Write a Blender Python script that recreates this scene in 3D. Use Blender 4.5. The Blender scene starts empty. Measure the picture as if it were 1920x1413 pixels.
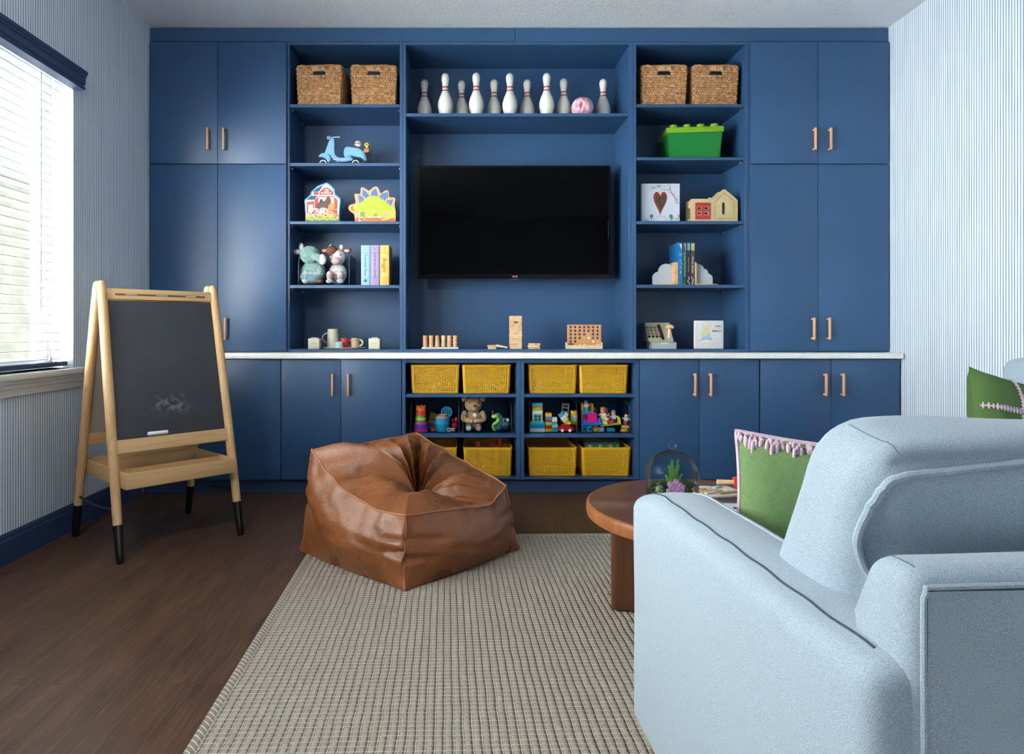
import bpy, bmesh, math, random
from mathutils import Vector, Matrix, noise
from mathutils.bvhtree import BVHTree
random.seed(7)
PI = math.pi
C = bpy.context.scene.collection
sc = bpy.context.scene

# ------------------------------------------------------------ camera, world, light, exposure
F = 1280.0                      # focal length in pixels of the 1920 px wide frame
EYE = 1.07
PX, PY = 865.0, 615.0           # vanishing point of the room's depth
cam_d = bpy.data.cameras.new('camera')
cam_d.sensor_fit = 'HORIZONTAL'
cam_d.sensor_width = 36.0
cam_d.lens = 36.0 * F / 1920.0
cam_d.shift_x = (960 - PX) / 1920.0
cam_d.shift_y = -(706.5 - PY) / 1920.0
cam_d.clip_start = 0.02
cam = bpy.data.objects.new('camera', cam_d)
cam.location = (0, 0, EYE)
cam.rotation_euler = (PI / 2, 0, 0)
C.objects.link(cam)
sc.camera = cam

sc.view_settings.view_transform = 'Standard'
sc.view_settings.look = 'None'
sc.view_settings.gamma = 1.0
sc.view_settings.use_curve_mapping = False
sc.view_settings.exposure = 1.3
sc.cycles.use_denoising = True
sc.cycles.max_bounces = 10
sc.cycles.diffuse_bounces = 6
sc.cycles.transparent_max_bounces = 24
sc.cycles.sample_clamp_indirect = 8.0
sc.cycles.caustics_reflective = False
sc.cycles.caustics_refractive = False

w = bpy.data.worlds.new('daylight')
sc.world = w
w.use_nodes = True
nt = w.node_tree
nt.nodes.clear()
wo = nt.nodes.new('ShaderNodeOutputWorld')
bg = nt.nodes.new('ShaderNodeBackground')
tc = nt.nodes.new('ShaderNodeTexCoord')
sp = nt.nodes.new('ShaderNodeSeparateXYZ')
rp = nt.nodes.new('ShaderNodeValToRGB')
nt.links.new(tc.outputs['Generated'], sp.inputs[0])
nt.links.new(sp.outputs['Z'], rp.inputs[0])
nt.links.new(rp.outputs[0], bg.inputs[0])
nt.links.new(bg.outputs[0], wo.inputs[0])
e = rp.color_ramp.elements
e[0].position = 0.0; e[0].color = (0.35, 0.42, 0.46, 1)
e[1].position = 0.45; e[1].color = (0.95, 0.98, 1.0, 1)
m_ = rp.color_ramp.elements.new(0.04); m_.color = (1.0, 0.98, 0.97, 1)
bg.inputs[1].default_value = 2.0

def portal(name, loc, rot, sx, sy):
    l = bpy.data.lights.new(name, 'AREA'); l.shape = 'RECTANGLE'; l.size = sx; l.size_y = sy
    l.energy = 1.0; l.cycles.is_portal = True
    o = bpy.data.objects.new(name, l); o.location = loc; o.rotation_euler = rot; C.objects.link(o)
    return o

# hazy bright sky low over the yard on the window side: one very broad sun
sun = bpy.data.lights.new('hazy_sun', 'SUN'); sun.energy = 31.0; sun.angle = math.radians(100); sun.color = (1.0, .975, .955)
so = bpy.data.objects.new('hazy_sun', sun); C.objects.link(so)
so.rotation_euler = Vector((math.cos(math.radians(38)), math.sin(math.radians(38)), -.40)).to_track_quat('-Z', 'Y').to_euler()

# added fill light for the room, in an invented globe pendant out of frame
gl_ = bpy.data.lights.new('fill_pendant_light', 'POINT'); gl_.energy = 27.0; gl_.shadow_soft_size = .2; gl_.color = (1.0, .96, .92)
go_ = bpy.data.objects.new('fill_pendant_light', gl_); go_.location = (-1.25, .95, 2.42); C.objects.link(go_)

# room extents
XL, XR, YB, YN, ZC = -2.07, 2.84, 4.97, -3.2, 3.07
WIN1 = (0.55, 3.64, 0.86, 2.42)       # y0, y1, z0, z1 of the window the photo shows
FILL_WIN = (0.9, 2.6, 0.3, 1.9)           # x0, x1, z0, z1: low window added behind the camera to fill the room with light
portal('window_daylight', ((FILL_WIN[0] + FILL_WIN[1]) / 2, YN - 0.3, (FILL_WIN[2] + FILL_WIN[3]) / 2), (PI / 2, 0, 0), FILL_WIN[1] - FILL_WIN[0], FILL_WIN[3] - FILL_WIN[2])  # portal of the added fill window
for i, (y0, y1, z0, z1) in enumerate((WIN1,)):
    portal('window_daylight', (XL - 0.30, (y0 + y1) / 2, (z0 + z1) / 2), (0, -PI / 2, 0), z1 - z0 + .1, y1 - y0 + .1)

# ------------------------------------------------------------ helpers
def S(h, a=1.0):
    h = h.lstrip('#')
    r = []
    for i in (0, 2, 4):
        c = int(h[i:i + 2], 16) / 255.0
        r.append(c / 12.92 if c <= 0.04045 else ((c + 0.055) / 1.055) ** 2.4)
    return (r[0], r[1], r[2], a)

MATS = {}
def mat(name, col, rough=0.5, metal=0.0, bump=None, var=None, coat=0.0, sheen=0.0, stretch=(1, 1, 1), spec=0.5):
    """col hex; bump=(scale,strength,distance); var=(hex2, scale, detail, lo, hi)"""
    if name in MATS: return MATS[name]
    m = bpy.data.materials.new(name); m.use_nodes = True
    n = m.node_tree.nodes; L = m.node_tree.links
    b = n['Principled BSDF']
    b.inputs['Base Color'].default_value = S(col)
    b.inputs['Roughness'].default_value = rough
    b.inputs['Metallic'].default_value = metal
    b.inputs['Coat Weight'].default_value = coat
    b.inputs['Sheen Weight'].default_value = sheen
    b.inputs['Specular IOR Level'].default_value = spec
    if var or bump:
        t = n.new('ShaderNodeTexCoord'); mp = n.new('ShaderNodeMapping')
        mp.inputs['Scale'].default_value = stretch
        L.new(t.outputs['Object'], mp.inputs[0])
    if var:
        h2, s, det, lo, hi = var
        nz = n.new('ShaderNodeTexNoise'); nz.inputs['Scale'].default_value = s; nz.inputs['Detail'].default_value = det
        L.new(mp.outputs[0], nz.inputs['Vector'])
        r = n.new('ShaderNodeValToRGB')
        r.color_ramp.elements[0].position = lo; r.color_ramp.elements[0].color = S(col)
        r.color_ramp.elements[1].position = hi; r.color_ramp.elements[1].color = S(h2)
        L.new(nz.outputs[0], r.inputs[0]); L.new(r.outputs[0], b.inputs['Base Color'])
    if bump:
        s, st, d = bump
        nb = n.new('ShaderNodeTexNoise'); nb.inputs['Scale'].default_value = s; nb.inputs['Detail'].default_value = 4
        L.new(mp.outputs[0], nb.inputs['Vector'])
        bp = n.new('ShaderNodeBump'); bp.inputs['Strength'].default_value = st; bp.inputs['Distance'].default_value = d
        L.new(nb.outputs[0], bp.inputs['Height']); L.new(bp.outputs[0], b.inputs['Normal'])
    MATS[name] = m
    return m

def P(h, rough=0.45):
    return mat('paint_' + h, h, rough)

class MB:
    def __init__(s):
        s.v = []; s.f = []; s.m = []; s.mats = []
    def mi(s, m):
        if m not in s.mats: s.mats.append(m)
        return s.mats.index(m)
    def add(s, vs, fs, m, M=None):
        o = len(s.v); k = s.mi(m)
        for p in vs:
            p = Vector(p)
            s.v.append(M @ p if M is not None else p)
        for f in fs:
            s.f.append([i + o for i in f]); s.m.append(k)
    def bm(s, bm, m, M=None):
        bm.verts.index_update()
        s.add([v.co.copy() for v in bm.verts], [[v.index for v in f.verts] for f in bm.faces], m, M)
        bm.free()
    def box(s, x0, x1, y0, y1, z0, z1, m, bev=0.0, seg=1, M=None):
        vs = [(x, y, z) for x in (x0, x1) for y in (y0, y1) for z in (z0, z1)]
        fs = [(0, 1, 3, 2), (4, 6, 7, 5), (0, 4, 5, 1), (2, 3, 7, 6), (0, 2, 6, 4), (1, 5, 7, 3)]
        if bev <= 0:
            s.add(vs, fs, m, M); return s
        b = bmesh.new(); bv = [b.verts.new(p) for p in vs]
        for f in fs: b.faces.new([bv[i] for i in f])
        bmesh.ops.bevel(b, geom=b.edges[:], offset=bev, segments=seg, profile=0.6, affect='EDGES')
        s.bm(b, m, M); return s
    def lathe(s, prof, m, n=24, c=(0, 0, 0), M=None, cap=True):
        vs = []; fs = []
        for r, z in prof:
            for i in range(n):
                a = 2 * PI * i / n
                vs.append((c[0] + r * math.cos(a), c[1] + r * math.sin(a), c[2] + z))
        for j in range(len(prof) - 1):
            for i in range(n):
                k = (i + 1) % n
                fs.append((j * n + i, j * n + k, (j + 1) * n + k, (j + 1) * n + i))
        if cap:
            if prof[0][0] > 1e-6: fs.append(tuple(range(n))[::-1])
            if prof[-1][0] > 1e-6: fs.append(tuple(range((len(prof) - 1) * n, len(prof) * n)))
        s.add(vs, fs, m, M); return s
    def tube(s, pts, r, m, n=8, closed=False, M=None, cap=True):
        pts = [Vector(p) for p in pts]; N = len(pts)
        rs = r if isinstance(r, (list, tuple)) else [r] * N
        vs = []; fs = []; up = None
        for i, p in enumerate(pts):
            if closed: t = pts[(i + 1) % N] - pts[i - 1]
            else: t = pts[min(i + 1, N - 1)] - pts[max(i - 1, 0)]
            if t.length < 1e-9: t = Vector((0, 0, 1))
            t.normalize()
            if up is None:
                up = Vector((0, 0, 1)) if abs(t.z) < .9 else Vector((1, 0, 0))
            a = t.cross(up)
            if a.length < 1e-6: a = t.cross(Vector((0, 1, 0)))
            a.normalize(); b = a.cross(t).normalized(); up = b
            for k in range(n):
                q = 2 * PI * k / n
                vs.append(p + (a * math.cos(q) + b * math.sin(q)) * rs[i])
        for j in range(N if closed else N - 1):
            j2 = (j + 1) % N
            for k in range(n):
                k2 = (k + 1) % n
                fs.append((j * n + k, j * n + k2, j2 * n + k2, j2 * n + k))
        if cap and not closed:
            fs.append(tuple(range(n))[::-1]); fs.append(tuple(range((N - 1) * n, N * n)))
        s.add(vs, fs, m, M); return s
    def prism(s, out, y0, y1, m, M=None):
        """outline in x,z extruded along y"""
        n = len(out)
        vs = [(x, y0, z) for x, z in out] + [(x, y1, z) for x, z in out]
        fs = [tuple(range(n)), tuple(range(n, 2 * n))[::-1]]
        for i in range(n):
            j = (i + 1) % n
            fs.append((i, i + n, j + n, j))
        s.add(vs, fs, m, M); return s
    def flat(s, out, y, m, M=None):
        s.add([(x, y, z) for x, z in out], [tuple(range(len(out)))], m, M); return s
    def ball(s, c, r, m, u=14, v=9, M=None, fn=None):
        r = r if isinstance(r, (tuple, list)) else (r, r, r)
        vs = []; fs = []
        for j in range(v + 1):
            t = PI * j / v
            for i in range(u):
                a = 2 * PI * i / u
                d = Vector((math.sin(t) * math.cos(a), math.sin(t) * math.sin(a), math.cos(t)))
                k = fn(d) if fn else 1.0
                vs.append((c[0] + r[0] * d.x * k, c[1] + r[1] * d.y * k, c[2] + r[2] * d.z * k))
        for j in range(v):
            for i in range(u):
                k = (i + 1) % u
                if j == 0: fs.append((i, u + i, u + k))
                elif j == v - 1: fs.append((j * u + i, (j + 1) * u + i, j * u + k))
                else: fs.append((j * u + i, (j + 1) * u + i, (j + 1) * u + k, j * u + k))
        s.add(vs, fs, m, M); return s
    def grid(s, fn, nu, nv, m, cu=False, M=None):
        vs = [fn(i / nu, j / nv) for j in range(nv + 1) for i in range(nu + (0 if cu else 1))]
        W = nu + (0 if cu else 1); fs = []
        for j in range(nv):
            for i in range(nu):
                i2 = (i + 1) % W if cu else i + 1
                fs.append((j * W + i, j * W + i2, (j + 1) * W + i2, (j + 1) * W + i))
        s.add(vs, fs, m, M); return s
    def text(s, txt, size, m, M, align='CENTER', bold=0.0, extrude=0.0003):
        cu = bpy.data.curves.new('lettering', 'FONT'); cu.body = txt; cu.size = size
        cu.align_x = align; cu.align_y = 'CENTER'; cu.offset = bold; cu.extrude = extrude; cu.resolution_u = 3
        o = bpy.data.objects.new('lettering', cu); me = o.to_mesh()
        s.add([v.co.copy() for v in me.vertices], [tuple(p.vertices) for p in me.polygons], m, M)
        o.to_mesh_clear(); bpy.data.objects.remove(o); bpy.data.curves.remove(cu)
        return s
    def build(s, name, parent=None, loc=None, smooth=40, rot=None, label=None):
        me = bpy.data.meshes.new(name)
        me.from_pydata([tuple(v) for v in s.v], [], s.f)
        for m in s.mats: me.materials.append(m)
        me.polygons.foreach_set('material_index', s.m)
        bm = bmesh.new(); bm.from_mesh(me)
        bmesh.ops.recalc_face_normals(bm, faces=bm.faces[:])
        bm.to_mesh(me); bm.free()
        me.shade_smooth()
        me.set_sharp_from_angle(angle=math.radians(smooth))
        me.update()
        o = bpy.data.objects.new(name, me); C.objects.link(o)
        if parent: o.parent = parent
        if loc: o.location = loc
        if rot: o.rotation_euler = rot
        if label: o['label'] = label
        return o

def FR(x, y, z, r=0.0):      # text frame: reads on a face that looks towards -y, turned by r in that face
    return Matrix.Translation((x, y, z)) @ Matrix.Rotation(PI / 2, 4, 'X') @ Matrix.Rotation(r, 4, 'Z')

def softbox(mb, x0, x1, y0, y1, z0, z1, r, m, puff=(0, 0, 0), n=10, fn=None, M=None):
    """rounded cushion box; puff swells each pair of faces; fn deforms"""
    cx, cy, cz = (x0 + x1) / 2, (y0 + y1) / 2, (z0 + z1) / 2
    hx, hy, hz = (x1 - x0) / 2, (y1 - y0) / 2, (z1 - z0) / 2
    def lin(h):
        k = max(2, int(n * h / max(hx, hy, hz)) + 1)
        a = [-h, -h + r * .3, -h + r * .7] + [-(h - r) + 2 * (h - r) * i / k for i in range(k + 1)] + [h - r * .7, h - r * .3, h]
        return a
    ax, ay, az = lin(hx), lin(hy), lin(hz)
    vid = {}; vs = []; fs = []
    def vert(i, j, k):
        key = (i, j, k)
        if key in vid: return vid[key]
        p = Vector((ax[i], ay[j], az[k]))
        q = Vector((max(-hx + r, min(hx - r, p.x)), max(-hy + r, min(hy - r, p.y)), max(-hz + r, min(hz - r, p.z))))
        d = p - q
        if d.length > 1e-9:
            q = q + d.normalized() * r
        u, v_, w_ = q.x / hx, q.y / hy, q.z / hz
        q.x += puff[0] * u * (1 - v_ * v_) * (1 - w_ * w_)
        q.y += puff[1] * v_ * (1 - u * u) * (1 - w_ * w_)
        q.z += puff[2] * w_ * (1 - u * u) * (1 - v_ * v_)
        q = Vector((q.x + cx, q.y + cy, q.z + cz))
        if fn: q = fn(q)
        vid[key] = len(vs); vs.append(q); return vid[key]
    nx, ny, nz = len(ax) - 1, len(ay) - 1, len(az) - 1
    for i in range(nx):
        for j in range(ny):
            for k in (0, nz): fs.append((vert(i, j, k), vert(i + 1, j, k), vert(i + 1, j + 1, k), vert(i, j + 1, k)))
    for i in range(nx):
        for k in range(nz):
            for j in (0, ny): fs.append((vert(i, j, k), vert(i + 1, j, k), vert(i + 1, j, k + 1), vert(i, j, k + 1)))
    for j in range(ny):
        for k in range(nz):
            for i in (0, nx): fs.append((vert(i, j, k), vert(i, j + 1, k), vert(i, j + 1, k + 1), vert(i, j, k + 1)))
    mb.add(vs, fs, m, M)

def hug(src, pts, lift=0.0):
    t = BVHTree.FromPolygons([tuple(v) for v in src.v], src.f); c = sum(src.v, Vector()) / len(src.v); o = []
    for p in pts:
        q, nn, i, d = t.find_nearest(Vector(p))
        if (q - c).dot(nn) < 0: nn = -nn
        o.append(q + nn * lift)
    return o
def tag(o, label, cat=None, group=None, kind=None):
    if label: o['label'] = label
    if cat: o['category'] = cat
    if group: o['group'] = group
    if kind: o['kind'] = kind
    return o
def thing(name, label, cat, loc=(0, 0, 0), rz=0.0, group=None):
    o = bpy.data.objects.new(name, None); C.objects.link(o)
    o.empty_display_size = 0.05
    o.location = loc; o.rotation_euler = (0, 0, rz)
    return tag(o, label, cat, group)
def struct(o, label=None):
    o['kind'] = 'structure'
    if label: o['label'] = label
    return o
def dup(root, loc, rz=None, label=None, group=None, sc_=None):
    r = root.copy(); C.objects.link(r); r.location = loc
    if rz is not None: r.rotation_euler = (0, 0, rz)
    if label: r['label'] = label
    if group: r['group'] = group
    if sc_: r.scale = sc_
    for ch in list(root.children):
        c = ch.copy(); C.objects.link(c); c.parent = r
        for g in list(ch.children):
            d = g.copy(); C.objects.link(d); d.parent = c
    return r
def hx(px, Y): return (px - PX) * Y / F       # metres across at depth Y
def hz(py, Y): return EYE + (PY - py) * Y / F
def sm(pts, k=5):
    P4 = [Vector(p) for p in pts]; o = []
    for i in range(len(P4) - 1):
        p0, p1, p2, p3 = P4[max(0, i - 1)], P4[i], P4[i + 1], P4[min(len(P4) - 1, i + 2)]
        for j in range(k):
            t = j / k; o.append(.5 * ((2 * p1) + (p2 - p0) * t + (2 * p0 - 5 * p1 + 4 * p2 - p3) * t * t + (3 * p1 - p0 - 3 * p2 + p3) * t ** 3))
    return o + [P4[-1]]
def smr(rs, k=5):
    return [rs[i] + (rs[i + 1] - rs[i]) * j / k for i in range(len(rs) - 1) for j in range(k)] + [rs[-1]]
def circ(cx, cz, r, n=20, rz=None):
    rz = rz or r
    return [(cx + r * math.cos(2 * PI * i / n), cz + rz * math.sin(2 * PI * i / n)) for i in range(n)]

# ------------------------------------------------------------ materials
def node_mat(name, rough=0.5):
    m = bpy.data.materials.new(name); m.use_nodes = True
    b = m.node_tree.nodes['Principled BSDF']; b.inputs['Roughness'].default_value = rough
    return m, m.node_tree.nodes, m.node_tree.links, b
def mth(n, L, op, a, b=None, c=None):
    x = n.new('ShaderNodeMath'); x.operation = op
    for i, q in enumerate((a, b, c)):
        if q is None: continue
        if isinstance(q, (int, float)): x.inputs[i].default_value = q
        else: L.new(q, x.inputs[i])
    return x.outputs[0]
def mixc(n, L, f, a, b):
    x = n.new('ShaderNodeMix'); x.data_type = 'RGBA'
    if isinstance(f, (int, float)): x.inputs[0].default_value = f
    else: L.new(f, x.inputs[0])
    for i, q in ((6, a), (7, b)):
        if isinstance(q, tuple): x.inputs[i].default_value = q
        else: L.new(q, x.inputs[i])
    return x.outputs[2]

def wallpaper(name, axis):
    m, n, L, b = node_mat(name, 0.75)
    t = n.new('ShaderNodeTexCoord'); s_ = n.new('ShaderNodeSeparateXYZ'); L.new(t.outputs['Object'], s_.inputs[0])
    nz = n.new('ShaderNodeTexNoise'); nz.inputs['Scale'].default_value = 2.2; nz.inputs['Detail'].default_value = 1
    mp = n.new('ShaderNodeMapping'); mp.inputs['Scale'].default_value = (40, 40, 1.2)
    L.new(t.outputs['Object'], mp.inputs[0]); L.new(mp.outputs[0], nz.inputs['Vector'])
    a = mth(n, L, 'MULTIPLY', s_.outputs[axis], 1 / 0.0185)
    a = mth(n, L, 'ADD', a, mth(n, L, 'MULTIPLY', nz.outputs[0], 0.22))
    fr = mth(n, L, 'FRACT', a)
    d = mth(n, L, 'ABSOLUTE', mth(n, L, 'SUBTRACT', fr, 0.5))
    r = n.new('ShaderNodeValToRGB'); L.new(d, r.inputs[0])
    r.color_ramp.elements[0].position = 0.12; r.color_ramp.elements[0].color = S('5f88ac')
    r.color_ramp.elements[1].position = 0.19; r.color_ramp.elements[1].color = S('dce2e7')
    L.new(r.outputs[0], b.inputs['Base Color'])
    return m
M_wallL = wallpaper('striped_wallpaper', 'Y')
M_wallX = wallpaper('striped_wallpaper_across', 'X')
M_ceil = mat('textured_ceiling', 'dfe1e6', 0.9, bump=(60, 0.32, 0.010))
M_navy = mat('navy_paint', '2a4b70', 0.40, bump=(260, 0.08, 0.002), var=('2f527b', 1.1, 2, .35, .7))
M_navyd = mat('navy_trim_paint', '293d5e', 0.5, bump=(60, .1, .003))
M_white = mat('white_paint', 'dcdcd8', 0.45, bump=(120, .05, .002))
M_quartz = mat('quartz_worktop', 'e6e4e0', 0.3, var=('eceae6', 30, 3, .4, .6))
M_blind = mat('blind_slat_white', 'e8ecee', 0.5)
M_black = mat('black_plastic', '0a0a0b', 0.35)

def wood(name, c1, c2, c3, rough, axis, scale=1.0, bump=.15, coat=0.0):
    """grain runs along axis (0,1,2) of the object's own space"""
    m, n, L, b = node_mat(name, rough)
    b.inputs['Coat Weight'].default_value = coat
    t = n.new('ShaderNodeTexCoord'); mp = n.new('ShaderNodeMapping'); L.new(t.outputs['Object'], mp.inputs[0])
    sc3 = [14 * scale] * 3; sc3[axis] = 1.1 * scale; mp.inputs['Scale'].default_value = sc3
    nz = n.new('ShaderNodeTexNoise'); nz.inputs['Scale'].default_value = 1.0; nz.inputs['Detail'].default_value = 5; nz.inputs['Distortion'].default_value = .6
    L.new(mp.outputs[0], nz.inputs['Vector'])
    mp2 = n.new('ShaderNodeMapping'); L.new(t.outputs['Object'], mp2.inputs[0])
    s2 = [170 * scale] * 3; s2[axis] = 4 * scale; mp2.inputs['Scale'].default_value = s2
    n2 = n.new('ShaderNodeTexNoise'); n2.inputs['Scale'].default_value = 1.0; n2.inputs['Detail'].default_value = 3
    L.new(mp2.outputs[0], n2.inputs['Vector'])
    r = n.new('ShaderNodeValToRGB'); L.new(nz.outputs[0], r.inputs[0])
    r.color_ramp.elements[0].position = .3; r.color_ramp.elements[0].color = S(c1)
    r.color_ramp.elements[1].position = .7; r.color_ramp.elements[1].color = S(c2)
    f = mth(n, L, 'MULTIPLY', mth(n, L, 'SUBTRACT', n2.outputs[0], .42), 1.6)
    f = mth(n, L, 'MAXIMUM', mth(n, L, 'MINIMUM', f, .55), 0)
    L.new(mixc(n, L, f, r.outputs[0], S(c3)), b.inputs['Base Color'])
    bp = n.new('ShaderNodeBump'); bp.inputs['Strength'].default_value = bump; bp.inputs['Distance'].default_value = .003
    L.new(n2.outputs[0], bp.inputs['Height']); L.new(bp.outputs[0], b.inputs['Normal'])
    return m
M_beech = [wood('beech_wood_' + a, 'd8ab7c', 'e2bb8d', 'c4935f', .45, i) for i, a in enumerate('xyz')]
M_oak = [wood('oak_wood_' + a, 'c49c6c', 'd2ad7d', 'a97f50', .5, i) for i, a in enumerate('xyz')]
M_handle = wood('peach_beech_handle', 'd79b6c', 'e2aa7c', 'bf7f52', .45, 2)
M_walnut = [wood('acacia_wood_' + a, '55301c', '6d4027', '3f2214', .33, i, .8, coat=.15) for i, a in enumerate('xyz')]
M_walnute = wood('acacia_edge_wood', '8a5230', 'a86a3e', '6b3b20', .35, 2, 1.0)
M_toywood = mat('pale_toy_wood', 'e2c39a', .55, var=('d8b180', 60, 3, .4, .6), stretch=(1, 1, 6))

def floor_mat():
    m, n, L, b = node_mat('dark_oak_planks', 0.42)
    b.inputs['Specular IOR Level'].default_value = .35
    t = n.new('ShaderNodeTexCoord')
    mp = n.new('ShaderNodeMapping'); mp.inputs['Rotation'].default_value = (0, 0, PI / 2)
    L.new(t.outputs['Object'], mp.inputs[0])
    br = n.new('ShaderNodeTexBrick'); L.new(mp.outputs[0], br.inputs['Vector'])
    br.inputs['Color1'].default_value = (0, 0, 0, 1); br.inputs['Color2'].default_value = (1, 1, 1, 1)
    br.inputs['Mortar'].default_value = (0.5, 0.5, 0.5, 1)
    br.inputs['Scale'].default_value = 1.0; br.inputs['Brick Width'].default_value = 1.5; br.inputs['Row Height'].default_value = .23
    br.inputs['Mortar Size'].default_value = .0014; br.inputs['Mortar Smooth'].default_value = .3; br.offset = .37
    # per plank shift of the grain
    cmb = n.new('ShaderNodeCombineXYZ'); L.new(mth(n, L, 'MULTIPLY', br.outputs[0], 3.1), cmb.inputs[0]); L.new(mth(n, L, 'MULTIPLY', br.outputs[0], 7.7), cmb.inputs[1])
    va = n.new('ShaderNodeVectorMath'); va.operation = 'ADD'; L.new(t.outputs['Object'], va.inputs[0]); L.new(cmb.outputs[0], va.inputs[1])
    m1 = n.new('ShaderNodeMapping'); m1.inputs['Scale'].default_value = (7, .9, 1); L.new(va.outputs[0], m1.inputs[0])
    n1 = n.new('ShaderNodeTexNoise'); n1.inputs['Scale'].default_value = 1.3; n1.inputs['Detail'].default_value = 6; n1.inputs['Distortion'].default_value = 1.3
    L.new(m1.outputs[0], n1.inputs['Vector'])
    m2 = n.new('ShaderNodeMapping'); m2.inputs['Scale'].default_value = (170, 5, 1); L.new(va.outputs[0], m2.inputs[0])
    n2 = n.new('ShaderNodeTexNoise'); n2.inputs['Scale'].default_value = 1; n2.inputs['Detail'].default_value = 4; n2.inputs['Distortion'].default_value = .4
    L.new(m2.outputs[0], n2.inputs['Vector'])
    r = n.new('ShaderNodeValToRGB'); L.new(n1.outputs[0], r.inputs[0])
    r.color_ramp.elements[0].position = .28; r.color_ramp.elements[0].color = S('33221a')
    r.color_ramp.elements[1].position = .72; r.color_ramp.elements[1].color = S('5f422e')
    x = r.color_ramp.elements.new(.5); x.color = S('4a3224')
    f = mth(n, L, 'MULTIPLY', mth(n, L, 'SUBTRACT', n2.outputs[0], .45), 2.6)
    f = mth(n, L, 'MAXIMUM', mth(n, L, 'MINIMUM', f, .6), 0)
    c = mixc(n, L, f, r.outputs[0], S('7a5e47'))
    c = mixc(n, L, mth(n, L, 'MULTIPLY', br.outputs[0], .25), c, S('4a3122'))
    c = mixc(n, L, mth(n, L, 'MULTIPLY', br.outputs['Fac'], .7), c, S('1c120c'))
    L.new(c, b.inputs['Base Color'])
    bp = n.new('ShaderNodeBump'); bp.inputs['Strength'].default_value = .35; bp.inputs['Distance'].default_value = .002
    L.new(n2.outputs[0], bp.inputs['Height']); L.new(bp.outputs[0], b.inputs['Normal'])
    rr = mth(n, L, 'ADD', mth(n, L, 'MULTIPLY', n2.outputs[0], .25), .3); L.new(rr, b.inputs['Roughness'])
    return m
M_floor = floor_mat()

def rug_mat():
    m, n, L, b = node_mat('woven_rug', 0.95)
    b.inputs['Specular IOR Level'].default_value = .15
    t = n.new('ShaderNodeTexCoord'); s_ = n.new('ShaderNodeSeparateXYZ'); L.new(t.outputs['Object'], s_.inputs[0])
    nz = n.new('ShaderNodeTexNoise'); nz.inputs['Scale'].default_value = 9; nz.inputs['Detail'].default_value = 2
    L.new(t.outputs['Object'], nz.inputs['Vector'])
    wob = mth(n, L, 'MULTIPLY', mth(n, L, 'SUBTRACT', nz.outputs[0], .5), .35)
    u = mth(n, L, 'ADD', mth(n, L, 'MULTIPLY', s_.outputs[0], 1 / .0245), wob)
    v = mth(n, L, 'ADD', mth(n, L, 'MULTIPLY', s_.outputs[1], 1 / .0215), wob)
    du = mth(n, L, 'ABSOLUTE', mth(n, L, 'SUBTRACT', mth(n, L, 'FRACT', u), .5))   # .5 at line
    dv = mth(n, L, 'ABSOLUTE', mth(n, L, 'SUBTRACT', mth(n, L, 'FRACT', v), .5))
    lu = n.new('ShaderNodeMapRange'); lu.inputs[1].default_value = .40; lu.inputs[2].default_value = .46; L.new(du, lu.inputs[0])
    lv = n.new('ShaderNodeMapRange'); lv.inputs[1].default_value = .38; lv.inputs[2].default_value = .45; L.new(dv, lv.inputs[0])
    line = mth(n, L, 'MAXIMUM', mth(n, L, 'MULTIPLY', lu.outputs[0], .5), mth(n, L, 'MULTIPLY', lv.outputs[0], .85))
    n2 = n.new('ShaderNodeTexNoise'); n2.inputs['Scale'].default_value = 130; n2.inputs['Detail'].default_value = 2
    L.new(t.outputs['Object'], n2.inputs['Vector'])
    base = mixc(n, L, n2.outputs[0], S('9a8c7d'), S('baae9e'))
    # groove shade painted dark beside each white warp line
    g = n.new('ShaderNodeMapRange'); g.inputs[1].default_value = .27; g.inputs[2].default_value = .36
    L.new(mth(n, L, 'SUBTRACT', 1.0, mth(n, L, 'MULTIPLY', mth(n, L, 'ABSOLUTE', mth(n, L, 'SUBTRACT', du, .36)), 10)), g.inputs[0])
    base = mixc(n, L, mth(n, L, 'MULTIPLY', g.outputs[0], .55), base, S('4d463d'))
    L.new(mixc(n, L, line, base, S('d3cdc3')), b.inputs['Base Color'])
    h = mth(n, L, 'SUBTRACT', 1.0, mth(n, L, 'POWER', mth(n, L, 'MULTIPLY', du, 2.0), 3.0))
    h2 = mth(n, L, 'SUBTRACT', 1.0, mth(n, L, 'MULTIPLY', mth(n, L, 'POWER', mth(n, L, 'MULTIPLY', dv, 2.0), 4.0), .6))
    hh = mth(n, L, 'ADD', mth(n, L, 'MULTIPLY', h, h2), mth(n, L, 'MULTIPLY', n2.outputs[0], .12))
    bp = n.new('ShaderNodeBump'); bp.inputs['Strength'].default_value = 1.0; bp.inputs['Distance'].default_value = .007
    L.new(hh, bp.inputs['Height']); L.new(bp.outputs[0], b.inputs['Normal'])
    return m
M_rug = rug_mat()

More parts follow.
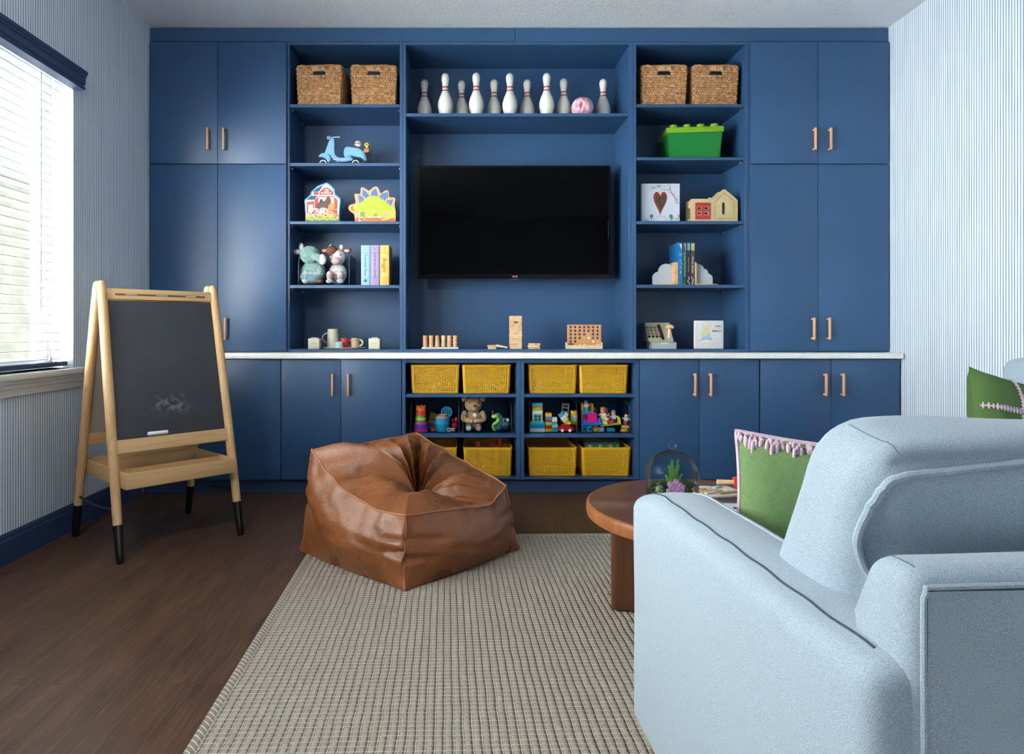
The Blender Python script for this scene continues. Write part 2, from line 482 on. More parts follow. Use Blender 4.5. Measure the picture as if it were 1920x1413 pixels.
def fabric(name, c1, c2, scale, bump=.4):
    m, n, L, b = node_mat(name, .92)
    b.inputs['Specular IOR Level'].default_value = .2; b.inputs['Sheen Weight'].default_value = .15
    t = n.new('ShaderNodeTexCoord')
    nz = n.new('ShaderNodeTexNoise'); nz.inputs['Scale'].default_value = scale; nz.inputs['Detail'].default_value = 2.5; nz.inputs['Roughness'].default_value = .8
    L.new(t.outputs['Object'], nz.inputs['Vector'])
    r = n.new('ShaderNodeValToRGB'); L.new(nz.outputs[0], r.inputs[0])
    r.color_ramp.elements[0].position = .36; r.color_ramp.elements[0].color = S(c1)
    r.color_ramp.elements[1].position = .62; r.color_ramp.elements[1].color = S(c2)
    L.new(r.outputs[0], b.inputs['Base Color'])
    bp = n.new('ShaderNodeBump'); bp.inputs['Strength'].default_value = bump; bp.inputs['Distance'].default_value = .002
    L.new(nz.outputs[0], bp.inputs['Height']); L.new(bp.outputs[0], b.inputs['Normal'])
    return m
M_sofa = fabric('heather_blue_grey_upholstery', '7d8e9c', 'b0bec9', 800, .15)
M_seam2 = mat('soft_seam_shade', '5f6f7c', .9)  # darker tone paints the soft shading along the seams
M_seam = mat('seam_thread', '3a4754', .9)

def weave_mat(name, c1, c2, s, xz=True):
    m, n, L, b = node_mat(name, .95)
    b.inputs['Specular IOR Level'].default_value = .1
    t = n.new('ShaderNodeTexCoord'); s_ = n.new('ShaderNodeSeparateXYZ'); L.new(t.outputs['Object'], s_.inputs[0])
    nz = n.new('ShaderNodeTexNoise'); nz.inputs['Scale'].default_value = 14; L.new(t.outputs['Object'], nz.inputs['Vector'])
    wob = mth(n, L, 'MULTIPLY', nz.outputs[0], 1.5)
    a = mth(n, L, 'ADD', mth(n, L, 'MULTIPLY', s_.outputs[0], s), wob); c = mth(n, L, 'ADD', mth(n, L, 'MULTIPLY', s_.outputs[2], s * 1.3), wob)
    # alternate rows shifted by half a stitch
    row = mth(n, L, 'MULTIPLY', mth(n, L, 'MODULO', mth(n, L, 'FLOOR', c), 2.0), .5)
    fa = mth(n, L, 'ABSOLUTE', mth(n, L, 'SUBTRACT', mth(n, L, 'FRACT', mth(n, L, 'ADD', a, row)), .5))
    fc = mth(n, L, 'ABSOLUTE', mth(n, L, 'SUBTRACT', mth(n, L, 'FRACT', c), .5))
    d = mth(n, L, 'ADD', mth(n, L, 'POWER', mth(n, L, 'MULTIPLY', fa, 2.0), 2.0), mth(n, L, 'POWER', mth(n, L, 'MULTIPLY', fc, 2.0), 2.0))
    r = n.new('ShaderNodeValToRGB'); L.new(d, r.inputs[0])
    r.color_ramp.elements[0].position = .45; r.color_ramp.elements[0].color = S(c1)
    r.color_ramp.elements[1].position = .95; r.color_ramp.elements[1].color = S(c2)
    L.new(r.outputs[0], b.inputs['Base Color'])
    bp = n.new('ShaderNodeBump'); bp.inputs['Strength'].default_value = .7; bp.inputs['Distance'].default_value = .003; bp.invert = True
    L.new(d, bp.inputs['Height']); L.new(bp.outputs[0], b.inputs['Normal'])
    return m
M_green = weave_mat('green_woven_cotton', '9dbb84', '41683a', 330)
M_green2 = weave_mat('deep_green_woven_cotton', '75925c', '3f6130', 330)
M_pink = mat('pink_yarn', 'ceb2c2', .9, bump=(300, .5, .003))

def leather_mat():
    m, n, L, b = node_mat('tan_leather', .3)
    t = n.new('ShaderNodeTexCoord')
    n1 = n.new('ShaderNodeTexNoise'); n1.inputs['Scale'].default_value = 5; n1.inputs['Detail'].default_value = 4; n1.inputs['Distortion'].default_value = .2
    L.new(t.outputs['Object'], n1.inputs['Vector'])
    r = n.new('ShaderNodeValToRGB'); L.new(n1.outputs[0], r.inputs[0])
    r.color_ramp.elements[0].position = .3; r.color_ramp.elements[0].color = S('74421f')
    r.color_ramp.elements[1].position = .72; r.color_ramp.elements[1].color = S('8f5530')
    n3 = n.new('ShaderNodeTexVoronoi'); n3.feature = 'DISTANCE_TO_EDGE'; n3.inputs['Scale'].default_value = 14
    mp = n.new('ShaderNodeMapping'); L.new(t.outputs['Object'], mp.inputs[0])
    va = n.new('ShaderNodeVectorMath'); va.operation = 'ADD'; L.new(mp.outputs[0], va.inputs[0])
    vs = n.new('ShaderNodeVectorMath'); vs.operation = 'SCALE'; vs.inputs['Scale'].default_value = .35; L.new(n1.outputs[1], vs.inputs[0]); L.new(vs.outputs[0], va.inputs[1])
    L.new(va.outputs[0], n3.inputs['Vector'])
    cr = n.new('ShaderNodeMapRange'); cr.inputs[1].default_value = 0; cr.inputs[2].default_value = .03; cr.inputs[3].default_value = .14; cr.inputs[4].default_value = 0; L.new(n3.outputs[0], cr.inputs[0])
    L.new(mixc(n, L, cr.outputs[0], r.outputs[0], S('b0784a')), b.inputs['Base Color'])
    n2 = n.new('ShaderNodeTexNoise'); n2.inputs['Scale'].default_value = 11; n2.inputs['Detail'].default_value = 8; n2.inputs['Roughness'].default_value = .65
    L.new(t.outputs['Object'], n2.inputs['Vector'])
    bp = n.new('ShaderNodeBump'); bp.inputs['Strength'].default_value = .45; bp.inputs['Distance'].default_value = .014
    L.new(n2.outputs[0], bp.inputs['Height']); L.new(bp.outputs[0], b.inputs['Normal'])
    L.new(mth(n, L, 'ADD', mth(n, L, 'MULTIPLY', n1.outputs[0], .3), .15), b.inputs['Roughness'])
    return m
M_leather = leather_mat()
M_lpipe = mat('leather_piping', 'a5683c', .45)

def clear_mat(name, tint='f4f8fa', edge=.10):
    m = bpy.data.materials.new(name); m.use_nodes = True
    n = m.node_tree.nodes; L = m.node_tree.links; n.clear()
    o = n.new('ShaderNodeOutputMaterial'); mx = n.new('ShaderNodeMixShader')
    tr = n.new('ShaderNodeBsdfTransparent'); tr.inputs[0].default_value = S(tint)
    gl = n.new('ShaderNodeBsdfGlossy'); gl.inputs['Roughness'].default_value = .04
    fr = n.new('ShaderNodeLayerWeight'); fr.inputs[0].default_value = edge
    L.new(mth(n, L, 'MULTIPLY', fr.outputs['Fresnel'], .55), mx.inputs[0]); L.new(tr.outputs[0], mx.inputs[1]); L.new(gl.outputs[0], mx.inputs[2]); L.new(mx.outputs[0], o.inputs[0])
    return m
M_clear = clear_mat('clear_acrylic', 'eef3f6', .12)
M_glass = clear_mat('clear_glass', 'f4f8f8', .15)
M_pane = clear_mat('window_pane', 'f6faf9', .05)
# ------------------------------------------------------------ room shell
fl = MB(); fl.box(XL - .2, XR + .2, YN - .2, YB + .2, -.12, 0, M_floor); struct(fl.build('floor'))
ce = MB(); ce.box(XL - .2, XR + .2, YN - .2, YB + .2, ZC, ZC + .12, M_ceil); struct(ce.build('ceiling'))
wl = MB()
T = .22
def wall_with_holes(mb, axis, a0, a1, c0, c1, holes, m):
    """axis 'Y': wall runs along y, thickness c0..c1 in x"""
    def bx(u0, u1, z0, z1):
        if u1 - u0 < 1e-4 or z1 - z0 < 1e-4: return
        if axis == 'Y': mb.box(c0, c1, u0, u1, z0, z1, m)
        else: mb.box(u0, u1, c0, c1, z0, z1, m)
    u = a0
    for (h0, h1, z0, z1) in sorted(holes):
        bx(u, h0, 0, ZC); bx(h0, h1, 0, z0); bx(h0, h1, z1, ZC); u = h1
    bx(u, a1, 0, ZC)
wall_with_holes(wl, 'Y', YN - .2, YB + .2, XL - T, XL, [WIN1], M_wallL); struct(wl.build('wall_left'))
wr = MB(); wr.box(XR, XR + .2, YN - .2, YB + .2, 0, ZC, M_wallL); struct(wr.build('wall_right'))
wb = MB(); wb.box(XL, XR, YB, YB + .2, 0, ZC, M_wallX); struct(wb.build('wall_back'))
wf = MB(); wall_with_holes(wf, 'X', XL, XR, YN - .2, YN, [FILL_WIN], M_wallX); struct(wf.build('wall_front'))

# baseboards (navy, moulded top)
def baseboard(y0, y1, xw, sgn, name):
    mb = MB(); p = [(0, 0), (.016, 0), (.016, .105), (.011, .118), (.011, .128), (.006, .14), (0, .14)]
    vs = []; n = len(p)
    for y in (y0, y1):
        for a, z in p: vs.append((xw + sgn * a, y, z))
    fs = [tuple(range(n)), tuple(range(n, 2 * n))] + [(i, (i + 1) % n, n + (i + 1) % n, n + i) for i in range(n)]
    mb.add(vs, fs, M_navyd); return struct(mb.build(name, smooth=20))
baseboard(YN, 4.40, XL, 1, 'baseboard_left')
baseboard(YN, 4.38, XR, -1, 'baseboard_right')
bf = MB(); bf.box(XL + .02, XR - .02, YN, YN + .016, 0, .14, M_navyd, .004); struct(bf.build('baseboard_front'))

# window in view: frame, mullions, panes, sill with apron
def window(y0, y1, z0, z1, name, rails=2):
    xo = XL - T
    fr = MB(); w_ = .055; d0, d1 = xo + .02, xo + .085
    fr.box(d0, d1, y0, y1, z0, z0 + w_, M_white, .004); fr.box(d0, d1, y0, y1, z1 - w_, z1, M_white, .004)
    fr.box(d0, d1, y0, y0 + w_, z0 + w_, z1 - w_, M_white, .004); fr.box(d0, d1, y1 - w_, y1, z0 + w_, z1 - w_, M_white, .004)
    k = max(1, round((y1 - y0) / .95))
    for i in range(1, k):
        y = y0 + (y1 - y0) * i / k; fr.box(d0, d1 + .004, y - .035, y + .035, z0 + w_, z1 - w_, M_white, .004)
    o = struct(fr.build(name))
    pn = MB(); pn.box(xo + .045, xo + .051, y0 + w_, y1 - w_, z0 + w_, z1 - w_, M_pane)
    q = pn.build('window_pane', o); q['kind'] = 'structure'
    return o
w1 = window(*WIN1, 'window_1')
si = MB()
y0, y1, z0, z1 = WIN1
si.box(XL - T + .09, XL + .055, y0 - .06, y1 + .07, z0 - .028, z0, M_white, .006, 2)
si.build('window_sill', w1)['kind'] = 'structure'
ap = MB(); A = XL
for (a, b_, zz0, zz1) in ((0, .032, z0 - .048, z0 - .029), (0, .022, z0 - .07, z0 - .048), (0, .014, z0 - .105, z0 - .07)):
    ap.box(A + a, A + b_, y0 - .05, y1 + .055, zz0, zz1, M_white, .004, 2)
ap.build('window_apron', w1)['kind'] = 'structure'
x0, x1, z0, z1 = FILL_WIN
g3 = MB(); yo = YN - .2
for a, b_, c, d in ((x0, x1, z0, z0 + .07), (x0, x1, z1 - .07, z1), (x0, x0 + .07, z0 + .07, z1 - .07), (x1 - .07, x1, z0 + .07, z1 - .07), ((x0 + x1) / 2 - .04, (x0 + x1) / 2 + .04, z0 + .07, z1 - .07)):
    g3.box(a, b_, yo + .05, yo + .11, c, d, M_white, .004)
w3 = struct(g3.build('added_fill_window'))  # unseen window, added as a source of fill light
pn = MB(); pn.box(x0 + .07, x1 - .07, yo + .075, yo + .08, z0 + .07, z1 - .07, M_pane); pn.build('window_pane', w3)['kind'] = 'structure'
# venetian blind
bl = thing('venetian_blind', 'white slatted blind with a moulded navy valance and navy bottom rail hanging in the window', 'blind', (XL, 0, 0))
y0, y1, z0, z1 = WIN1
vb = MB(); p = [(.004, 0), (.062, 0), (.066, .006), (.066, .014), (.058, .02), (.066, .03), (.066, .06), (.072, .066), (.072, .074), (.078, .08), (.082, .094), (.004, .094)]
vs = []; n = len(p)
for y in (y0 - .06, y1 + .0):
    for a, z in p: vs.append((a, y, 2.338 + z))
vb.add(vs, [tuple(range(n)), tuple(range(n, 2 * n))] + [(i, (i + 1) % n, n + (i + 1) % n, n + i) for i in range(n)], M_navyd)
vb.build('valance', bl, smooth=20, label='moulded navy valance')
hr = MB(); hr.box(-.075, -.015, y0 + .01, y1 - .012, 2.36, 2.415, M_blind, .003); hr.build('head_rail', bl)
sl = MB(); k = 0; z = .912
while z < 2.345:
    t = math.radians(6 + 2 * math.sin(k * 1.7))
    def slat(u, v, z=z, t=t):
        a = (u - .5) * .05; bow = .003 * (1 - (2 * u - 1) ** 2)
        return (-.045 + a * math.cos(t), y0 + .012 + v * (y1 - y0 - .03), z + a * math.sin(t) + bow)
    sl.grid(slat, 5, 1, M_blind); z += .0447; k += 1
s_o = sl.build('slats', bl, smooth=60)
md = s_o.modifiers.new('thickness', 'SOLIDIFY'); md.thickness = .0032
rl = MB(); rl.box(-.072, -.018, y0 + .012, y1 - .016, .872, .895, M_navyd, .006, 2); rl.build('bottom_rail', bl, label='navy bottom rail')
cd = MB()
for y in [y1 - .14 - i * .62 for i in range(5)]:
    for dx in (-.071, -.019): cd.tube([(dx, y, .89), (dx, y, 2.37)], .0013, M_blind, 5)
cd.build('ladder_cords', bl)
pc = MB(); pc.tube([(-.008, y1 - .19, 2.35), (-.006, y1 - .19, 1.6), (-.004, y1 - .195, .93)], .0016, P('8c9298'), 5)
pc.lathe([(.001, .02), (.006, .012), (.007, -.012), (.002, -.02)], P('b9bdc0'), 8, (-.004, y1 - .195, .915)); pc.build('pull_cord', bl)
wd = MB(); wd.tube([(-.006, y1 - .27, 2.34), (-.004, y1 - .275, 1.15)], .004, P('a8b4bc'), 6); wd.build('tilt_wand', bl)

# outside, seen bleached through the slats: neighbouring wall and a tree, ground
nw = MB(); nw.box(-7.2, -7.0, 3.0, 11.5, -.25, 3.4, mat('beige_render_wall', '9c968a', .9, bump=(25, .3, .01), var=('908a7c', 3, 3, .4, .6))); nw.box(-7.3, -6.9, 2.9, 11.6, 3.4, 3.55, P('ddd6c8')); nw.build('neighbour_wall')
o = bpy.data.objects['neighbour_wall']; tag(o, 'sunlit beige garden wall seen through the blind slats', 'garden wall')

# ------------------------------------------------------------ built-in cabinets
YU, YD, YLf, YW = 4.54, 4.52, 4.40, 4.965      # upper face, upper door front, lower door front, back
ZTOP = hz(84, YU)      # underside of openings' top
ux = lambda p: hx(p, YU)
BASE = .912
XLW, XRW = XL + .004, XR - .004
def carcass(mb, x0, x1, y0, y1, z0, z1, t=.018, back=True, m=None):
    m = m or M_navy
    mb.box(x0, x0 + t, y0, y1, z0, z1, m, .001); mb.box(x1 - t, x1, y0, y1, z0, z1, m, .001)
    mb.box(x0 + t, x1 - t, y0 + .0005, y1, z0, z0 + .022, m, .001); mb.box(x0 + t, x1 - t, y0 + .0005, y1, z1 - t, z1, m, .001)
    if back: mb.box(x0 + t, x1 - t, y1 - .008, y1, z0 + .022, z1 - t, m)
def handle(parent, x, y, zc, h=.145, s=1):
    mb = MB()
    mb.box(-.0065, .0065, -.036, -.020, -h / 2, h / 2, M_handle, .0045, 3)
    for q in (-1, 1):
        mb.tube([(0, -.026, q * (h / 2 - .008)), (0, -.012, q * (h / 2 - .009)), (0, 0, q * (h / 2 - .009))], [.0068, .0062, .0072], M_handle, 10)
    return mb.build('handle', parent, loc=(x, y, zc), label='pale wooden bar handle')
def door(parent, x0, x1, yf, z0, z1, hxp=None, hzc=None, th=.02):
    """yf is the door's front plane"""
    cx, cz = (x0 + x1) / 2, (z0 + z1) / 2
    mb = MB(); mb.box(x0 - cx, x1 - cx, 0, th, z0 - cz, z1 - cz, M_navy, .0016, 2)
    d = mb.build('door', parent, loc=(cx, yf, cz))
    if hxp is not None: handle(d, hxp - cx, 0, hzc - cz)
    return d
ZUT = hz(78, YU)       # top of upper units
dz = lambda p: hz(p, YD); dx_ = lambda p: hx(p, YD)
def tall_cupboard(xa, xb, split_px, hp, ht_l, label):
    t = thing('wall_cupboard', label, 'cupboard')
    mb = MB(); carcass(mb, xa, xb, YU, YW, BASE, ZUT); mb.box(xa + .018, xb - .018, YU + .02, YW - .01, dz(307.5) - .009, dz(307.5) + .009, M_navy); mb.build('body', t)
    xs = dx_(split_px)
    g = .0015
    for k, (xo, xi) in enumerate(((xa + .004, xs - g), (xs + g, xb - .004))):
        door(t, xo, xi, YD - .0005, dz(307) + .0012, dz(78.5), dx_(hp[k]), dz(262))
        door(t, xo, xi, YD - .0005, BASE + .008, dz(308.2), dx_(hp[k] + ht_l), dz(616))
    return t
tall_cupboard(XLW, ux(539), 408, (392, 421.5), 3, 'tall navy four-door cupboard on the worktop beside the window wall')
tall_cupboard(ux(1405), XRW, 1534, (1525, 1554), -2.5, 'tall navy four-door cupboard on the worktop beside the right striped wall')
M_pin = mat('shelf_pin_metal', 'b8bcc2', .3, 1.0)
def shelf_unit(pa, pb, o0, o1, shelves, label, name='open_bookshelf', fascia=None, pins=True):
    t = thing(name, label, 'bookshelf')
    mb = MB(); xa, xb = ux(pa), ux(pb)
    mb.box(xa, ux(o0), YU, YW, BASE, ZUT, M_navy, .001); mb.box(ux(o1), xb, YU, YW, BASE, ZUT, M_navy, .001)
    mb.box(ux(o0), ux(o1), YU + .0005, YW, ZTOP, ZUT, M_navy, .001); mb.box(ux(o0), ux(o1), YU + .0005, YW, BASE, hz(654.5, YU), M_navy, .001)
    mb.box(ux(o0), ux(o1), YW - .008, YW, hz(654.5, YU), ZTOP, M_navy)
    mb.build('frame', t)
    for (a, b_) in shelves:
        s = MB(); s.box(ux(o0) + .001, ux(o1) - .001, YU + .003, YW - .009, hz(b_, YU), hz(a, YU), M_navy, .0015)
        so = s.build('shelf', t)
        if pins:
            for xx, sg in ((ux(o0), 1), (ux(o1), -1)):
                for yy in (YU + .05, YW - .08):
                    pm = MB(); pm.box(min(0, sg * .011), max(0, sg * .011), 0, .012, -.012, -.0005, M_pin, .002)
                    pm.build('shelf_pin', so, loc=(xx, yy, hz(b_, YU)), label='small metal shelf pin')
    return t
shelf_unit(539.5, 754.5, 543, 749.5, [(195, 201), (305, 311), (414.5, 420), (534, 540)], 'navy bookshelf of five openings between the left cupboard and the television niche')
shelf_unit(754.8, 1187, 761, 1179, [(212, 218)], 'wide navy niche unit that frames the television under the bowling pin shelf', 'media_niche', pins=False)
shelf_unit(1187.2, 1404.7, 1193, 1397, [(195, 200.5), (294.5, 300), (414, 420), (533.5, 539.5)], 'navy bookshelf of five openings between the television niche and the right cupboard')
# cornice boards
for k, (a, b_) in enumerate(((XLW, ux(965.6)), (ux(966.2), XRW))):
    mb = MB(); mb.box(a, b_, YU - .002, YU + .03, ZUT + .001, ZC - .006, M_navy, .001)
    o = mb.build('cornice_board'); tag(o, ('navy board closing the gap under the ceiling, on the window side of its joint', 'navy board closing the gap under the ceiling, on the side away from the window')[k], 'cornice', 'boards under the ceiling')
# worktop
ZK = .876
mb = MB(); mb.box(XLW, hx(1694, 4.36), 4.36, YW, ZK, BASE - .001, M_quartz, .002, 2)
tag(mb.build('worktop'), 'long slim white worktop running between upper and lower navy cabinets', 'worktop')
# lower units
YLc = YLf + .02
lx = lambda p: hx(p, YLf); lz = lambda p: hz(p, YLf)
LZ0, LZ1 = .094, .868
def base_unit(pa, pb, split, hp, label, xa=None, xb=None):
    t = thing('base_cabinet', label, 'cabinet')
    xa = lx(pa) if xa is None else xa; xb = lx(pb) if xb is None else xb
    mb = MB(); carcass(mb, xa, xb, YLc, YW, LZ0, ZK - .001); mb.build('body', t)
    xs = lx(split)
    door(t, xa + .002, xs - .0015, YLf - .0005, LZ0 + .001, LZ1, hp and lx(hp[0]), lz(720.5), .0198)
    door(t, xs + .0015, xb - .003, YLf - .0005, LZ0 + .001, LZ1, hp and lx(hp[1]), lz(720.5), .0198)
    return t
base_unit(None, 526.6, 393, (384, 402), 'navy two-door base cabinet half hidden behind the easel', xa=XLW)
base_unit(527.4, 753, 639, (624.5, 653.8), 'navy two-door base cabinet between the easel and the toy shelves')
base_unit(1199.5, 1424, 1311, (1301, 1330), 'navy two-door base cabinet behind the glass cloche')
base_unit(1425, None, 1558.5, (1545, 1577.5), 'navy two-door base cabinet beside the right striped wall', xb=lx(1688))
def toy_unit(pa, pb, o0, o1, label):
    t = thing('toy_shelf_unit', label, 'shelf unit')
    mb = MB(); ya = YLf + .005
    mb.box(lx(pa), lx(o0), ya, YW, LZ0, ZK - .001, M_navy, .001); mb.box(lx(o1), lx(pb), ya, YW, LZ0, ZK - .001, M_navy, .001)
    mb.box(lx(o0), lx(o1), ya + .0005, YW, lz(680), ZK - .001, M_navy, .001); mb.box(lx(o0), lx(o1), ya + .0005, YW, LZ0, lz(895.5), M_navy, .001)
    mb.box(lx(o0), lx(o1), YW - .008, YW, lz(895.5), lz(680), M_navy)
    mb.build('frame', t)
    for a, b_ in ((738.7, 745), (814, 820.5)):
        s = MB(); s.box(lx(o0) + .001, lx(o1) - .001, ya + .004, YW - .009, lz(b_), lz(a), M_navy, .0015); s.build('shelf', t)
toy_unit(753.4, 975.8, 760, 968.5, 'open navy base unit holding the plush bear bin')
toy_unit(976.2, 1199.2, 983, 1190.5, 'open navy base unit holding the building brick bins')
mb = MB(); mb.box(XLW, lx(1688), 4.435, 4.455, .001, LZ0 - .001, M_navyd, .001)
tag(mb.build('plinth'), 'navy plinth board along the floor under the base cabinets', 'plinth')
SZ = dict(a=hz(195, YU), b=hz(305, YU), c=hz(414.5, YU), d=hz(534, YU), e=hz(654.5, YU), n=hz(212, YU), rb=hz(294.5, YU), rc=hz(414, YU), rd=hz(533.5, YU),
          l1=lz(738.7), l2=lz(814), l3=lz(895.5))

# pendant the photograph does not show, carrying the room light
pl = thing('fill_pendant', 'added round white globe pendant lamp that fills the room with light', 'pendant lamp', (-1.25, .95, 2.42))
mb = MB(); mb.lathe([(.05, .56), (.05, .648), (0, .648)], P('d8d8d6'), 24); mb.tube([(0, 0, .22), (0, 0, .57)], .004, M_black, 8); mb.build('cord', pl)
mb = MB(); mb.lathe([(.06, .205), (.04, .24), (0, .24)], P('d8d8d6'), 24); mb.build('cap', pl)
# ------------------------------------------------------------ rug
rug = thing('woven_rug', 'large grey-beige woven grid rug with a bound edge on the wooden floor', 'rug', (-.718, 3.485, 0.0), math.radians(1.2))
RW, RL = 3.05, 4.6
mb = MB()
def rg(u, v):
    x, y = u * RW, -v * RL
    return (x, y, .009 + .0012 * noise.noise((x * 3, y * 3, 0)))
mb.grid(rg, 40, 60, M_rug); mb.box(0, RW, -RL, 0, .0005, .0045, M_rug); mb.build('woven_field', rug)
def bind_mat():
    m, n, L, b = node_mat('rug_binding', .95)
    t = n.new('ShaderNodeTexCoord'); s_ = n.new('ShaderNodeSeparateXYZ'); L.new(t.outputs['Object'], s_.inputs[0])
    f = mth(n, L, 'FRACT', mth(n, L, 'MULTIPLY', mth(n, L, 'ADD', s_.outputs[1], s_.outputs[0]), 1 / .0215))
    r = n.new('ShaderNodeValToRGB'); L.new(f, r.inputs[0])
    r.color_ramp.elements[0].position = .14; r.color_ramp.elements[0].color = S('d8d3c9')
    r.color_ramp.elements[1].position = .22; r.color_ramp.elements[1].color = S('8a7f70')
    L.new(r.outputs[0], b.inputs['Base Color']); return m
M_bind = bind_mat()
mb = MB()
for pts in ([(0, 0, .0065), (0, -RL, .0065)], [(RW, 0, .0065), (RW, -RL, .0065)], [(0, 0, .0065), (RW, 0, .0065)], [(0, -RL, .0065), (RW, -RL, .0065)]):
    a, b_ = Vector(pts[0]), Vector(pts[1])
    P_ = [a.lerp(b_, i / 60) for i in range(61)]
    def sq(p): return p
    n0 = len(mb.v); mb.tube(P_, .016, M_bind, 8)
    for i in range(n0, len(mb.v)): mb.v[i].z = .0065 + (mb.v[i].z - .0065) * .38
mb.build('bound_edge', rug)

# ------------------------------------------------------------ easel
A_FL, A_FR, A_RL, A_RR = Vector((-1.547, 3.10, 0)), Vector((-1.139, 3.53, 0)), Vector((-1.992, 3.51, 0)), Vector((-1.574, 3.94, 0))
eo = (A_FL + A_FR + A_RL + A_RR) / 4
ex = (A_FR - A_FL).normalized(); ang = math.atan2(ex.y, ex.x)
ea = thing('easel', 'wooden A-frame easel with a blackboard and a tray, black dipped feet, by the window', 'easel', (eo.x, eo.y, 0), ang)
Wd, Dp, H = (A_FR - A_FL).length / 2, (A_RL - A_FL).length / 2, 1.30
Mo = [M_oak[0], M_oak[1], M_oak[2]]
def post(sx, sy):
    foot = Vector((sx * Wd, sy * Dp, 0)); top = Vector((sx * (Wd - .015), sy * .024, H))
    def at(z): return foot.lerp(top, z / H)
    mb = MB(); zs = [.168, .4, .8, 1.15, 1.27, 1.292, 1.30]
    rr = [.0205, .0225, .0235, .0225, .021, .018, .008]
    mb.tube([at(z) for z in zs], rr, M_oak[2], 16)
    o = mb.build('post', ea, smooth=50)
    mb = MB(); mb.tube([at(z) for z in (0, .006, .05, .17)], [.012, .0165, .0185, .0215], M_black, 16)
    mb.build('dipped_foot', o, label='black dipped foot')
    return at
PT = {}
for sx in (-1, 1):
    for sy in (-1, 1): PT[(sx, sy)] = post(sx, sy)
def panel_box(name, sy, z0, z1, y_off, th, m, x_in=.02, par=ea, bev=.002, label=None):
    """flat board set between the two posts of one side, lying in their slanted plane"""
    b0, b1 = PT[(-1, sy)](z0), PT[(-1, sy)](z1)
    mb = MB(); up = Vector((0, b1.y - b0.y, b1.z - b0.z)); L_ = up.length; up.normalize()
    nrm = Vector((0, up.z, -up.y)) * (sy)     # outward
    w0, w1 = abs(b0.x) - x_in, abs(b1.x) - x_in
    org = Vector((0, b0.y, b0.z))
    M = Matrix(((1, 0, 0, org.x), (0, up.y, nrm.y, org.y), (0, up.z, nrm.z, org.z), (0, 0, 0, 1)))
    b = bmesh.new()
    vs = [b.verts.new(p) for p in ((-w0, 0, y_off), (w0, 0, y_off), (w1, L_, y_off), (-w1, L_, y_off), (-w0, 0, y_off + th), (w0, 0, y_off + th), (w1, L_, y_off + th), (-w1, L_, y_off + th))]
    for f in ((0, 1, 2, 3), (4, 7, 6, 5), (0, 4, 5, 1), (1, 5, 6, 2), (2, 6, 7, 3), (3, 7, 4, 0)): b.faces.new([vs[i] for i in f])
    bmesh.ops.bevel(b, geom=b.edges[:], offset=bev, segments=2, profile=.6, affect='EDGES')
    mb.bm(b, m, M)
    return mb.build(name, par, label=label), M, L_
M_board = mat('blackboard', '33363b', .75, var=('3c4046', 2.5, 4, .4, .75), bump=(300, .05, .001))
bd, Mb, Lb = panel_box('blackboard', -1, .545, 1.205, -.006, .008, M_board, .012, label='black chalk board with faint wiped chalk')
def smudge_mat():
    m, n, L, b = node_mat('chalk_dust', .9)
    t = n.new('ShaderNodeTexCoord'); nz = n.new('ShaderNodeTexNoise'); nz.inputs['Scale'].default_value = 34; nz.inputs['Detail'].default_value = 4
    L.new(t.outputs['Object'], nz.inputs['Vector'])
    g = n.new('ShaderNodeTexGradient'); g.gradient_type = 'SPHERICAL'
    mp = n.new('ShaderNodeMapping'); mp.inputs['Location'].default_value = (0, 0, 0); mp.inputs['Scale'].default_value = (8, 13, 12); L.new(t.outputs['Object'], mp.inputs[0]); L.new(mp.outputs[0], g.inputs[0])
    a = mth(n, L, 'MULTIPLY', mth(n, L, 'MULTIPLY', mth(n, L, 'MAXIMUM', mth(n, L, 'SUBTRACT', nz.outputs[0], .46), 0), g.outputs[1]), 1.6)
    b.inputs['Base Color'].default_value = S('aab2c2'); L.new(a, b.inputs['Alpha']); return m
mb = MB(); mb.box(-.11, .11, -.07, .07, 0, .0004, smudge_mat())
q = mb.build('chalk_smudge', bd); q.matrix_local = Mb @ Matrix.Translation((-.0, .145, .0028)); q.matrix_parent_inverse = Matrix.Identity(4)
panel_box('rear_board', 1, .545, 1.205, -.006, .006, mat('pinboard_brown', 'a2978d', .9, bump=(90, .3, .003)), .012, label='brown hardboard back panel')
for sy in (-1, 1):
    panel_box('top_rail', sy, 1.21, 1.262, -.010, .02, M_oak[0], .014)
    panel_box('lower_rail', sy, .482, .543, -.014 if sy > 0 else -.012, .028, M_oak[0], .004 if sy < 0 else .012)
# paper clamp slot with metal hinges on the front top rail
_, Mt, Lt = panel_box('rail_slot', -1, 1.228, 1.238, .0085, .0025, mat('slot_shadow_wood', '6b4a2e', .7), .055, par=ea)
mb = MB()
for x in (-.14, 0, .15): mb.box(x - .03, x + .03, .001, .009, .0112, .0125, mat('steel', 'c8c8c6', .3, 1.0), .0008, M=Mt)
mb2 = MB()
for i, x in enumerate((-.15, .0, .15)):
    h_ = MB(); h_.box(-.028, .028, -.0035, .0035, 0, .0018, mat('steel', 'c8c8c6', .3, 1.0), .0008)
    q = h_.build('clamp_hinge', ea); q.matrix_local = Mt @ Matrix.Translation((x, .005, .0108))
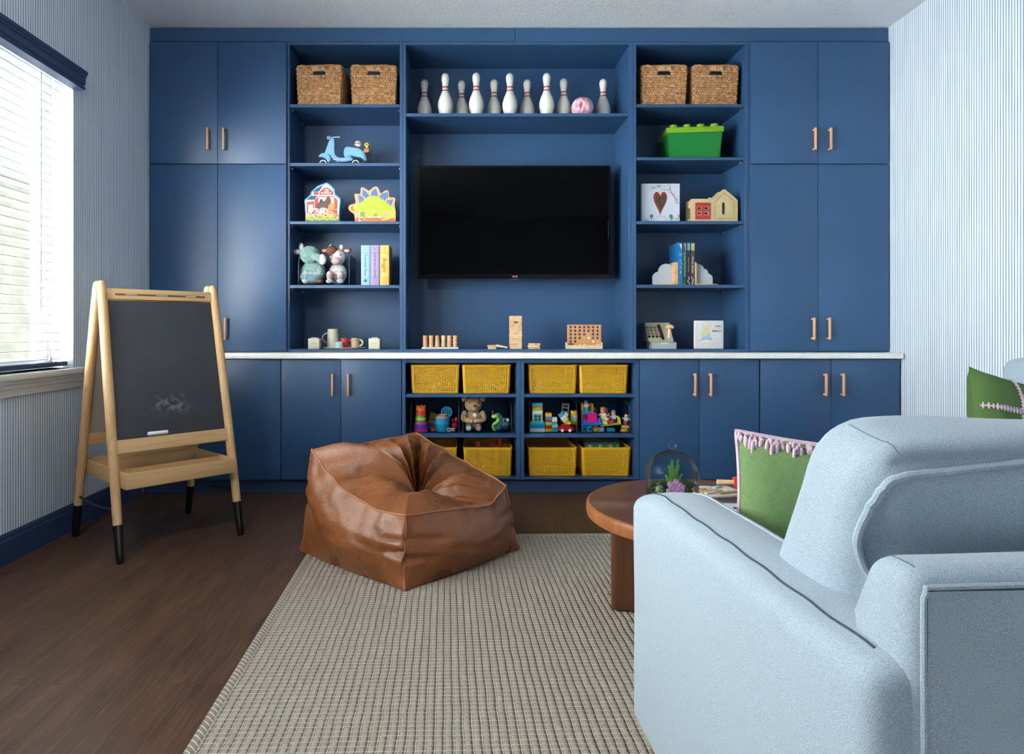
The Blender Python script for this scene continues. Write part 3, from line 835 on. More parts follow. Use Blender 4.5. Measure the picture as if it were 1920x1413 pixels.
# tray
tz0, tz1 = .330, .402
tx, ty0, ty1 = .272, -Dp + .0 , Dp - .03
def trayY(sy, z): return PT[(-1, sy)](z).y
ty0 = -.300; ty1 = .285
tr = MB(); th = .014
tr.box(-tx, tx, ty0 + th, ty1 - th, tz0 + .008, tz0 + .014, M_oak[0])
to = tr.build('tray', ea)
def tb(x0, x1, y0, y1, z0, z1, ax):
    q = MB(); q.box(x0, x1, y0, y1, z0, z1, M_oak[ax], .0015, 2); q.build('tray_side', to)
tb(-tx, tx, ty0, ty0 + th, tz0, tz1, 0); tb(-tx, tx, ty1 - th, ty1, tz0, tz1, 0)
tb(-tx, -tx + th, ty0 + th, ty1 - th, tz0, tz1, 1); tb(tx - th, tx, ty0 + th, ty1 - th, tz0, tz1, 1)
for y in (ty0 + .155, ty1 - .15):
    q = MB(); q.box(-tx + th, tx - th, y - .006, y + .006, tz0 + .014, tz1 - .006, M_oak[0], .001); q.build('tray_divider', to)
q = MB(); q.box(tx - .075, tx - .063, ty0 + .161, ty1 - .156, tz0 + .014, tz1 - .012, M_oak[1], .001)
# black side rods
for sx in (-1, 1):
    a, b_ = PT[(sx, -1)](.235), PT[(sx, 1)](.215)
    pts = []
    for i in range(13):
        t = i / 12; p_ = a.lerp(b_, t); p_.z -= .018 * math.sin(PI * t); p_.x -= sx * .0; pts.append(p_)
    q = MB(); q.tube(pts, .0065, M_black, 10); q.build('stay_rod', ea, label='thin black stay rod')
# chalk holder lying on the lower rail
ch = thing('chalk_holder', 'white rounded chalk eraser bar resting on the easel rail', 'eraser')
ch.matrix_world = ea.matrix_basis @ Mb @ Matrix.Translation((-.085, .0125, .018))
mb = MB(); mb.tube([(-.048, 0, 0), (-.044, 0, 0), (.044, 0, 0), (.048, 0, 0)], [.007, .0095, .0095, .007], P('dcdee0'), 14); mb.build('eraser_body', ch)
mb = MB(); mb.box(-.040, .040, -.004, .004, -.0115, -.0085, P('b9bcc0')); mb.build('felt_strip', ch)

# ------------------------------------------------------------ bean bag
BB = Vector((-.24, 3.235, .0132))
bb = thing('bean_bag_chair', 'slouchy tan leather bean bag chair with piped rim standing on the rug corner', 'bean bag', BB)
cor = [Vector((-.228, 2.765)), Vector((.262, 3.27)), Vector((-.24, 3.73)), Vector((-.745, 3.235))]      # F R B L
cor = [c - Vector((BB.x, BB.y)) for c in cor]
rimz = [(0, .285), (.4, .266), (.72, .246), (.86, .268), (1, .302), (1.5, .385), (2, .488), (2.25, .478), (2.55, .465), (2.85, .435), (3, .482), (3.18, .40), (3.45, .325), (3.75, .285), (4, .285)]
def rz_(s):
    s %= 4
    for (a, za), (b_, zb) in zip(rimz, rimz[1:]):
        if a <= s <= b_:
            t = (s - a) / (b_ - a); t = t * t * (3 - 2 * t) if 0 else t
            return za + (zb - za) * t
    return .285
def base2(s, out=0.0):
    s %= 4; i = int(s) % 4; t = s - int(s)
    p = cor[i].lerp(cor[(i + 1) % 4], t)
    d = (cor[(i + 1) % 4] - cor[i]).normalized(); nrm = Vector((d.y, -d.x))
    return p + nrm * out * (math.sin(PI * t) ** .8 if 0 < t < 1 else 0), nrm, t, i
def fold(x):      # ridge profile
    return 1 - abs(((x) % 1) * 2 - 1)
def outer(s, v):
    """v 0 at the floor, 1 at the rim"""
    p, nrm, t, i = base2(s)
    bulge = (.040 + .035 * math.sin(PI * v)) * math.sin(PI * t) ** .7 * math.sin(PI * min(1, .12 + v * .8)) ** .6
    z = rz_(s) * v
    top = 1 - .10 * v ** 1.5                 # rim pulled a little inwards
    if i == 0: top += .10 * math.exp(-((t - .70) / .13) ** 2) * v ** 6
    if i == 3 or i == 2: top += .03 * v
    q = Vector((p.x * top, p.y * top)) + nrm * bulge
    # creases near the corner seams and the rim
    e = min(t, 1 - t)
    wr = 0
    wr += -.020 * math.exp(-(e / .13) ** 2) * math.exp(-((v - .40 - .03 * i) / .045) ** 2)
    wr += -.012 * math.exp(-(e / .16) ** 2) * math.exp(-((v - .66) / .04) ** 2)
    wr += .008 * noise.noise((s * 3.0, v * 3.0, 1.3)) * math.sin(PI * v)
    wr += .035 * max(0, v - .5) * noise.noise((s * 9, v * 2.5, 4.0)) + .010 * noise.noise((s * 5 + v * 3, v * 7, 9.0)) * math.sin(PI * v)
    # lower flare at left corner
    q = q + nrm * wr
    c = math.exp(-(min(t, 1 - t) / .06) ** 2) * math.exp(-(v / .10) ** 2)
    q = q * (1 + .035 * c)
    return Vector((q.x, q.y, max(0.0, z)))
HC = Vector((.035, -.085)); HZ = .10
FOLDS = ((1.02, .16, .035), (1.30, .09, .050), (1.46, .05, -.050), (1.62, .10, .060), (1.80, .12, .045), (1.955, .045, -.095), (2.10, .10, .055), (2.24, .05, -.040), (2.36, .10, .055), (2.50, .05, -.060), (2.64, .09, .050), (2.80, .06, -.050), (3.05, .16, .045), (3.30, .07, -.045), (3.62, .22, .022), (.30, .2, .018), (.66, .07, -.040), (.86, .12, .035))
def inner(s, r):
    """r 1 at the rim, 0 at the hollow's centre"""
    P1 = outer(s, 1.0)
    q = Vector((P1.x, P1.y)); s4 = s % 4
    hard = .5 + .5 * math.cos((s4 - 0.05) * PI / 2)      # 1 around the front corner
    # the hollow is a long cleft that runs across behind the front lip
    a_ = (s4 - .05) * PI / 2
    cen = HC + Vector((-.05, .02)) * max(0, -math.cos(a_ + PI * .62)) + Vector((.05, -.012)) * max(0, -math.cos(a_ - PI * .45))
    p = cen.lerp(q, r ** (1.0 + .2 * hard))
    z = HZ + (P1.z - HZ) * (1 - (1 - r) ** (1.6 + 2.6 * hard))
    z += .055 * math.sin(PI * r) * (0.25 + 1.0 * hard) * (r ** .5)
    amp = math.sin(PI * r ** .8) ** 1.1
    f = 0
    for c_, w_, h in FOLDS:
        bend = .10 * math.sin(c_ * 7) * (1 - r)          # folds wander on their way down
        d = (s4 - c_ - bend + 2) % 4 - 2
        k = max(0, 1 - abs(d) / (w_ * (1.25 - .35 * r)))
        f += h * (k ** .8 if h < 0 else k)
    z += f * amp * 1.15
    z += (.020 * noise.noise((p.x * 8, p.y * 8, 2.2)) + .010 * abs(noise.noise((p.x * 19, p.y * 19, 7.1)))) * amp
    nrm = (q - HC).normalized()
    p = p - nrm * f * amp * .55
    return Vector((p.x, p.y, max(.05, z)))
mb = MB(); NU = 280
mb.grid(lambda u, v: outer(u * 4, v), NU, 26, M_leather, cu=True)
mb.add([outer(i * 4 / NU, 0) for i in range(NU)], [tuple(range(NU))], M_leather)
mb.build('outer_shell', bb, smooth=70)
mb = MB()
mb.grid(lambda u, v: inner(u * 4, 1 - v * .985), NU, 48, M_leather, cu=True)
mb.add([inner(i * 4 / NU, .015) for i in range(NU)], [tuple(range(NU))], M_leather)
mb.build('seat_hollow', bb, smooth=80)
mb = MB(); mb.tube([outer(i * 4 / 160, 1) + Vector((0, 0, .001)) for i in range(160)], .0042, M_lpipe, 7, closed=True)
mb.build('rim_piping', bb)
for k in range(4):
    mb = MB(); mb.tube([outer(k, v / 24) * 1.0 + Vector((cor[k].x, cor[k].y, 0)).normalized() * .0005 for v in range(25)], .0028, M_lpipe, 6)
    mb.build('corner_seam', bb)

# ------------------------------------------------------------ coffee table
TC = Vector((.905, 2.52, 0)); TR, TZ = .437, .42
ct = thing('coffee_table', 'round dark acacia coffee table with thick crossed plank legs beside the sofa arm', 'coffee table', TC, .0)
mb = MB(); mb.lathe([(TR - .012, TZ - .052), (TR - .003, TZ - .047), (TR, TZ - .038), (TR, TZ - .014), (TR - .003, TZ - .004), (TR - .01, TZ)], M_walnute, 96)
mb.lathe([(TR - .01, TZ), (0, TZ + .0002)], M_walnut[0], 96, cap=False)
mb.build('table_top', ct, smooth=30)
for a in (math.radians(-12), math.radians(78)):
    mb = MB(); mb.box(-.345, .345, -.038, .038, .011, TZ - .053, M_walnut[2], .022, 4, M=Matrix.Rotation(a, 4, 'Z'))
    mb.build('plank_leg', ct)

# cloche with plants
cl = thing('glass_cloche', 'glass dome over moss, fern and a pink flower on the coffee table', 'cloche', (.773, 2.50, TZ))
mb = MB(); mb.lathe([(0, .001), (.098, .001), (.102, .006), (.102, .014), (.098, .018), (0, .018)], M_walnut[0], 48); mb.build('wooden_base', cl)
mb = MB(); pr = [(.0945, .019), (.0945, .06), (.0945, .11)]
for i in range(1, 17):
    a = PI / 2 * i / 16; pr.append((.0945 * math.cos(a) + .0008, .115 + .088 * math.sin(a)))
pr[-1] = (.007, pr[-1][1])
mb.lathe(pr, M_glass, 48, cap=False); mb.lathe([(r - .0025 if r > .004 else r, z - .001) for r, z in pr], M_glass, 48, cap=False); mb.build('glass_dome', cl, smooth=60)
mb = MB(); mb.lathe([(.007, .2), (.006, .206), (.0065, .211)], M_glass, 16, cap=False); mb.ball((0, 0, .223), .0145, M_glass, 20, 12); mb.build('knob', cl, smooth=60)
mb = MB(); M_moss = mat('moss', '4c5a35', .95, bump=(120, 1, .01), var=('707a55', 60, 4, .4, .6))
mb.ball((0, 0, .026), (.084, .084, .022), M_moss, 30, 12, fn=lambda d: 1 + .22 * noise.noise(d * 4)); mb.build('moss_bed', cl)
rnd = random.Random(3)
M_fern = mat('fern_green', '6f9a3c', .6); M_leaf = mat('dark_leaf', '3e5a38', .6); M_palel = mat('silver_leaf', '8fa187', .7)
def frond(mb, base, dirv, L_, m, nl=14, wl=.011):
    d = Vector(dirv).normalized(); pts = []
    for i in range(9):
        t = i / 8; pts.append(Vector(base) + d * L_ * t + Vector((d.x, d.y, 0)) * .3 * L_ * t * t - Vector((0, 0, .12 * L_ * t * t)))
    mb.tube(pts, .0007, m, 5)
    side = d.cross(Vector((0, 1, .2))).normalized()
    for i in range(nl):
        t = .15 + .85 * i / nl; k = t * 8; p0 = pts[int(k)].lerp(pts[min(8, int(k) + 1)], k - int(k))
        l = wl * (1 - t * .6)
        for sg in (-1, 1):
            e_ = p0 + side * sg * l + d * l * .6
            w_ = d * .0018
            mb.add([p0 - w_, e_, p0 + w_, p0.lerp(e_, .5) + w_ * 1.3 + Vector((0, .0006, 0))], [(0, 1, 3), (0, 3, 2)], m)
mb = MB()
for q in ((-.006, .01, 1, .14), (.12, .0, 1, .145), (-.10, -.05, 1, .12), (.20, .1, 1, .12), (.02, -.2, 1, .11), (.3, -.1, 1, .09), (-.25, 0, 1, .08), (.06, .2, 1, .13)): frond(mb, (.0, 0, .045), q[:3], q[3], M_fern, 18, .013)
mb.build('fern', cl)
def leafball(c, r, n_, m, size):
    mb = MB()
    for i in range(n_):
        d = Vector((rnd.uniform(-1, 1), rnd.uniform(-1, 1), rnd.uniform(-.2, 1))).normalized(); p0 = Vector(c) + d * r * rnd.uniform(.5, 1)
        e1 = d.cross(Vector((rnd.random(), rnd.random(), rnd.random()))).normalized() * size; e2 = d.cross(e1).normalized() * size * .5
        mb.add([p0 - e1, p0 - e2 * .9, p0 + e1, p0 + e2 * .9 + d * size * .2], [(0, 1, 2), (0, 2, 3)], m)
    return mb
leafball((-.045, -.01, .062), .038, 240, M_leaf, .007).build('leafy_sprig', cl)
leafball((.05, -.005, .060), .038, 260, M_leaf, .007).build('leafy_sprig', cl)
leafball((-.058, -.035, .068), .020, 80, M_palel, .005).build('silver_sprig', cl)
mb = MB()
for (x, z) in ((-.018, .078), (-.028, .066), (.0, .074), (.006, .088), (-.012, .058), (.014, .064), (-.024, .09), (-.005, .098), (.018, .08)):
    for k in range(5):
        a = 2 * PI * k / 5 + x * 90
        mb.ball((x + .0066 * math.cos(a), -.056, z + .0066 * math.sin(a)), (.0062, .002, .0062), mat('pink_petal', 'cb8fc6', .6), 8, 5)
    mb.ball((x, -.059, z), .0022, P('efe3b0'), 6, 4)
mb.build('pink_flower', cl)

# board with wooden toy pieces, red-white sticks, book on the table
def on_table(px, py): Y = (EYE - TZ) * F / (py - PY); return hx(px, Y), Y
pb_ = thing('wooden_puzzle_board', 'pale puzzle board with loose wooden pieces on the coffee table beside the dome', 'puzzle board', (*on_table(1345, 924), TZ + .0003), math.radians(14))
mb = MB(); mb.box(-.10, .095, -.075, .08, 0, .008, mat('pale_board', 'cfc9bc', .5), .003, 2); mb.build('board', pb_)
cs = ['c9a57a', 'b98f60', 'd9c8a8', '9fb0b8', 'd8d2c6', 'a67c52', 'c0c4c0', 'cda678']
for i, (x, y, l, a) in enumerate(((-.06, .03, .06, .1), (-.02, -.01, .07, -.25), (-.05, -.03, .05, .2), (.03, .045, .05, .5), (-.02, .055, .045, -.2), (.02, -.045, .085, .05), (.06, -.01, .03, 1.1), (-.075, .0, .03, .9))):
    q = MB(); q.box(-l / 2, l / 2, -.008, .008, 0, .007, P(cs[i]), .002, 2)
    o = q.build('wooden_piece', loc=(0, 0, 0)); M_ = Matrix.Translation(pb_.location) @ Matrix.Rotation(math.radians(14), 4, 'Z') @ Matrix.Translation((x, y, .0083))
    o.location = M_.translation; o.rotation_euler = (0, 0, math.radians(14) + a)
    tag(o, ('tan stick at the far left of the puzzle board', 'brown wooden stick across the middle of the puzzle board', 'cream stick at the near left of the puzzle board', 'grey-blue stick at the far right of the puzzle board', 'off-white stick along the far edge of the puzzle board', 'long brown stick along the near edge of the puzzle board', 'small grey chip at the right of the puzzle board', 'small tan chip at the left end of the puzzle board')[i], 'toy piece', 'loose wooden pieces on the puzzle board')
x, y = on_table(1385, 914)
rt = thing('wooden_hammer_toy', 'pale wooden rod toy with two red blocks lying on the coffee table', 'toy', (x, y, TZ), math.radians(-8))
mb = MB(); mb.tube([(-.085, 0, .021), (.10, 0, .021)], .010, M_toywood, 14); mb.build('rod', rt)
for xx in (-.005, .05): mb = MB(); mb.box(xx - .016, xx + .016, -.02, .02, .001, .041, P('c8432c'), .004, 2); mb.build('block', rt, label='red block')
x, y = on_table(1405, 962)
bk = thing('picture_book', 'white hardcover picture book lying open side down at the near edge of the coffee table', 'book', (x + .01, y + .0, TZ + .0004), math.radians(-9))
bk['label'] = 'white picture book lying flat on the coffee table against the sofa arm'
mb = MB(); mb.box(-.09, .13, -.10, .085, 0, .012, P('d9dadf'), .002); mb.box(-.09, -.082, -.1, .085, .0122, .0126, P('8b97a6'))
mb.build('cover', bk)
mb = MB(); mb.add([(-0.065, 0.005, .0125), (-0.040, -0.017, .0125), (0.005, -0.025, .0125), (0.010, 0.005, .0125), (-0.015, 0.023, .0125), (-0.055, 0.030, .0125)], [(0, 1, 2, 3, 4, 5)], P('5c2430'))
mb.add([(-0.040, -0.005, .0128), (-0.015, -0.015, .0128), (-0.011, 0.005, .0128), (-0.033, 0.015, .0128)], [(0, 1, 2, 3)], P('b0476a'))
mb.build('cover_picture', bk)

# ------------------------------------------------------------ sofa
SO = Vector((.415, 1.665, 0)); sa = math.radians(2.3)
so_ = thing('sectional_sofa', 'large light grey-blue upholstered sectional sofa seen from behind at the right', 'sofa', SO, sa)
def wrn(k, sc1, amp):
    def f(p):
        d = noise.noise_vector((p.x * sc1 + k, p.y * sc1, p.z * sc1)); return p + d * amp
    return f
def arm_fn(p):
    # crown across the arm, slight droop at its front
    u = (p.x - .085) / .085
    if p.z > .5: p.z += .014 * (1 - u * u) * min(1, (p.z - .5) / .15)
    if p.y > -.16 and p.z > .45: p.z -= .03 * ((p.y + .16) / .16) ** 2 * ((p.z - .45) / .25)
    d = noise.noise_vector((p.x * 3, p.y * 4, p.z * 4)); return p + d * .003
mb = MB(); softbox(mb, 0, .172, -.905, 0, .125, .682, .026, M_sofa, (.004, .002, .0), 24, arm_fn); arm_mb = mb; mb.build('arm', so_, smooth=75)
mb = MB(); pts = [(.026 + .0015 * math.sin(t * .9), -.86 + t * .847 / 50, .76) for t in range(51)] + [(.030 + u * .016, .02, .70 - .03 * u) for u in range(0, 8)]
mb.tube(hug(arm_mb, pts, .0002), .0019, M_seam, 6); mb.build('arm_seam', so_, label='dark seam along the top of the arm')
mb = MB(); mb.tube(hug(arm_mb, [(.150, -.78 + t * .77 / 40, .76) for t in range(41)], .0), .0032, M_sofa, 6); mb.build('arm_seam', so_)
# back frame
def bk_fn(p):
    t = max(0, min(1, (p.z - .40) / .4))
    if p.y > -.85: p.y += .05 * (1 - abs(p.z - .70) / .10) if abs(p.z - .70) < .10 else 0
    d = noise.noise_vector((p.x * 4, p.y * 4 + 5, p.z * 4)); return p + d * .003
mb = MB(); softbox(mb, .044, 2.40, -.912, -.836, .125, .802, .026, M_sofa, (0, .002, .006), 34, bk_fn); bf_mb = mb; mb.build('back_frame', so_, smooth=75)
pts = [(.047, -.94, .14 + t * .63 / 14) for t in range(15)] + [(.050, -.94, .781), (.058, -.94, .788)] + [(.075 + t * .07, -.94, .789) for t in range(32)]
mb = MB(); mb.tube(hug(bf_mb, pts, .001), .0034, M_sofa, 7); mb.build('back_piping', so_)
mb = MB(); mb.tube(hug(bf_mb, [(p[0] + (.0048 if i < 15 else .003), p[1], p[2] - (.0048 if i > 14 else 0)) for i, p in enumerate(pts)], .0003), .0016, M_seam, 6); mb.build('back_seam', so_, label='dark seam beside the piping')
mb = MB(); mb.tube(hug(bf_mb, [(.040 + .010 * (9 - t) / 9, -.905 + t * .010, .86) for t in range(10)], .0002), .0008, M_seam2, 5); mb.build('back_seam', so_)
# seat base and seat cushions
mb = MB(); softbox(mb, .175, 2.38, -.82, -.02, .125, .30, .02, M_sofa, n=20); mb.build('seat_base', so_)
for i in range(2):
    x0 = .178 + i * .86; mb = MB(); softbox(mb, x0, x0 + .855, -.80, .0, .302, .45, .045, M_sofa, (0, .01, .02), 14, wrn(i, 3, .004)); mb.build('seat_cushion', so_, smooth=75)
# back cushions: lean backwards, left one laps over the arm
def bc_fn(k, lap):
    def f(p):
        t = (p.z - .45) / .46
        p.y += -.115 * max(0, t - .35) - .14 * max(0, t - .42) * max(0, min(1, (p.y + .70) / .22))
        if p.z > .80: p.z -= .028 * max(0, min(1, (-.60 - (p.y + .06)) / .14)) * min(1, (p.z - .80) / .08)
        if lap and p.z < .655: p.x = max(p.x, .178 - .0 + (p.x - .09) * .05)
        # creases on the rear face
        if p.y < -.70 - .1 * max(0, t - .35):
            p.y += .013 * math.sin(p.z * 42 + p.x * 6) * math.exp(-((p.x - .16) / .22) ** 2) * (1 if lap else .3)
            p.y += .018 * noise.noise((p.x * 5, p.z * 9, k))
        if p.z > .84:
            p.z += .018 * noise.noise((p.x * 7 + p.y * 9, p.y * 4, k + 3))
            # hollow behind the piped corner
        d = noise.noise_vector((p.x * 3 + k, p.y * 3, p.z * 3)); return p + d * .006
    return f
for i, (x0, x1) in enumerate(((.092, 1.03), (1.04, 1.93))):
    f = bc_fn(i * 5, i == 0)
    mb = MB(); softbox(mb, x0, x1, -.704, -.46, .452, .934, .062, M_sofa, (.008, .02, .014), 30, f); cu_mb = mb; mb.build('back_cushion', so_, smooth=80)
    mb = MB(); pts = []
    xa, xb, ya = x0 + .004, x1 - .004, -.702
    for j in range(14): pts.append((xa + .004, ya, .70 - .0 + (j / 13) * (.85 - .70)) if i == 0 else (xa + .004, ya, .47 + j / 13 * .38))
    for j in range(1, 6): a = PI / 2 * j / 6; pts.append((xa + .004 + .045 * (1 - math.cos(a)), ya - .002, .85 + .045 * math.sin(a)))
    for j in range(26):
        u = j / 25; pts.append((xa + .05 + u * (xb - xa - .1), ya - .002, .897 + .024 * (1 - (2 * u - 1) ** 2)))
    mb.tube(hug(cu_mb, [f(Vector(p)) for p in pts], .002), .0060, M_sofa, 8); mb.build('cushion_piping', so_)
    if i == 0:
        mb = MB(); mb.tube(hug(cu_mb, [f(Vector((x0 + .040 - .016 * t / 14, -.715 + .20 * t / 14, .95))) for t in range(15)], .0001), .0008, M_seam2, 5); mb.build('cushion_seam', so_)
# chaise part along the right wall
mb = MB(); softbox(mb, 1.50, 2.38, .02, 1.52, .125, .30, .02, M_sofa, n=18); mb.build('seat_base', so_)
mb = MB(); softbox(mb, 1.50, 2.10, .02, 1.50, .302, .45, .045, M_sofa, (0, .01, .02), 16, wrn(8, 3, .004)); mb.build('seat_cushion', so_, smooth=75)
mb = MB(); softbox(mb, 2.26, 2.38, .02, 1.50, .30, .80, .034, M_sofa, n=16); mb.build('back_frame', so_, smooth=75)
mb = MB(); softbox(mb, 2.13, 2.27, .75, 1.42, .452, .93, .05, M_sofa, (.02, 0, .02), 14, wrn(12, 3, .006)); mb.build('back_cushion', so_, smooth=75)
for (x, y) in ((.05, -.05), (.05, -.86), (1.5, -.86), (2.3, -.86), (1.58, 1.42), (2.3, 1.42), (1.2, -.08)):
    mb = MB(); mb.tube([(x, y, .012), (x, y, .127)], [.014, .022], M_walnute, 14); mb.build('leg', so_, label='tapered wooden leg')

# green cushions
def pillow(loc, rot, w_, h_, th, m, label, style, name='throw_pillow'):
    t = thing(name, label, 'pillow', loc); t.rotation_euler = rot
    def pt(u, v, s):
        x, z = (u - .5), (v - .5)
        k = (1 - (2 * x) ** 4) * (1 - (2 * z) ** 4)
        pin = 1 - .07 * (1 - abs(2 * z) ** 2) * abs(2 * x) ** 3; pin2 = 1 - .07 * (1 - abs(2 * x) ** 2) * abs(2 * z) ** 3
        y = s * th / 2 * max(0, k) ** .62
        return Vector((x * w_ * pin, y + .004 * noise.noise((x * 6, z * 6, s)), z * h_ * pin2 + h_ / 2))
    mb = MB(); N = 26
    mb.grid(lambda u, v: pt(u, v, -1), N, N, m); mb.grid(lambda u, v: pt(u, v, 1), N, N, m)
    mb.build('cover', t, smooth=80)
    rnd = random.Random(len(label))
    mb = MB(); k = 0
    if style == 'edge':
        edge = [pt(0, i / 40, -1) for i in range(41)] + [pt(i / 40, 1, -1) for i in range(1, 41)]
        mb.tube(edge, .0055, M_pink, 6)
        for i in range(40):          # tufted stitches hanging from the top hem
            u = .015 + i * .0245; l = (.014, .020, .028, .020)[i % 4] + .004 * rnd.random()
            for q_ in range(3):
                du = rnd.uniform(-.010, .010); c_ = pt(min(.99, max(.01, u + du)), 1 - l * (.35 + .2 * q_) / h_, -1)
                mb.ball((c_.x, c_.y - .002, c_.z), (.0042, .0035, l * .52), M_pink, 7, 6)
    else:
        def stitch(fn, n_):
            mb.tube([fn(i / 30) + Vector((0, -.003, 0)) for i in range(31)], .0035, M_pink, 6)
            for i in range(n_):
                t0 = (i + .5) / n_; c = fn(t0); d = (fn(min(1, t0 + .02)) - fn(max(0, t0 - .02))).normalized(); s_ = d.cross(Vector((0, 1, 0))).normalized()
                l = .011 + .004 * rnd.random(); hz_ = abs(d.x) > abs(d.z)
                mb.ball((c.x, c.y - .003, c.z), (.0055 if hz_ else l, .004, l if hz_ else .0055), M_pink, 8, 5)
        stitch(lambda q: pt(.45, .02 + q * .96, -1), 26); stitch(lambda q: pt(.02 + q * .96, .60, -1), 26)
    mb.build('pink_stitching', t, label='pink wool stitching')
    return t
p1 = pillow((.795, 1.44, .452), (math.radians(5), math.radians(3), math.radians(-22)), .44, .385, .14, M_green, 'light green woven pillow with a pink tufted hem leaning behind the sofa arm', 'edge')
p2 = pillow((2.245, 2.78, .475), (math.radians(-13), math.radians(13), math.radians(14)), .42, .41, .14, M_green2, 'deep green pillow with crossing pink stitch lines on the far sofa seat', 'cross')
def smooth_poly(pts, it=2):
    for _ in range(it):
        o = []
        for a, b_ in zip(pts, pts[1:] + pts[:1]): o += [(a[0] * .75 + b_[0] * .25, a[1] * .75 + b_[1] * .25), (a[0] * .25 + b_[0] * .75, a[1] * .25 + b_[1] * .75)]
        pts = o
    return pts
# ------------------------------------------------------------ woven seagrass baskets
M_sea = mat('seagrass', 'b98a5c', .8, var=('8a5f38', 55, 4, .38, .66), bump=(220, .5, .002))
M_seag = mat('seagrass_pale', 'd0a678', .8, var=('9d7347', 70, 4, .4, .62), bump=(260, .5, .002))
def basket_proto():
    w0, w1, h, d0, d1 = .143, .154, .268, .13, .14      # half widths bottom/top
    mb = MB(); rows, cols = 15, 20
    hole = (-.042, .042, .205, .232)
    def wall(p0, p1, wdt, tilt, hole_here, nx):
        """p0 bottom centre, direction p1 across; braided rows of plump stitches"""
        ax = Vector(p1).normalized(); nn = ax.cross(Vector((0, 0, 1))).normalized()
        for r in range(rows):
            z = .010 + r * (h - .022) / rows; hw = wdt[0] + (wdt[1] - wdt[0]) * z / h; off = tilt * z / h
            for c in range(nx):
                x = -hw + (c + .5 + (.5 if r % 2 else 0)) * 2 * hw / nx
                if x > hw - .002: continue
                if hole_here and hole[0] < x < hole[1] and hole[2] - .004 < z + .008 < hole[3] + .006: continue
                p = Vector(p0) + ax * x + nn * (off + .001) + Vector((0, 0, z + .008))
                sl = .45 if (r % 2) else -.45
                M = Matrix.Translation(p) @ Matrix(((ax.x, nn.x, 0, 0), (ax.y, nn.y, 0, 0), (0, 0, 1, 0), (0, 0, 0, 1))) @ Matrix.Rotation(sl + .15 * random.uniform(-1, 1), 4, 'Y')
                mb.ball((0, 0, 0), (.0118, .0052, .0068), M_seag if random.random() < .35 else M_sea, 6, 4, M=M)
    wall((0, -d0, 0), (1, 0, 0), (w0, w1), d1 - d0, True, 17)
    wall((w0, 0, 0), (0, 1, 0), (d0, d1), w1 - w0, False, 14)
    wall((-w0, 0, 0), (0, -1, 0), (d0, d1), w1 - w0, False, 14)
    wall((0, d0, 0), (-1, 0, 0), (w0, w1), d1 - d0, True, 14)
    # inner lining walls with the hand hole open
    t = .004
    def lining(z0, z1, xa=None, xb=None):
        for sy in (-1, 1):
            y0 = sy * (d0 + (d1 - d0) * z0 / h - .002); y1 = sy * (d0 + (d1 - d0) * z1 / h - .002)
            h0 = w0 + (w1 - w0) * z0 / h - .003; h1 = w0 + (w1 - w0) * z1 / h - .003
            a0, b0 = (-h0, h0) if xa is None else (xa if xa > -1 else -h0, xb if xb < 1 else h0)
            a1, b1 = (-h1, h1) if xa is None else (xa if xa > -1 else -h1, xb if xb < 1 else h1)
            mb.add([(a0, y0, z0), (b0, y0, z0), (b1, y1, z1), (a1, y1, z1), (a0, y0 - sy * t, z0), (b0, y0 - sy * t, z0), (b1, y1 - sy * t, z1), (a1, y1 - sy * t, z1)],
                   [(0, 1, 2, 3), (4, 7, 6, 5), (0, 4, 5, 1), (1, 5, 6, 2), (2, 6, 7, 3), (3, 7, 4, 0)], M_sea)
    lining(.001, hole[2]); lining(hole[2], hole[3], -9, hole[0]); lining(hole[2], hole[3], hole[1], 9); lining(hole[3], h - .004)
    for sx in (-1, 1):
        mb.add([(sx * (w0 - .003), -d0, .001), (sx * (w0 - .003), d0, .001), (sx * (w1 - .003), d1, h - .004), (sx * (w1 - .003), -d1, h - .004),
                (sx * (w0 - .007), -d0, .001), (sx * (w0 - .007), d0, .001), (sx * (w1 - .007), d1, h - .004), (sx * (w1 - .007), -d1, h - .004)],
               [(0, 1, 2, 3), (4, 7, 6, 5), (0, 4, 5, 1), (1, 5, 6, 2), (2, 6, 7, 3), (3, 7, 4, 0)], M_sea)
    mb.box(-w0, w0, -d0, d0, .001, .006, M_sea)
    return mb
bk0 = thing('woven_basket', 'woven seagrass basket with a hand hole, the first beside the left cupboard, top shelf', 'basket', (0, 0, 0))
basket_proto().build('woven_body', bk0, smooth=80)
mb = MB(); pts = []
for i in range(64):
    a = 2 * PI * i / 64; ca, sa_ = math.cos(a), math.sin(a)
    pts.append((.152 * math.copysign(abs(ca) ** .22, ca), .138 * math.copysign(abs(sa_) ** .22, sa_), .266 + .003 * math.sin(i * 1.7)))
mb.tube(pts, .0075, M_sea, 8, closed=True); mb.build('rolled_rim', bk0)
mb = MB()
for i in range(15): mb.tube([(-.042 + i * .006, -.1395 + .009 * math.cos(q), .252 + .017 * math.sin(q)) for q in [2 * PI * k / 8 for k in range(8)]], .0033, M_seag, 5, closed=True)
mb.build('handle_wrap', bk0)
YB_ = YU + .17
def bx_(px): return hx(px, YU + .04)
bk0.location = (bx_(599) + .004, YB_, SZ['a']); bk0.rotation_euler = (0, 0, math.radians(-2)); bk0['group'] = 'seagrass baskets on the top shelves'
for px, l, r_, z in ((700, 'woven seagrass basket on the top shelf, against the upright of the pin niche', 2, 'a'), (1245.5, 'woven seagrass basket with a hand hole, above the green box beside the pin niche', -1, 'a'), (1340.5, 'woven seagrass basket with a hand hole, touching the right cupboard side, top shelf', 2, 'a')):
    dup(bk0, (bx_(px), YB_, SZ[z]), math.radians(r_), l)

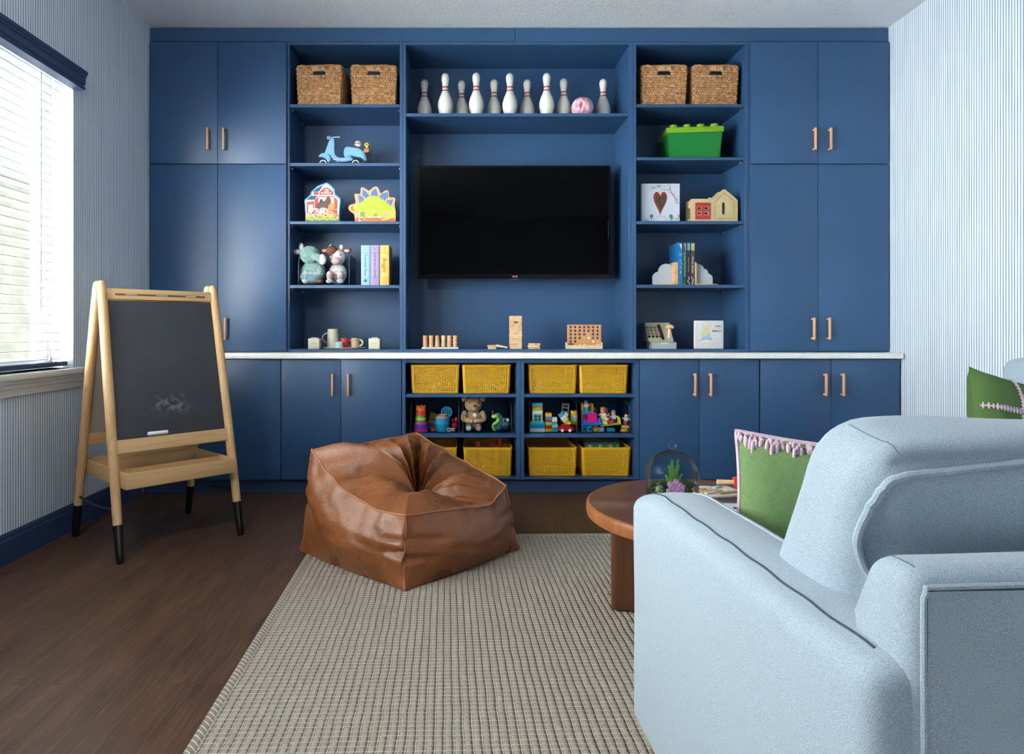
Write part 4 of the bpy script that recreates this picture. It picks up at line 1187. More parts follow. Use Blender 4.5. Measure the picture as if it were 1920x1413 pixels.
# ------------------------------------------------------------ bowling pins and ball
M_pin_w = mat('pin_white', 'dcdad2', .35, coat=.2, var=('cfccc2', 9, 2, .4, .7)); M_red = mat('pin_red', 'a81f2c', .4)
pinprof = [(0, 0), (.023, 0), (.0257, .003), (.0300, .012), (.0359, .022), (.0497, .060), (.0575, .090), (.0605, .114), (.0585, .145), (.0480, .182), (.0380, .203), (.0300, .224), (.0249, .240), (.0229, .256), (.0236, .276), (.0262, .298), (.0305, .320), (.0323, .340), (.0300, .357), (.0230, .370), (.012, .3785), (0, .381)]
def rad(z):
    for (r0, z0), (r1, z1) in zip(pinprof[1:], pinprof[2:]):
        if z0 <= z <= z1 and z1 > z0: return r0 + (r1 - r0) * (z - z0) / (z1 - z0)
    return 0
pin0 = thing('bowling_pin', '', 'bowling pin'); mb = MB(); mb.lathe([(r, z) for r, z in pinprof], M_pin_w, 32); mb.build('pin_body', pin0, smooth=60)
for zc in (.236, .264):
    mb = MB(); mb.lathe([(rad(zc - .0052) + .0001, zc - .0052), (rad(zc) + .0006, zc), (rad(zc + .0052) + .0001, zc + .0052)], M_red, 32, cap=False); mb.build('red_ring', pin0, label='red neck ring')
YPf, YPb = YU + .08, YU + .28
rowp = [(796, 0, 'rear bowling pin standing alone at the window end of the pin shelf'), (835, 1, 'front bowling pin nearest the window end of the pin shelf'), (865.5, 0, 'rear bowling pin in the first gap between front pins, counted from the window'),
        (893, 1, 'second of the four front bowling pins from the window'), (926.5, 0, 'rear bowling pin in the middle gap between front pins'), (956, 1, 'third of the four front bowling pins from the window'),
        (988.5, 0, 'rear bowling pin in the widest gap between front pins'), (1025, 1, 'front bowling pin nearest the marbled ball'), (1057, 0, 'rear bowling pin touching the marbled ball on its window side'), (1131, 0, 'lone bowling pin beyond the marbled ball')]
for i, (px, f, l) in enumerate(rowp):
    top = {796: 149, 835: 137.5, 865.5: 151, 893: 136.5, 926.5: 149, 956: 137.5, 988.5: 149, 1025: 137, 1057: 147, 1131: 148}[px]; s_ = .85
    Y = (SZ['n'] + .381 * s_ - EYE) * F / (PY - top)
    loc = (hx(px, Y), Y, SZ['n'] + .0006)
    if i == 0:
        pin0.location = loc; pin0.scale = (s_,) * 3; pin0['label'] = l; pin0['group'] = 'bowling pins on the niche shelf'
    else: dup(pin0, loc, None, l, sc_=(s_,) * 3)
def ballmat():
    m, n, L, b = node_mat('marbled_pink_ball', .15)
    t = n.new('ShaderNodeTexCoord'); mp = n.new('ShaderNodeMapping'); mp.inputs['Scale'].default_value = (16, 16, 4); mp.inputs['Rotation'].default_value = (.3, .2, 0)
    L.new(t.outputs['Object'], mp.inputs[0]); nz = n.new('ShaderNodeTexNoise'); nz.inputs['Scale'].default_value = 1.5; nz.inputs['Detail'].default_value = 3; nz.inputs['Distortion'].default_value = 1.2
    L.new(mp.outputs[0], nz.inputs['Vector']); r = n.new('ShaderNodeValToRGB'); L.new(nz.outputs[0], r.inputs[0])
    r.color_ramp.elements[0].position = .38; r.color_ramp.elements[0].color = S('e3d8da'); r.color_ramp.elements[1].position = .66; r.color_ramp.elements[1].color = S('9c1d40')
    x = r.color_ramp.elements.new(.52); x.color = S('d98fa6'); L.new(r.outputs[0], b.inputs['Base Color']); return m
Yb = YU + .14; rb = 20.8 * Yb / F
mb = MB(); mb.ball((0, 0, 0), rb, ballmat(), 40, 24)
bo = mb.build('bowling_ball', loc=(hx(1092, Yb), Yb, SZ['n'] + rb + .0008), smooth=80); tag(bo, 'small marbled pink and white bowling ball on the pin shelf', 'bowling ball')
for dx, dz_ in ((-.002, .70), (.35, .35), (.62, .25)):
    d = Vector((dx, -math.sqrt(max(.05, 1 - dx * dx - dz_ * dz_)), dz_)).normalized(); q = MB(); q.tube([d * (rb - .001), d * (rb + .0004)], .006 if dz_ > .6 else .003, M_black, 12); q.build('finger_hole', bo)

# ------------------------------------------------------------ television
Yt = YU + .17
tv = thing('television', 'large black flat television hanging in the navy niche', 'television', (hx(964, Yt), Yt, hz(416, Yt)))
hw, hh = hx(1145, Yt) - hx(964.5, Yt), (hz(309.5, Yt) - hz(521, Yt)) / 2
mb = MB(); mb.box(-hw, hw, .003, .05, -hh, hh, M_black, .006, 3); mb.build('casing', tv)
fm = mat('gloss_black_bezel', '030304', .12, spec=.2)
mb = MB(); b_ = .016
mb.box(-hw, hw, 0, .0028, hh - b_, hh, fm, .001); mb.box(-hw, hw, 0, .0028, -hh, -hh + .026, fm, .001); mb.box(-hw, -hw + b_, 0, .0028, -hh + .0262, hh - b_ - .0002, fm, .001); mb.box(hw - b_, hw, 0, .0028, -hh + .0262, hh - b_ - .0002, fm, .001); mb.build('bezel', tv)
mb = MB(); mb.box(-hw + b_ + .0005, hw - b_ - .0005, .0005, .0028, -hh + .027, hh - b_ - .0005, mat('tv_screen', '010102', .06, spec=.12)); mb.build('screen', tv)
mb = MB(); mb.box(-.2, .2, .051, YW - Yt - .0095, -.16, .16, M_black, .004); mb.build('wall_bracket', tv)
mb = MB()
mb.text('LG', .017, P('c9c9cc'), FR(.014, -.0012, -hh + .013)); mb.flat(circ(-.006, -hh + .013, .0075, 16), -.001, P('b5294a'))
mb.tube([(-.035 + .07 * i / 14, -.001, -hh - .002 - .007 * math.sin(PI * i / 14)) for i in range(15)], .0012, P('b06a6a'), 5); mb.build('logo', tv)

# ------------------------------------------------------------ toy scooter
Y = YU + .16; k = Y / F
sc0 = thing('toy_scooter', 'light blue toy scooter model with a helmet and a flower crate on its seat', 'toy scooter', (hx(645, Y), Y, SZ['b'] + .0002))
def q2(px, py): return ((px - 645) * k, (304.5 - py) * k)       # local x,z of a pixel (shelf at 304.5)
M_sb = mat('scooter_blue', '6fa8d3', .3, coat=.3); M_chr = P('c9ccd0', .3); M_tyre = P('17181a', .6)
def scp(pts, y0, y1, m, name, label=None, par=sc0, bev=.004):
    b = bmesh.new(); pts = smooth_poly(pts, 2); vs = [b.verts.new((q2(*p)[0], y0, q2(*p)[1])) for p in pts]; f = b.faces.new(vs)
    r = bmesh.ops.extrude_face_region(b, geom=[f]); bmesh.ops.translate(b, vec=(0, y1 - y0, 0), verts=[v for v in r['geom'] if isinstance(v, bmesh.types.BMVert)])
    if bev: bmesh.ops.bevel(b, geom=[e_ for e_ in b.edges if len({round(v.co.y, 5) for v in e_.verts}) == 1], offset=bev, segments=2, affect='EDGES')
    mb = MB(); mb.bm(b, m); return mb.build(name, par, label=label)
scp([(661, 282), (652, 288), (645, 283), (646, 268), (652, 265), (664, 266), (678, 270), (685, 278), (688, 291), (684, 292), (680, 286), (670, 284)], -.028, .028, M_sb, 'rear_body', bev=.009)
scp([(619, 250), (627, 249), (629, 259), (627, 272), (631, 285), (645, 286), (660, 284), (664, 291), (640, 294), (625, 290), (620, 278), (608, 281), (613, 268)], -.02, .02, M_sb, 'leg_shield')
scp([(596, 284), (602, 277), (611, 276), (619, 281), (621, 291), (615, 295), (612, 287), (604, 283)], -.014, .014, M_sb, 'front_mudguard')
def wheel(px):
    x, z = q2(px, 295.8); mb = MB(); R = .0308
    M = Matrix.Translation((x, 0, z)) @ Matrix.Rotation(PI / 2, 4, 'X')
    mb.lathe([(R * .55, -.008), (R * .9, -.008), (R, -.004), (R, .004), (R * .9, .008), (R * .55, .008)], M_tyre, 24, M=M, cap=True); w_ = mb.build('wheel', sc0)
    mb = MB(); mb.lathe([(R * .60, -.0086), (R * .80, -.0086), (R * .80, .0086), (R * .60, .0086)], P('d9dbdc'), 24, M=M, cap=False); mb.lathe([(R * .3, -.0092), (0, -.0092)], M_chr, 12, M=M, cap=False); mb.build('rim', w_)
wheel(606); wheel(667)
mb = MB(); x, z = q2(618, 247); mb.ball((x, 0, z), (.010, .013, .014), M_sb, 14, 9); mb.tube([(x - .008, 0, z), (x - .016, 0, z)], [.011, .010], M_chr, 14)
mb.tube([q2(620, 247)[:1] + (0,) + q2(620, 247)[1:], (q2(633, 248)[0], -.03, q2(633, 248)[1]), (q2(639, 249)[0], -.036, q2(639, 249)[1])], .003, M_chr, 8)
mb.tube([(x, .004, z), (x + .02, .03, z - .001)], .003, M_chr, 8); mb.build('handlebar', sc0)
scp([(645, 263), (656, 261), (670, 263), (682, 268), (681, 271), (664, 268), (648, 266)], -.02, .02, P('1d3557'), 'seat', 'dark blue seat')
mb = MB(); x, z = q2(671.5, 259.5); mb.ball((x, -.002, z), (.0245, .022, .0245), P('dfddd2'), 18, 12); mb.tube([(x - .024, -.014, z + .0), (x - .006, -.0235, z + .002), (x + .014, -.019, z - .001)], .0035, P('7a2d22'), 6); mb.build('helmet', sc0, label='cream helmet with a brown strap')
mb = MB(); x0_, z0_ = q2(682.5, 276); x1_, z1_ = q2(692.5, 268.5); mb.box(x0_, x1_, -.016, .016, z0_, z1_, P('b8713a'), .002); mb.build('crate', sc0, label='small brown crate')
mb = MB(); x, z = q2(688, 262); mb.tube([(x, 0, z - .018), (x, 0, z - .004)], .006, P('e6e2d2'), 8)
for a in range(6): mb.ball((x + .011 * math.cos(a * 1.05), -.004 * (a % 2), z + .006 + .009 * math.sin(a * 1.05)), .0075, P('e8b51e'), 8, 6)
mb.build('yellow_flowers', sc0)
mb = MB(); mb.tube([(q2(691, 278)[0], 0, q2(691, 278)[1]), (q2(697, 275)[0], 0, q2(697, 275)[1]), (q2(698, 268)[0], 0, q2(698, 268)[1])], .003, M_tyre, 8); mb.build('rear_rack', sc0)
mb = MB(); mb.tube([(q2(634, 291)[0], -.012, q2(634, 291)[1]), (q2(631.5, 304.2)[0], -.02, q2(631.5, 304)[1] + .001)], .002, M_chr, 6); mb.tube([(q2(626, 290)[0], -.021, q2(626, 290)[1] + .002), (q2(655, 291)[0], -.021, q2(655, 291)[1] + .002)], .0026, M_chr, 6)
mb.tube([(q2(623, 255)[0], -.0205, q2(623, 255)[1]), (q2(620, 270)[0], -.021, q2(620, 270)[1]), (q2(623, 285)[0], -.021, q2(623, 285)[1])], .0022, M_chr, 6); mb.build('kick_stand', sc0)

# ------------------------------------------------------------ generic printed block: flat art measured in photo pixels
def block(name, label, cat, px0, px1, py0, py1, Y, base, th, m, group=None, part='cover', bev=.001, rz=0):
    """upright block whose front fills the pixel box; returns thing, mb, mapping"""
    cx = (px0 + px1) / 2; k = Y / F
    t = thing(name, label, cat, (hx(cx, Y), Y, base + .0002), rz, group)
    def q(px, py): return ((px - cx) * k, (py1 - py) * k)
    return t, q, k
# barn puzzle box
Y = YU + .06
t, q, k = block('barn_puzzle_box', 'barn shaped farm animal puzzle box on the third shelf beside the dinosaur puzzle', 'puzzle box', 571, 638, 339, 413.5, Y, SZ['c'], .05, None)
out = [q(*p) for p in ((573, 413.5), (572.5, 395), (571, 377), (571, 371), (582, 361), (583, 356), (595, 345), (612, 338.5), (619, 342), (627, 351), (629, 361), (638, 368), (639, 373), (637, 385), (636, 400), (637, 413.5))]
mb = MB(); mb.prism(out, 0, .05, P('3b98c9')); mb.build('box', t)
def art(polys, par, name='printed_front'):
    mb = MB()
    for i, (pts, col) in enumerate(polys): mb.flat([q(*p) for p in pts], -.0004 - .00012 * i, P(col) if isinstance(col, str) else col)
    return mb, name, par
P_ = []
P_ += [(((575, 412), (574, 394), (573, 373), (584, 364), (585, 358), (597, 347), (612, 341), (618, 345), (625, 353), (627, 363), (636, 370), (635, 386), (634, 412)), 'd8dcdc')]
P_ += [(((586, 356), (597, 347.5), (606, 344), (600, 353), (597, 356)), '22385c'), (((575, 371), (584, 363), (595, 363), (590, 371)), '22385c')]
P_ += [(((599, 362), (599, 356), (612, 345.5), (625, 356), (625, 362)), 'b92f2b'), (((588, 356.5), (597.5, 356.5), (597.5, 361.5), (588, 361.5)), '9a2a2a')]
P_ += [(((590, 398), (590, 371), (597, 364), (626, 364), (633, 371), (632.5, 398)), 'b5302c'), (((597, 398), (597, 366), (626.5, 366), (626.5, 398)), 'd9d3c6')]
P_ += [(((609, 357), (609, 351), (616, 351), (616, 357)), 'e6e2da'), (circ(612, 354, 1.8, 10), '7c6a5a'), (circ(611.5, 345.5, 4.6, 12, 3.2), 'dfe7e2')]
P_ += [(((575, 398), (575, 375), (589, 373), (589, 398)), 'a63b36'), (((578, 396), (578, 380), (587, 380), (587, 396)), 'cfc9b8')]
P_ += [(((592, 386), (595, 377), (603, 375), (610, 372), (614, 364), (618, 365), (621, 372), (620, 380), (622, 390), (610, 387), (598, 390)), '50302a'), (((598, 377), (601, 369), (606, 371), (604, 377)), '262322')]
P_ += [(((614, 398), (616, 381), (622, 376), (628, 379), (626, 398)), 'c9803a'), (circ(591, 391, 8, 14, 4.5), 'dca6a0'), (circ(606, 389, 7, 12, 3.4), 'd89aa0')]
P_ += [(((573.5, 404), (574, 397), (635, 397), (636, 404)), 'c79a62')]
rnd = random.Random(11)
for i in range(46):
    x, y = rnd.uniform(576, 633), rnd.uniform(389, 403); P_.append((circ(x, y, rnd.uniform(.8, 2.2), 7, rnd.uniform(.8, 1.8)), rnd.choice(['c9483c', 'e6ddcb', '4a7a9c', '2c2a28', 'd8a23e', 'b5564a', 'dfa9a9', '6a8a48', 'e9e4da', '7a4a34'])))
P_ += [(((573, 413), (573.5, 404), (636, 404), (636.5, 413)), '4f7d39')]
for i in range(13): P_ += [(circ(576 + i * 4.8, 406 + (i % 3) * .9, 2.2, 9, 2.0), 'e3c53a'), (circ(576 + i * 4.8, 406 + (i % 3) * .9, 1.0, 7, 1.0), '2b2218')]
mb, nm, pr = art(P_, t); mb.text('PUZZLE', 5.6 * k, P('e9e2d8'), FR(q(612, 0)[0], -.0105, q(0, 359.2)[1]), bold=.0002); mb.build('printed_front', t, smooth=10)
# dinosaur puzzle box
t, q, k = block('dinosaur_puzzle_box', 'stegosaurus shaped floor puzzle box with an orange outline on the third shelf', 'puzzle box', 653, 743, 346, 413.5, Y, SZ['c'], .05, None)
dn = [(666, 413.5), (665, 403), (664, 396), (655, 392), (652.5, 385), (657, 379.5), (668, 378), (664, 362), (666, 359), (676, 361), (676, 350), (679, 346.5), (687, 351), (692, 355), (701, 346), (709, 346), (713, 361), (722, 353), (729, 353), (729, 367), (739, 366), (742, 369), (739, 381), (742, 392), (742, 403), (741.5, 413.5)]
body = smooth_poly(dn[1:-1], 1); outd = [dn[0]] + smooth_poly(dn, 2)[3:-3] + [dn[-1]]
mb = MB(); mb.prism([q(*p) for p in outd], 0, .05, P('e39a6d')); mb.build('box', t)
P_ = [(((667, 413), (666, 405), (741, 405), (741, 413)), 'dd5a2b')]
for pl in (((671, 362), (679, 364), (688, 374), (674, 379)), ((680, 351), (685, 354), (692, 362), (690, 372), (679, 362)), ((705, 349), (709, 362), (706, 368), (694, 364), (698, 354)), ((727, 356), (728, 366), (718, 376), (710, 366), (716, 359)), ((738, 370), (733, 382), (722, 378), (724, 372))): P_.append((pl, '47699c'))
P_ += [(((658, 384), (665, 380), (666, 392), (659, 391)), 'dc6a24')]
P_ += [(smooth_poly([(662, 381), (670, 378), (680, 376), (687, 367), (696, 363), (706, 364), (716, 370), (724, 377), (734, 383), (740, 391), (740, 398), (734, 406), (718, 410), (712, 408), (724, 405), (731, 400), (731, 394), (722, 391), (718, 396), (716, 405), (708, 405), (706, 394), (699, 391), (698, 405), (690, 405), (687, 393), (676, 391), (664, 392)], 1), 'a3bd2c')]
P_ += [(((675, 404), (676, 393), (684, 393), (684, 404)), '6e8f2c'), (((700, 401), (701, 396), (708, 397), (707, 402)), '6e8f2c')]
for i in range(12): x = 678 + i * 4.6; zt = 373 - 9 * math.sin(PI * (i + .5) / 12); P_.append((((x - 1.4, zt + 11), (x, zt - 2), (x + 1.4, zt + 11)), 'b5cf35'))
for i in range(18): P_.append((circ(rnd.uniform(680, 738), rnd.uniform(381, 392), .5, 6), '3c4a1c'))
P_ += [(circ(668, 384, 1.6, 8), 'e8ead8'), (circ(668, 384, .7, 6), '222222')]
for x in (677, 693, 712): P_ += [(((x - 3, 405), (x - 2.4, 402), (x, 404), (x + 2.4, 402), (x + 3, 405)), 'e8e6da')]
P_ += [(circ(674, 407.5, 1.6, 8), 'ece6da'), (((672, 412.5), (672.6, 408.6), (676, 408.6), (677, 412.5)), 'ece6da')]
mb, nm, pr = art(P_, t); mb.text('shiny', 3.0 * k, P('f0e6d8'), FR(q(684, 0)[0], -.0075, q(0, 407.2)[1])); mb.text('FLOOR PUZZLE', 4.4 * k, P('e8a23a'), FR(q(694, 0)[0], -.0075, q(0, 410.6)[1])); mb.build('printed_front', t, smooth=10)

# ------------------------------------------------------------ plush toys in a clear bin, three game boxes
def plush(name, label, loc, rz=0): return thing(name, label, 'plush toy', loc, rz)
def bl_(mb, c, r, m, w_=.06, f=6, u=20, v=13): mb.ball(c, r, m, u, v, fn=lambda d: 1 + w_ * noise.noise(d * f + Vector(c) * 9))
Y = YU + .11; k = Y / F; zb = SZ['d']
M_teal = mat('teal_plush', '6f948f', .95, bump=(90, 1, .012), var=('86a8a3', 70, 3, .4, .6), sheen=.3); M_wht = mat('white_plush', 'd9d8d3', .95, bump=(90, .8, .008)); M_grp = mat('pale_grey_plush', 'b4c3c4', .95, bump=(60, .8, .01), var=('8fa3a6', 25, 3, .4, .6))
Y1 = Y - .005; e1 = plush('elephant_plush', 'teal curly plush elephant slumped at the front of the clear bin', (hx(585, Y1), Y1, zb + .012))
def pe(px, py, dy=0): return ((px - 585) * k, dy, (532 - py) * k)
mb = MB(); bl_(mb, pe(587, 509, .01), (.082, .055, .082), M_teal); bl_(mb, pe(582, 478, -.015), (.068, .058, .062), M_teal); bl_(mb, pe(585, 519, -.02), (.075, .05, .05), M_grp); mb.build('body', e1, smooth=80)
mb = MB(); mb.tube([pe(590, 480, -.06), pe(600, 484, -.075), pe(609, 492, -.075)], [.03, .026, .022], M_teal, 14); mb.build('trunk', e1, smooth=80)
mb = MB(); bl_(mb, pe(609, 488, -.08), (.026, .022, .036), M_wht); mb.build('trunk_tip', e1, smooth=80, label='white muzzle tip')
for (px, py, rx, rz2) in ((566, 464, .020, .032), (559, 472, .03, .020)):
    mb = MB(); bl_(mb, pe(px, py, -.01), (rx, .010, rz2), M_teal); bl_(mb, pe(px + 1, py, -.017), (rx * .6, .006, rz2 * .7), M_wht); mb.build('ear', e1, smooth=80)
for px, py in ((577, 519), (603, 510)):
    mb = MB(); bl_(mb, pe(px, py, -.045), (.026, .03, .042), M_teal if px > 590 else M_grp); bl_(mb, pe(px, 527.5, -.06), (.024, .022, .016), P('8f5a45') if px > 590 else M_wht); mb.build('foot', e1, smooth=80)
M_cb = mat('brown_plush', '6e4536', .95, bump=(90, .8, .008)); M_ck = mat('pink_plush', 'd3aba4', .9, bump=(90, .5, .005)); M_cw = mat('cream_plush', 'c9c8c6', .95, bump=(90, .8, .008))
Y2 = Y + .02; c1 = plush('cow_plush', 'brown and white plush cow sitting beside the teal elephant in the bin', (hx(633, Y2), Y2, zb + .012))
def pc_(px, py, dy=0): return ((px - 633) * k, dy, (532 - py) * k)
mb = MB(); bl_(mb, pc_(632, 512, .02), (.062, .05, .075), M_cw); bl_(mb, pc_(633, 481, -.01), (.055, .05, .055), M_cw); mb.build('body', c1, smooth=80)
mb = MB(); bl_(mb, pc_(624, 470, -.025), (.040, .042, .038), M_cb); mb.build('head_patch', c1, smooth=80)
mb = MB(); bl_(mb, pc_(632, 489, -.05), (.032, .03, .027), M_ck); mb.ball(pc_(626, 480, -.062), .0045, M_black, 8, 6); mb.ball(pc_(641, 478, -.055), .0045, M_black, 8, 6); mb.build('muzzle', c1, smooth=80)
for px, rx in ((608, -1), (652, 1)):
    mb = MB(); bl_(mb, pc_(px, 468, -.0), (.028, .012, .018), M_cb); bl_(mb, pc_(px - rx, 469, -.008), (.019, .008, .011), M_ck); mb.build('ear', c1, smooth=80)
for px in (620, 640): mb = MB(); bl_(mb, pc_(px, 463, 0), (.014, .013, .022), mat('horn_felt', 'd8cdb6', .9)); mb.build('horn', c1, smooth=80)
for px in (621, 641): mb = MB(); bl_(mb, pc_(px, 517, -.05), (.024, .03, .034), M_ck); bl_(mb, pc_(px, 527, -.065), (.024, .018, .015), M_wht); mb.build('foot', c1, smooth=80)
def clear_bin(px0, px1, Yf, base, hgt, dep, label, low=.30):
    t = thing('clear_bin', label, 'clear bin', (hx((px0 + px1) / 2, Yf), Yf, base + .0002))
    w_ = (px1 - px0) / 2 * Yf / F; a = .003; mb = MB()
    mb.box(-w_, w_, 0, dep, 0, a, M_clear); mb.box(-w_, w_, dep - a, dep, a, hgt, M_clear); mb.box(-w_ + a, w_ - a, 0, a, a, hgt * low, M_clear)
    r = .07; prof = [(0, a), (dep - a, a), (dep - a, hgt)] + [(r * (1 - math.sin(PI / 2 * i / 8)) , hgt - r * (1 - math.cos(PI / 2 * i / 8))) for i in range(9)]
    for s_ in (-1, 1):
        x0_ = s_ * w_ - (a if s_ > 0 else 0); n = len(prof)
        mb.add([(x0_, y, z) for y, z in prof] + [(x0_ + a, y, z) for y, z in prof], [tuple(range(n)), tuple(range(n, 2 * n))[::-1]] + [(i, i + n, (i + 1) % n + n, (i + 1) % n) for i in range(n)], M_clear)
    mb.build('bin_body', t, smooth=30)
    mb = MB(); e_ = mat('acrylic_edge', '74838d', .2, spec=.8)
    for s_ in (-1, 1): mb.tube([(s_ * (w_ - .0015), y, z) for y, z in [(0, a)] + prof[3:][::-1] + [(dep - a, hgt)]], .0008, e_, 5)
    mb.build('polished_edge', t)
    return t
clear_bin(559, 655, YU + .02, zb, .205, .30, 'clear bin holding the elephant and cow plush toys', .35)
Yg = YU + .04
for i, (a, b_, col, txt, tcol, l) in enumerate(((677, 693.5, '8cb4cc', 'Connect Four', '22506e', 'light blue book-shaped game box reading Connect Four'), (694.5, 711, '9d8ab8', 'CHUTES AND LADDERS', '4a3a68', 'lilac book-shaped game box between the blue and the yellow one'), (712.5, 729.5, 'e0ae55', 'Boggle', '8a4a12', 'yellow book-shaped game box reading Boggle'))):
    t, q, k = block('game_box', l, 'game box', a, b_, 458, 533, Yg, zb, .2, None, 'book-shaped game boxes on the fourth shelf'); w_ = (b_ - a) / 2 * k; hh_ = 75 * k; ink = P(tcol)
    mb = MB(); mb.box(-w_, w_, 0, .19, 0, hh_, P(col), .002, 2); mb.build('box', t)
    mb = MB()
    def fr_(x0, x1, z0, z1):
        for (c0, c1_, d0, d1) in ((x0, x1, z0, z0 + .0012), (x0, x1, z1 - .0012, z1), (x0, x0 + .0012, z0, z1), (x1 - .0012, x1, z0, z1)): mb.box(c0, c1_, -.0005, 0, d0, d1, ink)
    fr_(-w_ + .006, w_ - .006, .012, .05); fr_(-w_ + .006, w_ - .006, .052, hh_ - .052); fr_(-w_ + .006, w_ - .006, hh_ - .05, hh_ - .012)
    s_ = {0: .026, 1: .0155, 2: .036}[i]
    mb.text(txt, s_, ink, Matrix.Translation((0, -.0006, hh_ / 2)) @ Matrix.Rotation(PI / 2, 4, 'X') @ Matrix.Rotation(-PI / 2, 4, 'Z'), bold=.0003)
    if i == 0: mb.flat(circ(0, .031, .011, 14), -.0006, ink)
    elif i == 1: fr_(-.012, .012, .019, .043); mb.flat(circ(-.005, .036, .002, 8), -.0006, ink); mb.flat(circ(.005, .027, .002, 8), -.0006, ink)
    else: fr_(-.013, .013, .018, .044); fr_(-.007, .007, .024, .038)
    for z in (hh_ - .022, hh_ - .03, hh_ - .038): mb.box(-.009, .009, -.0005, 0, z, z + .0018, ink)
    mb.build('printed_spine', t, smooth=10)

# ------------------------------------------------------------ tea set
Y = YU + .08; zb = SZ['e']
for px, l in ((588, 'cream square caddy box on the window side of the toy tea set'), (701.5, 'cream square caddy box on the niche side of the toy tea set')):
    Yc = YU + .05; t, q, k = block('caddy_box', l, 'toy box', px - 10.5, px + 10.5, 633.5, 655.5, Yc, zb, .07, None, 'cream caddy boxes by the tea set')
    mb = MB(); mb.box(-10.5 * k, 10.5 * k, 0, .07, 0, 19.8 * k, P('c9c6ae'), .003, 2); mb.build('box', t)
    mb = MB(); mb.box(-5.5 * k, 5.5 * k, .012, .058, 19.9 * k, 21.8 * k, P('b9b7a6'), .002, 2); mb.build('lid', t)
    mb = MB(); mb.text('COFFEE' if px < 600 else 'SUGAR', .0105, P('a5a28c'), FR(0, -.0004, 10.2 * k)); mb.build('embossed_word', t, smooth=10)
Yp = YU + .12
mb = MB(); mb.lathe([(0, 0), (.125, 0), (.14, .006), (.144, .009), (.141, .010), (.122, .004), (0, .004)], P('d6c6a8'), 48); o = mb.build('serving_plate', loc=(hx(646, Yp), Yp, zb + .0003)); o.scale = (1.05, .62, 1)
tag(o, 'round beige wooden plate under the toy tea set', 'plate')
def mug(name, label, px, Yc, r0, r1, h, col, hcol, side, hs=1.0, base=.0045, th=.0045, cat='cup'):
    t = thing(name, label, cat, (hx(px, Yc), Yc, zb + base)); m = P(col, .5)
    mb = MB(); mb.lathe([(0, 0), (r0 - .002, 0), (r0, .002), (r1, h - .002), (r1 - .001, h), (r1 - .004, h), (r0 - .005, .006), (0, .005)], m, 32); mb.build('cup_body', t)
    c = h * .52; R = h * .30 * hs; pts = [(side * (r1 * .96 + R * 1.15 * math.sin(PI * i / 12)), 0, c + R * math.cos(PI * i / 12)) for i in range(13)]
    mb = MB(); mb.tube(pts, th * 1.3, P(hcol, .5), 10); mb.build('handle', t, label=None)
    return t
Yk = YU + .13
mug('toy_jug', 'tall cream toy jug with a grey handle standing on the plate', 624.5, Yk + .03, .041, .036, .130, 'c4bfa9', '8b9090', -1, .85, cat='jug')
mug('toy_mug', 'red toy mug on the plate beside the cream jug', 646, Yk + .02, .029, .027, .068, 'b8353c', 'b8353c', 1, 1.0)
mug('toy_mug', 'tan toy mug with a cream handle at the niche end of the plate', 666, Yk + .02, .030, .028, .068, 'b49c78', 'dcd7c4', 1, 1.05)
t = mug('toy_cup', 'pale blue toy cup in front of the jug', 635.5, Yk - .045, .027, .029, .044, 'a9c3c4', 'a9c3c4', -1, .7)
mb = MB(); mb.text('C', .012, P('2a3a40'), FR(-.012, -.0285, .02)); mb.build('printed_letter', t, smooth=10)

# ------------------------------------------------------------ niche floor: shaped pegs, block tower, four-in-a-row
Yc = YU + .06; k = Yc / F
mb = MB()
o_ = [(-.122, 0), (.122, 0), (.126, .003), (.126, .009), (.122, .012), (-.122, .012), (-.126, .009), (-.126, .003)]
b = bmesh.new()
mb.box(-.124, .124, -.026, .026, 0, .012, P('c9d2da', .35), .0045, 3); tr0 = mb.build('peg_tray', loc=(hx(825.5, Yc), Yc, zb + .0003)); tag(tr0, 'slim white tray under the six wooden pegs', 'tray')
pegs = [(797.5, lambda t: .0155 - .004 * t * 0 + .0015 * (t > .9), 'c08d62', 'first, plain and darkest, next to the left upright'), (808.5, lambda t: .0135 + .003 * (2 * t - 1) ** 2, 'cf9e70', 'waisted, second'), (820, lambda t: .0165 - .0045 * t, 'c99465', 'tapering upwards, third'), (831.5, lambda t: .0135 + .002 * math.sin(t * 9), 'ddb68b', 'gently wavy, fourth'), (842.5, lambda t: .0145 + .0018 * math.sin(t * 34), 'dcb386', 'finely ribbed, fifth'), (853.5, lambda t: .0145 + .0028 * math.sin(t * 22), 'd9a878', 'deeply ribbed, last before the open floor')]
for px, f, col, l in pegs:
    mb = MB(); H_ = .078; mb.lathe([(0, 0)] + [(f(i / 24), H_ * i / 24) for i in range(25)] + [(.0085, H_), (.0085, H_ - .01), (0, H_ - .01)], mat('peg_' + col, col, .5, var=('c9996b', 40, 3, .4, .7), stretch=(1, 1, .3)), 22)
    o = mb.build('wooden_peg', loc=(hx(px, Yc), Yc, zb + .0126)); tag(o, 'turned wooden peg on the white tray, ' + l, 'wooden peg', 'turned pegs on the white tray')
M_jb = [mat('game_block_' + c, c, .6, var=(c2, 50, 3, .4, .7), stretch=(.4, .4, 2)) for c, c2 in (('e0b98e', 'd2a679'), ('d8ad80', 'c79a6b'), ('e6c49c', 'dab48a'))]
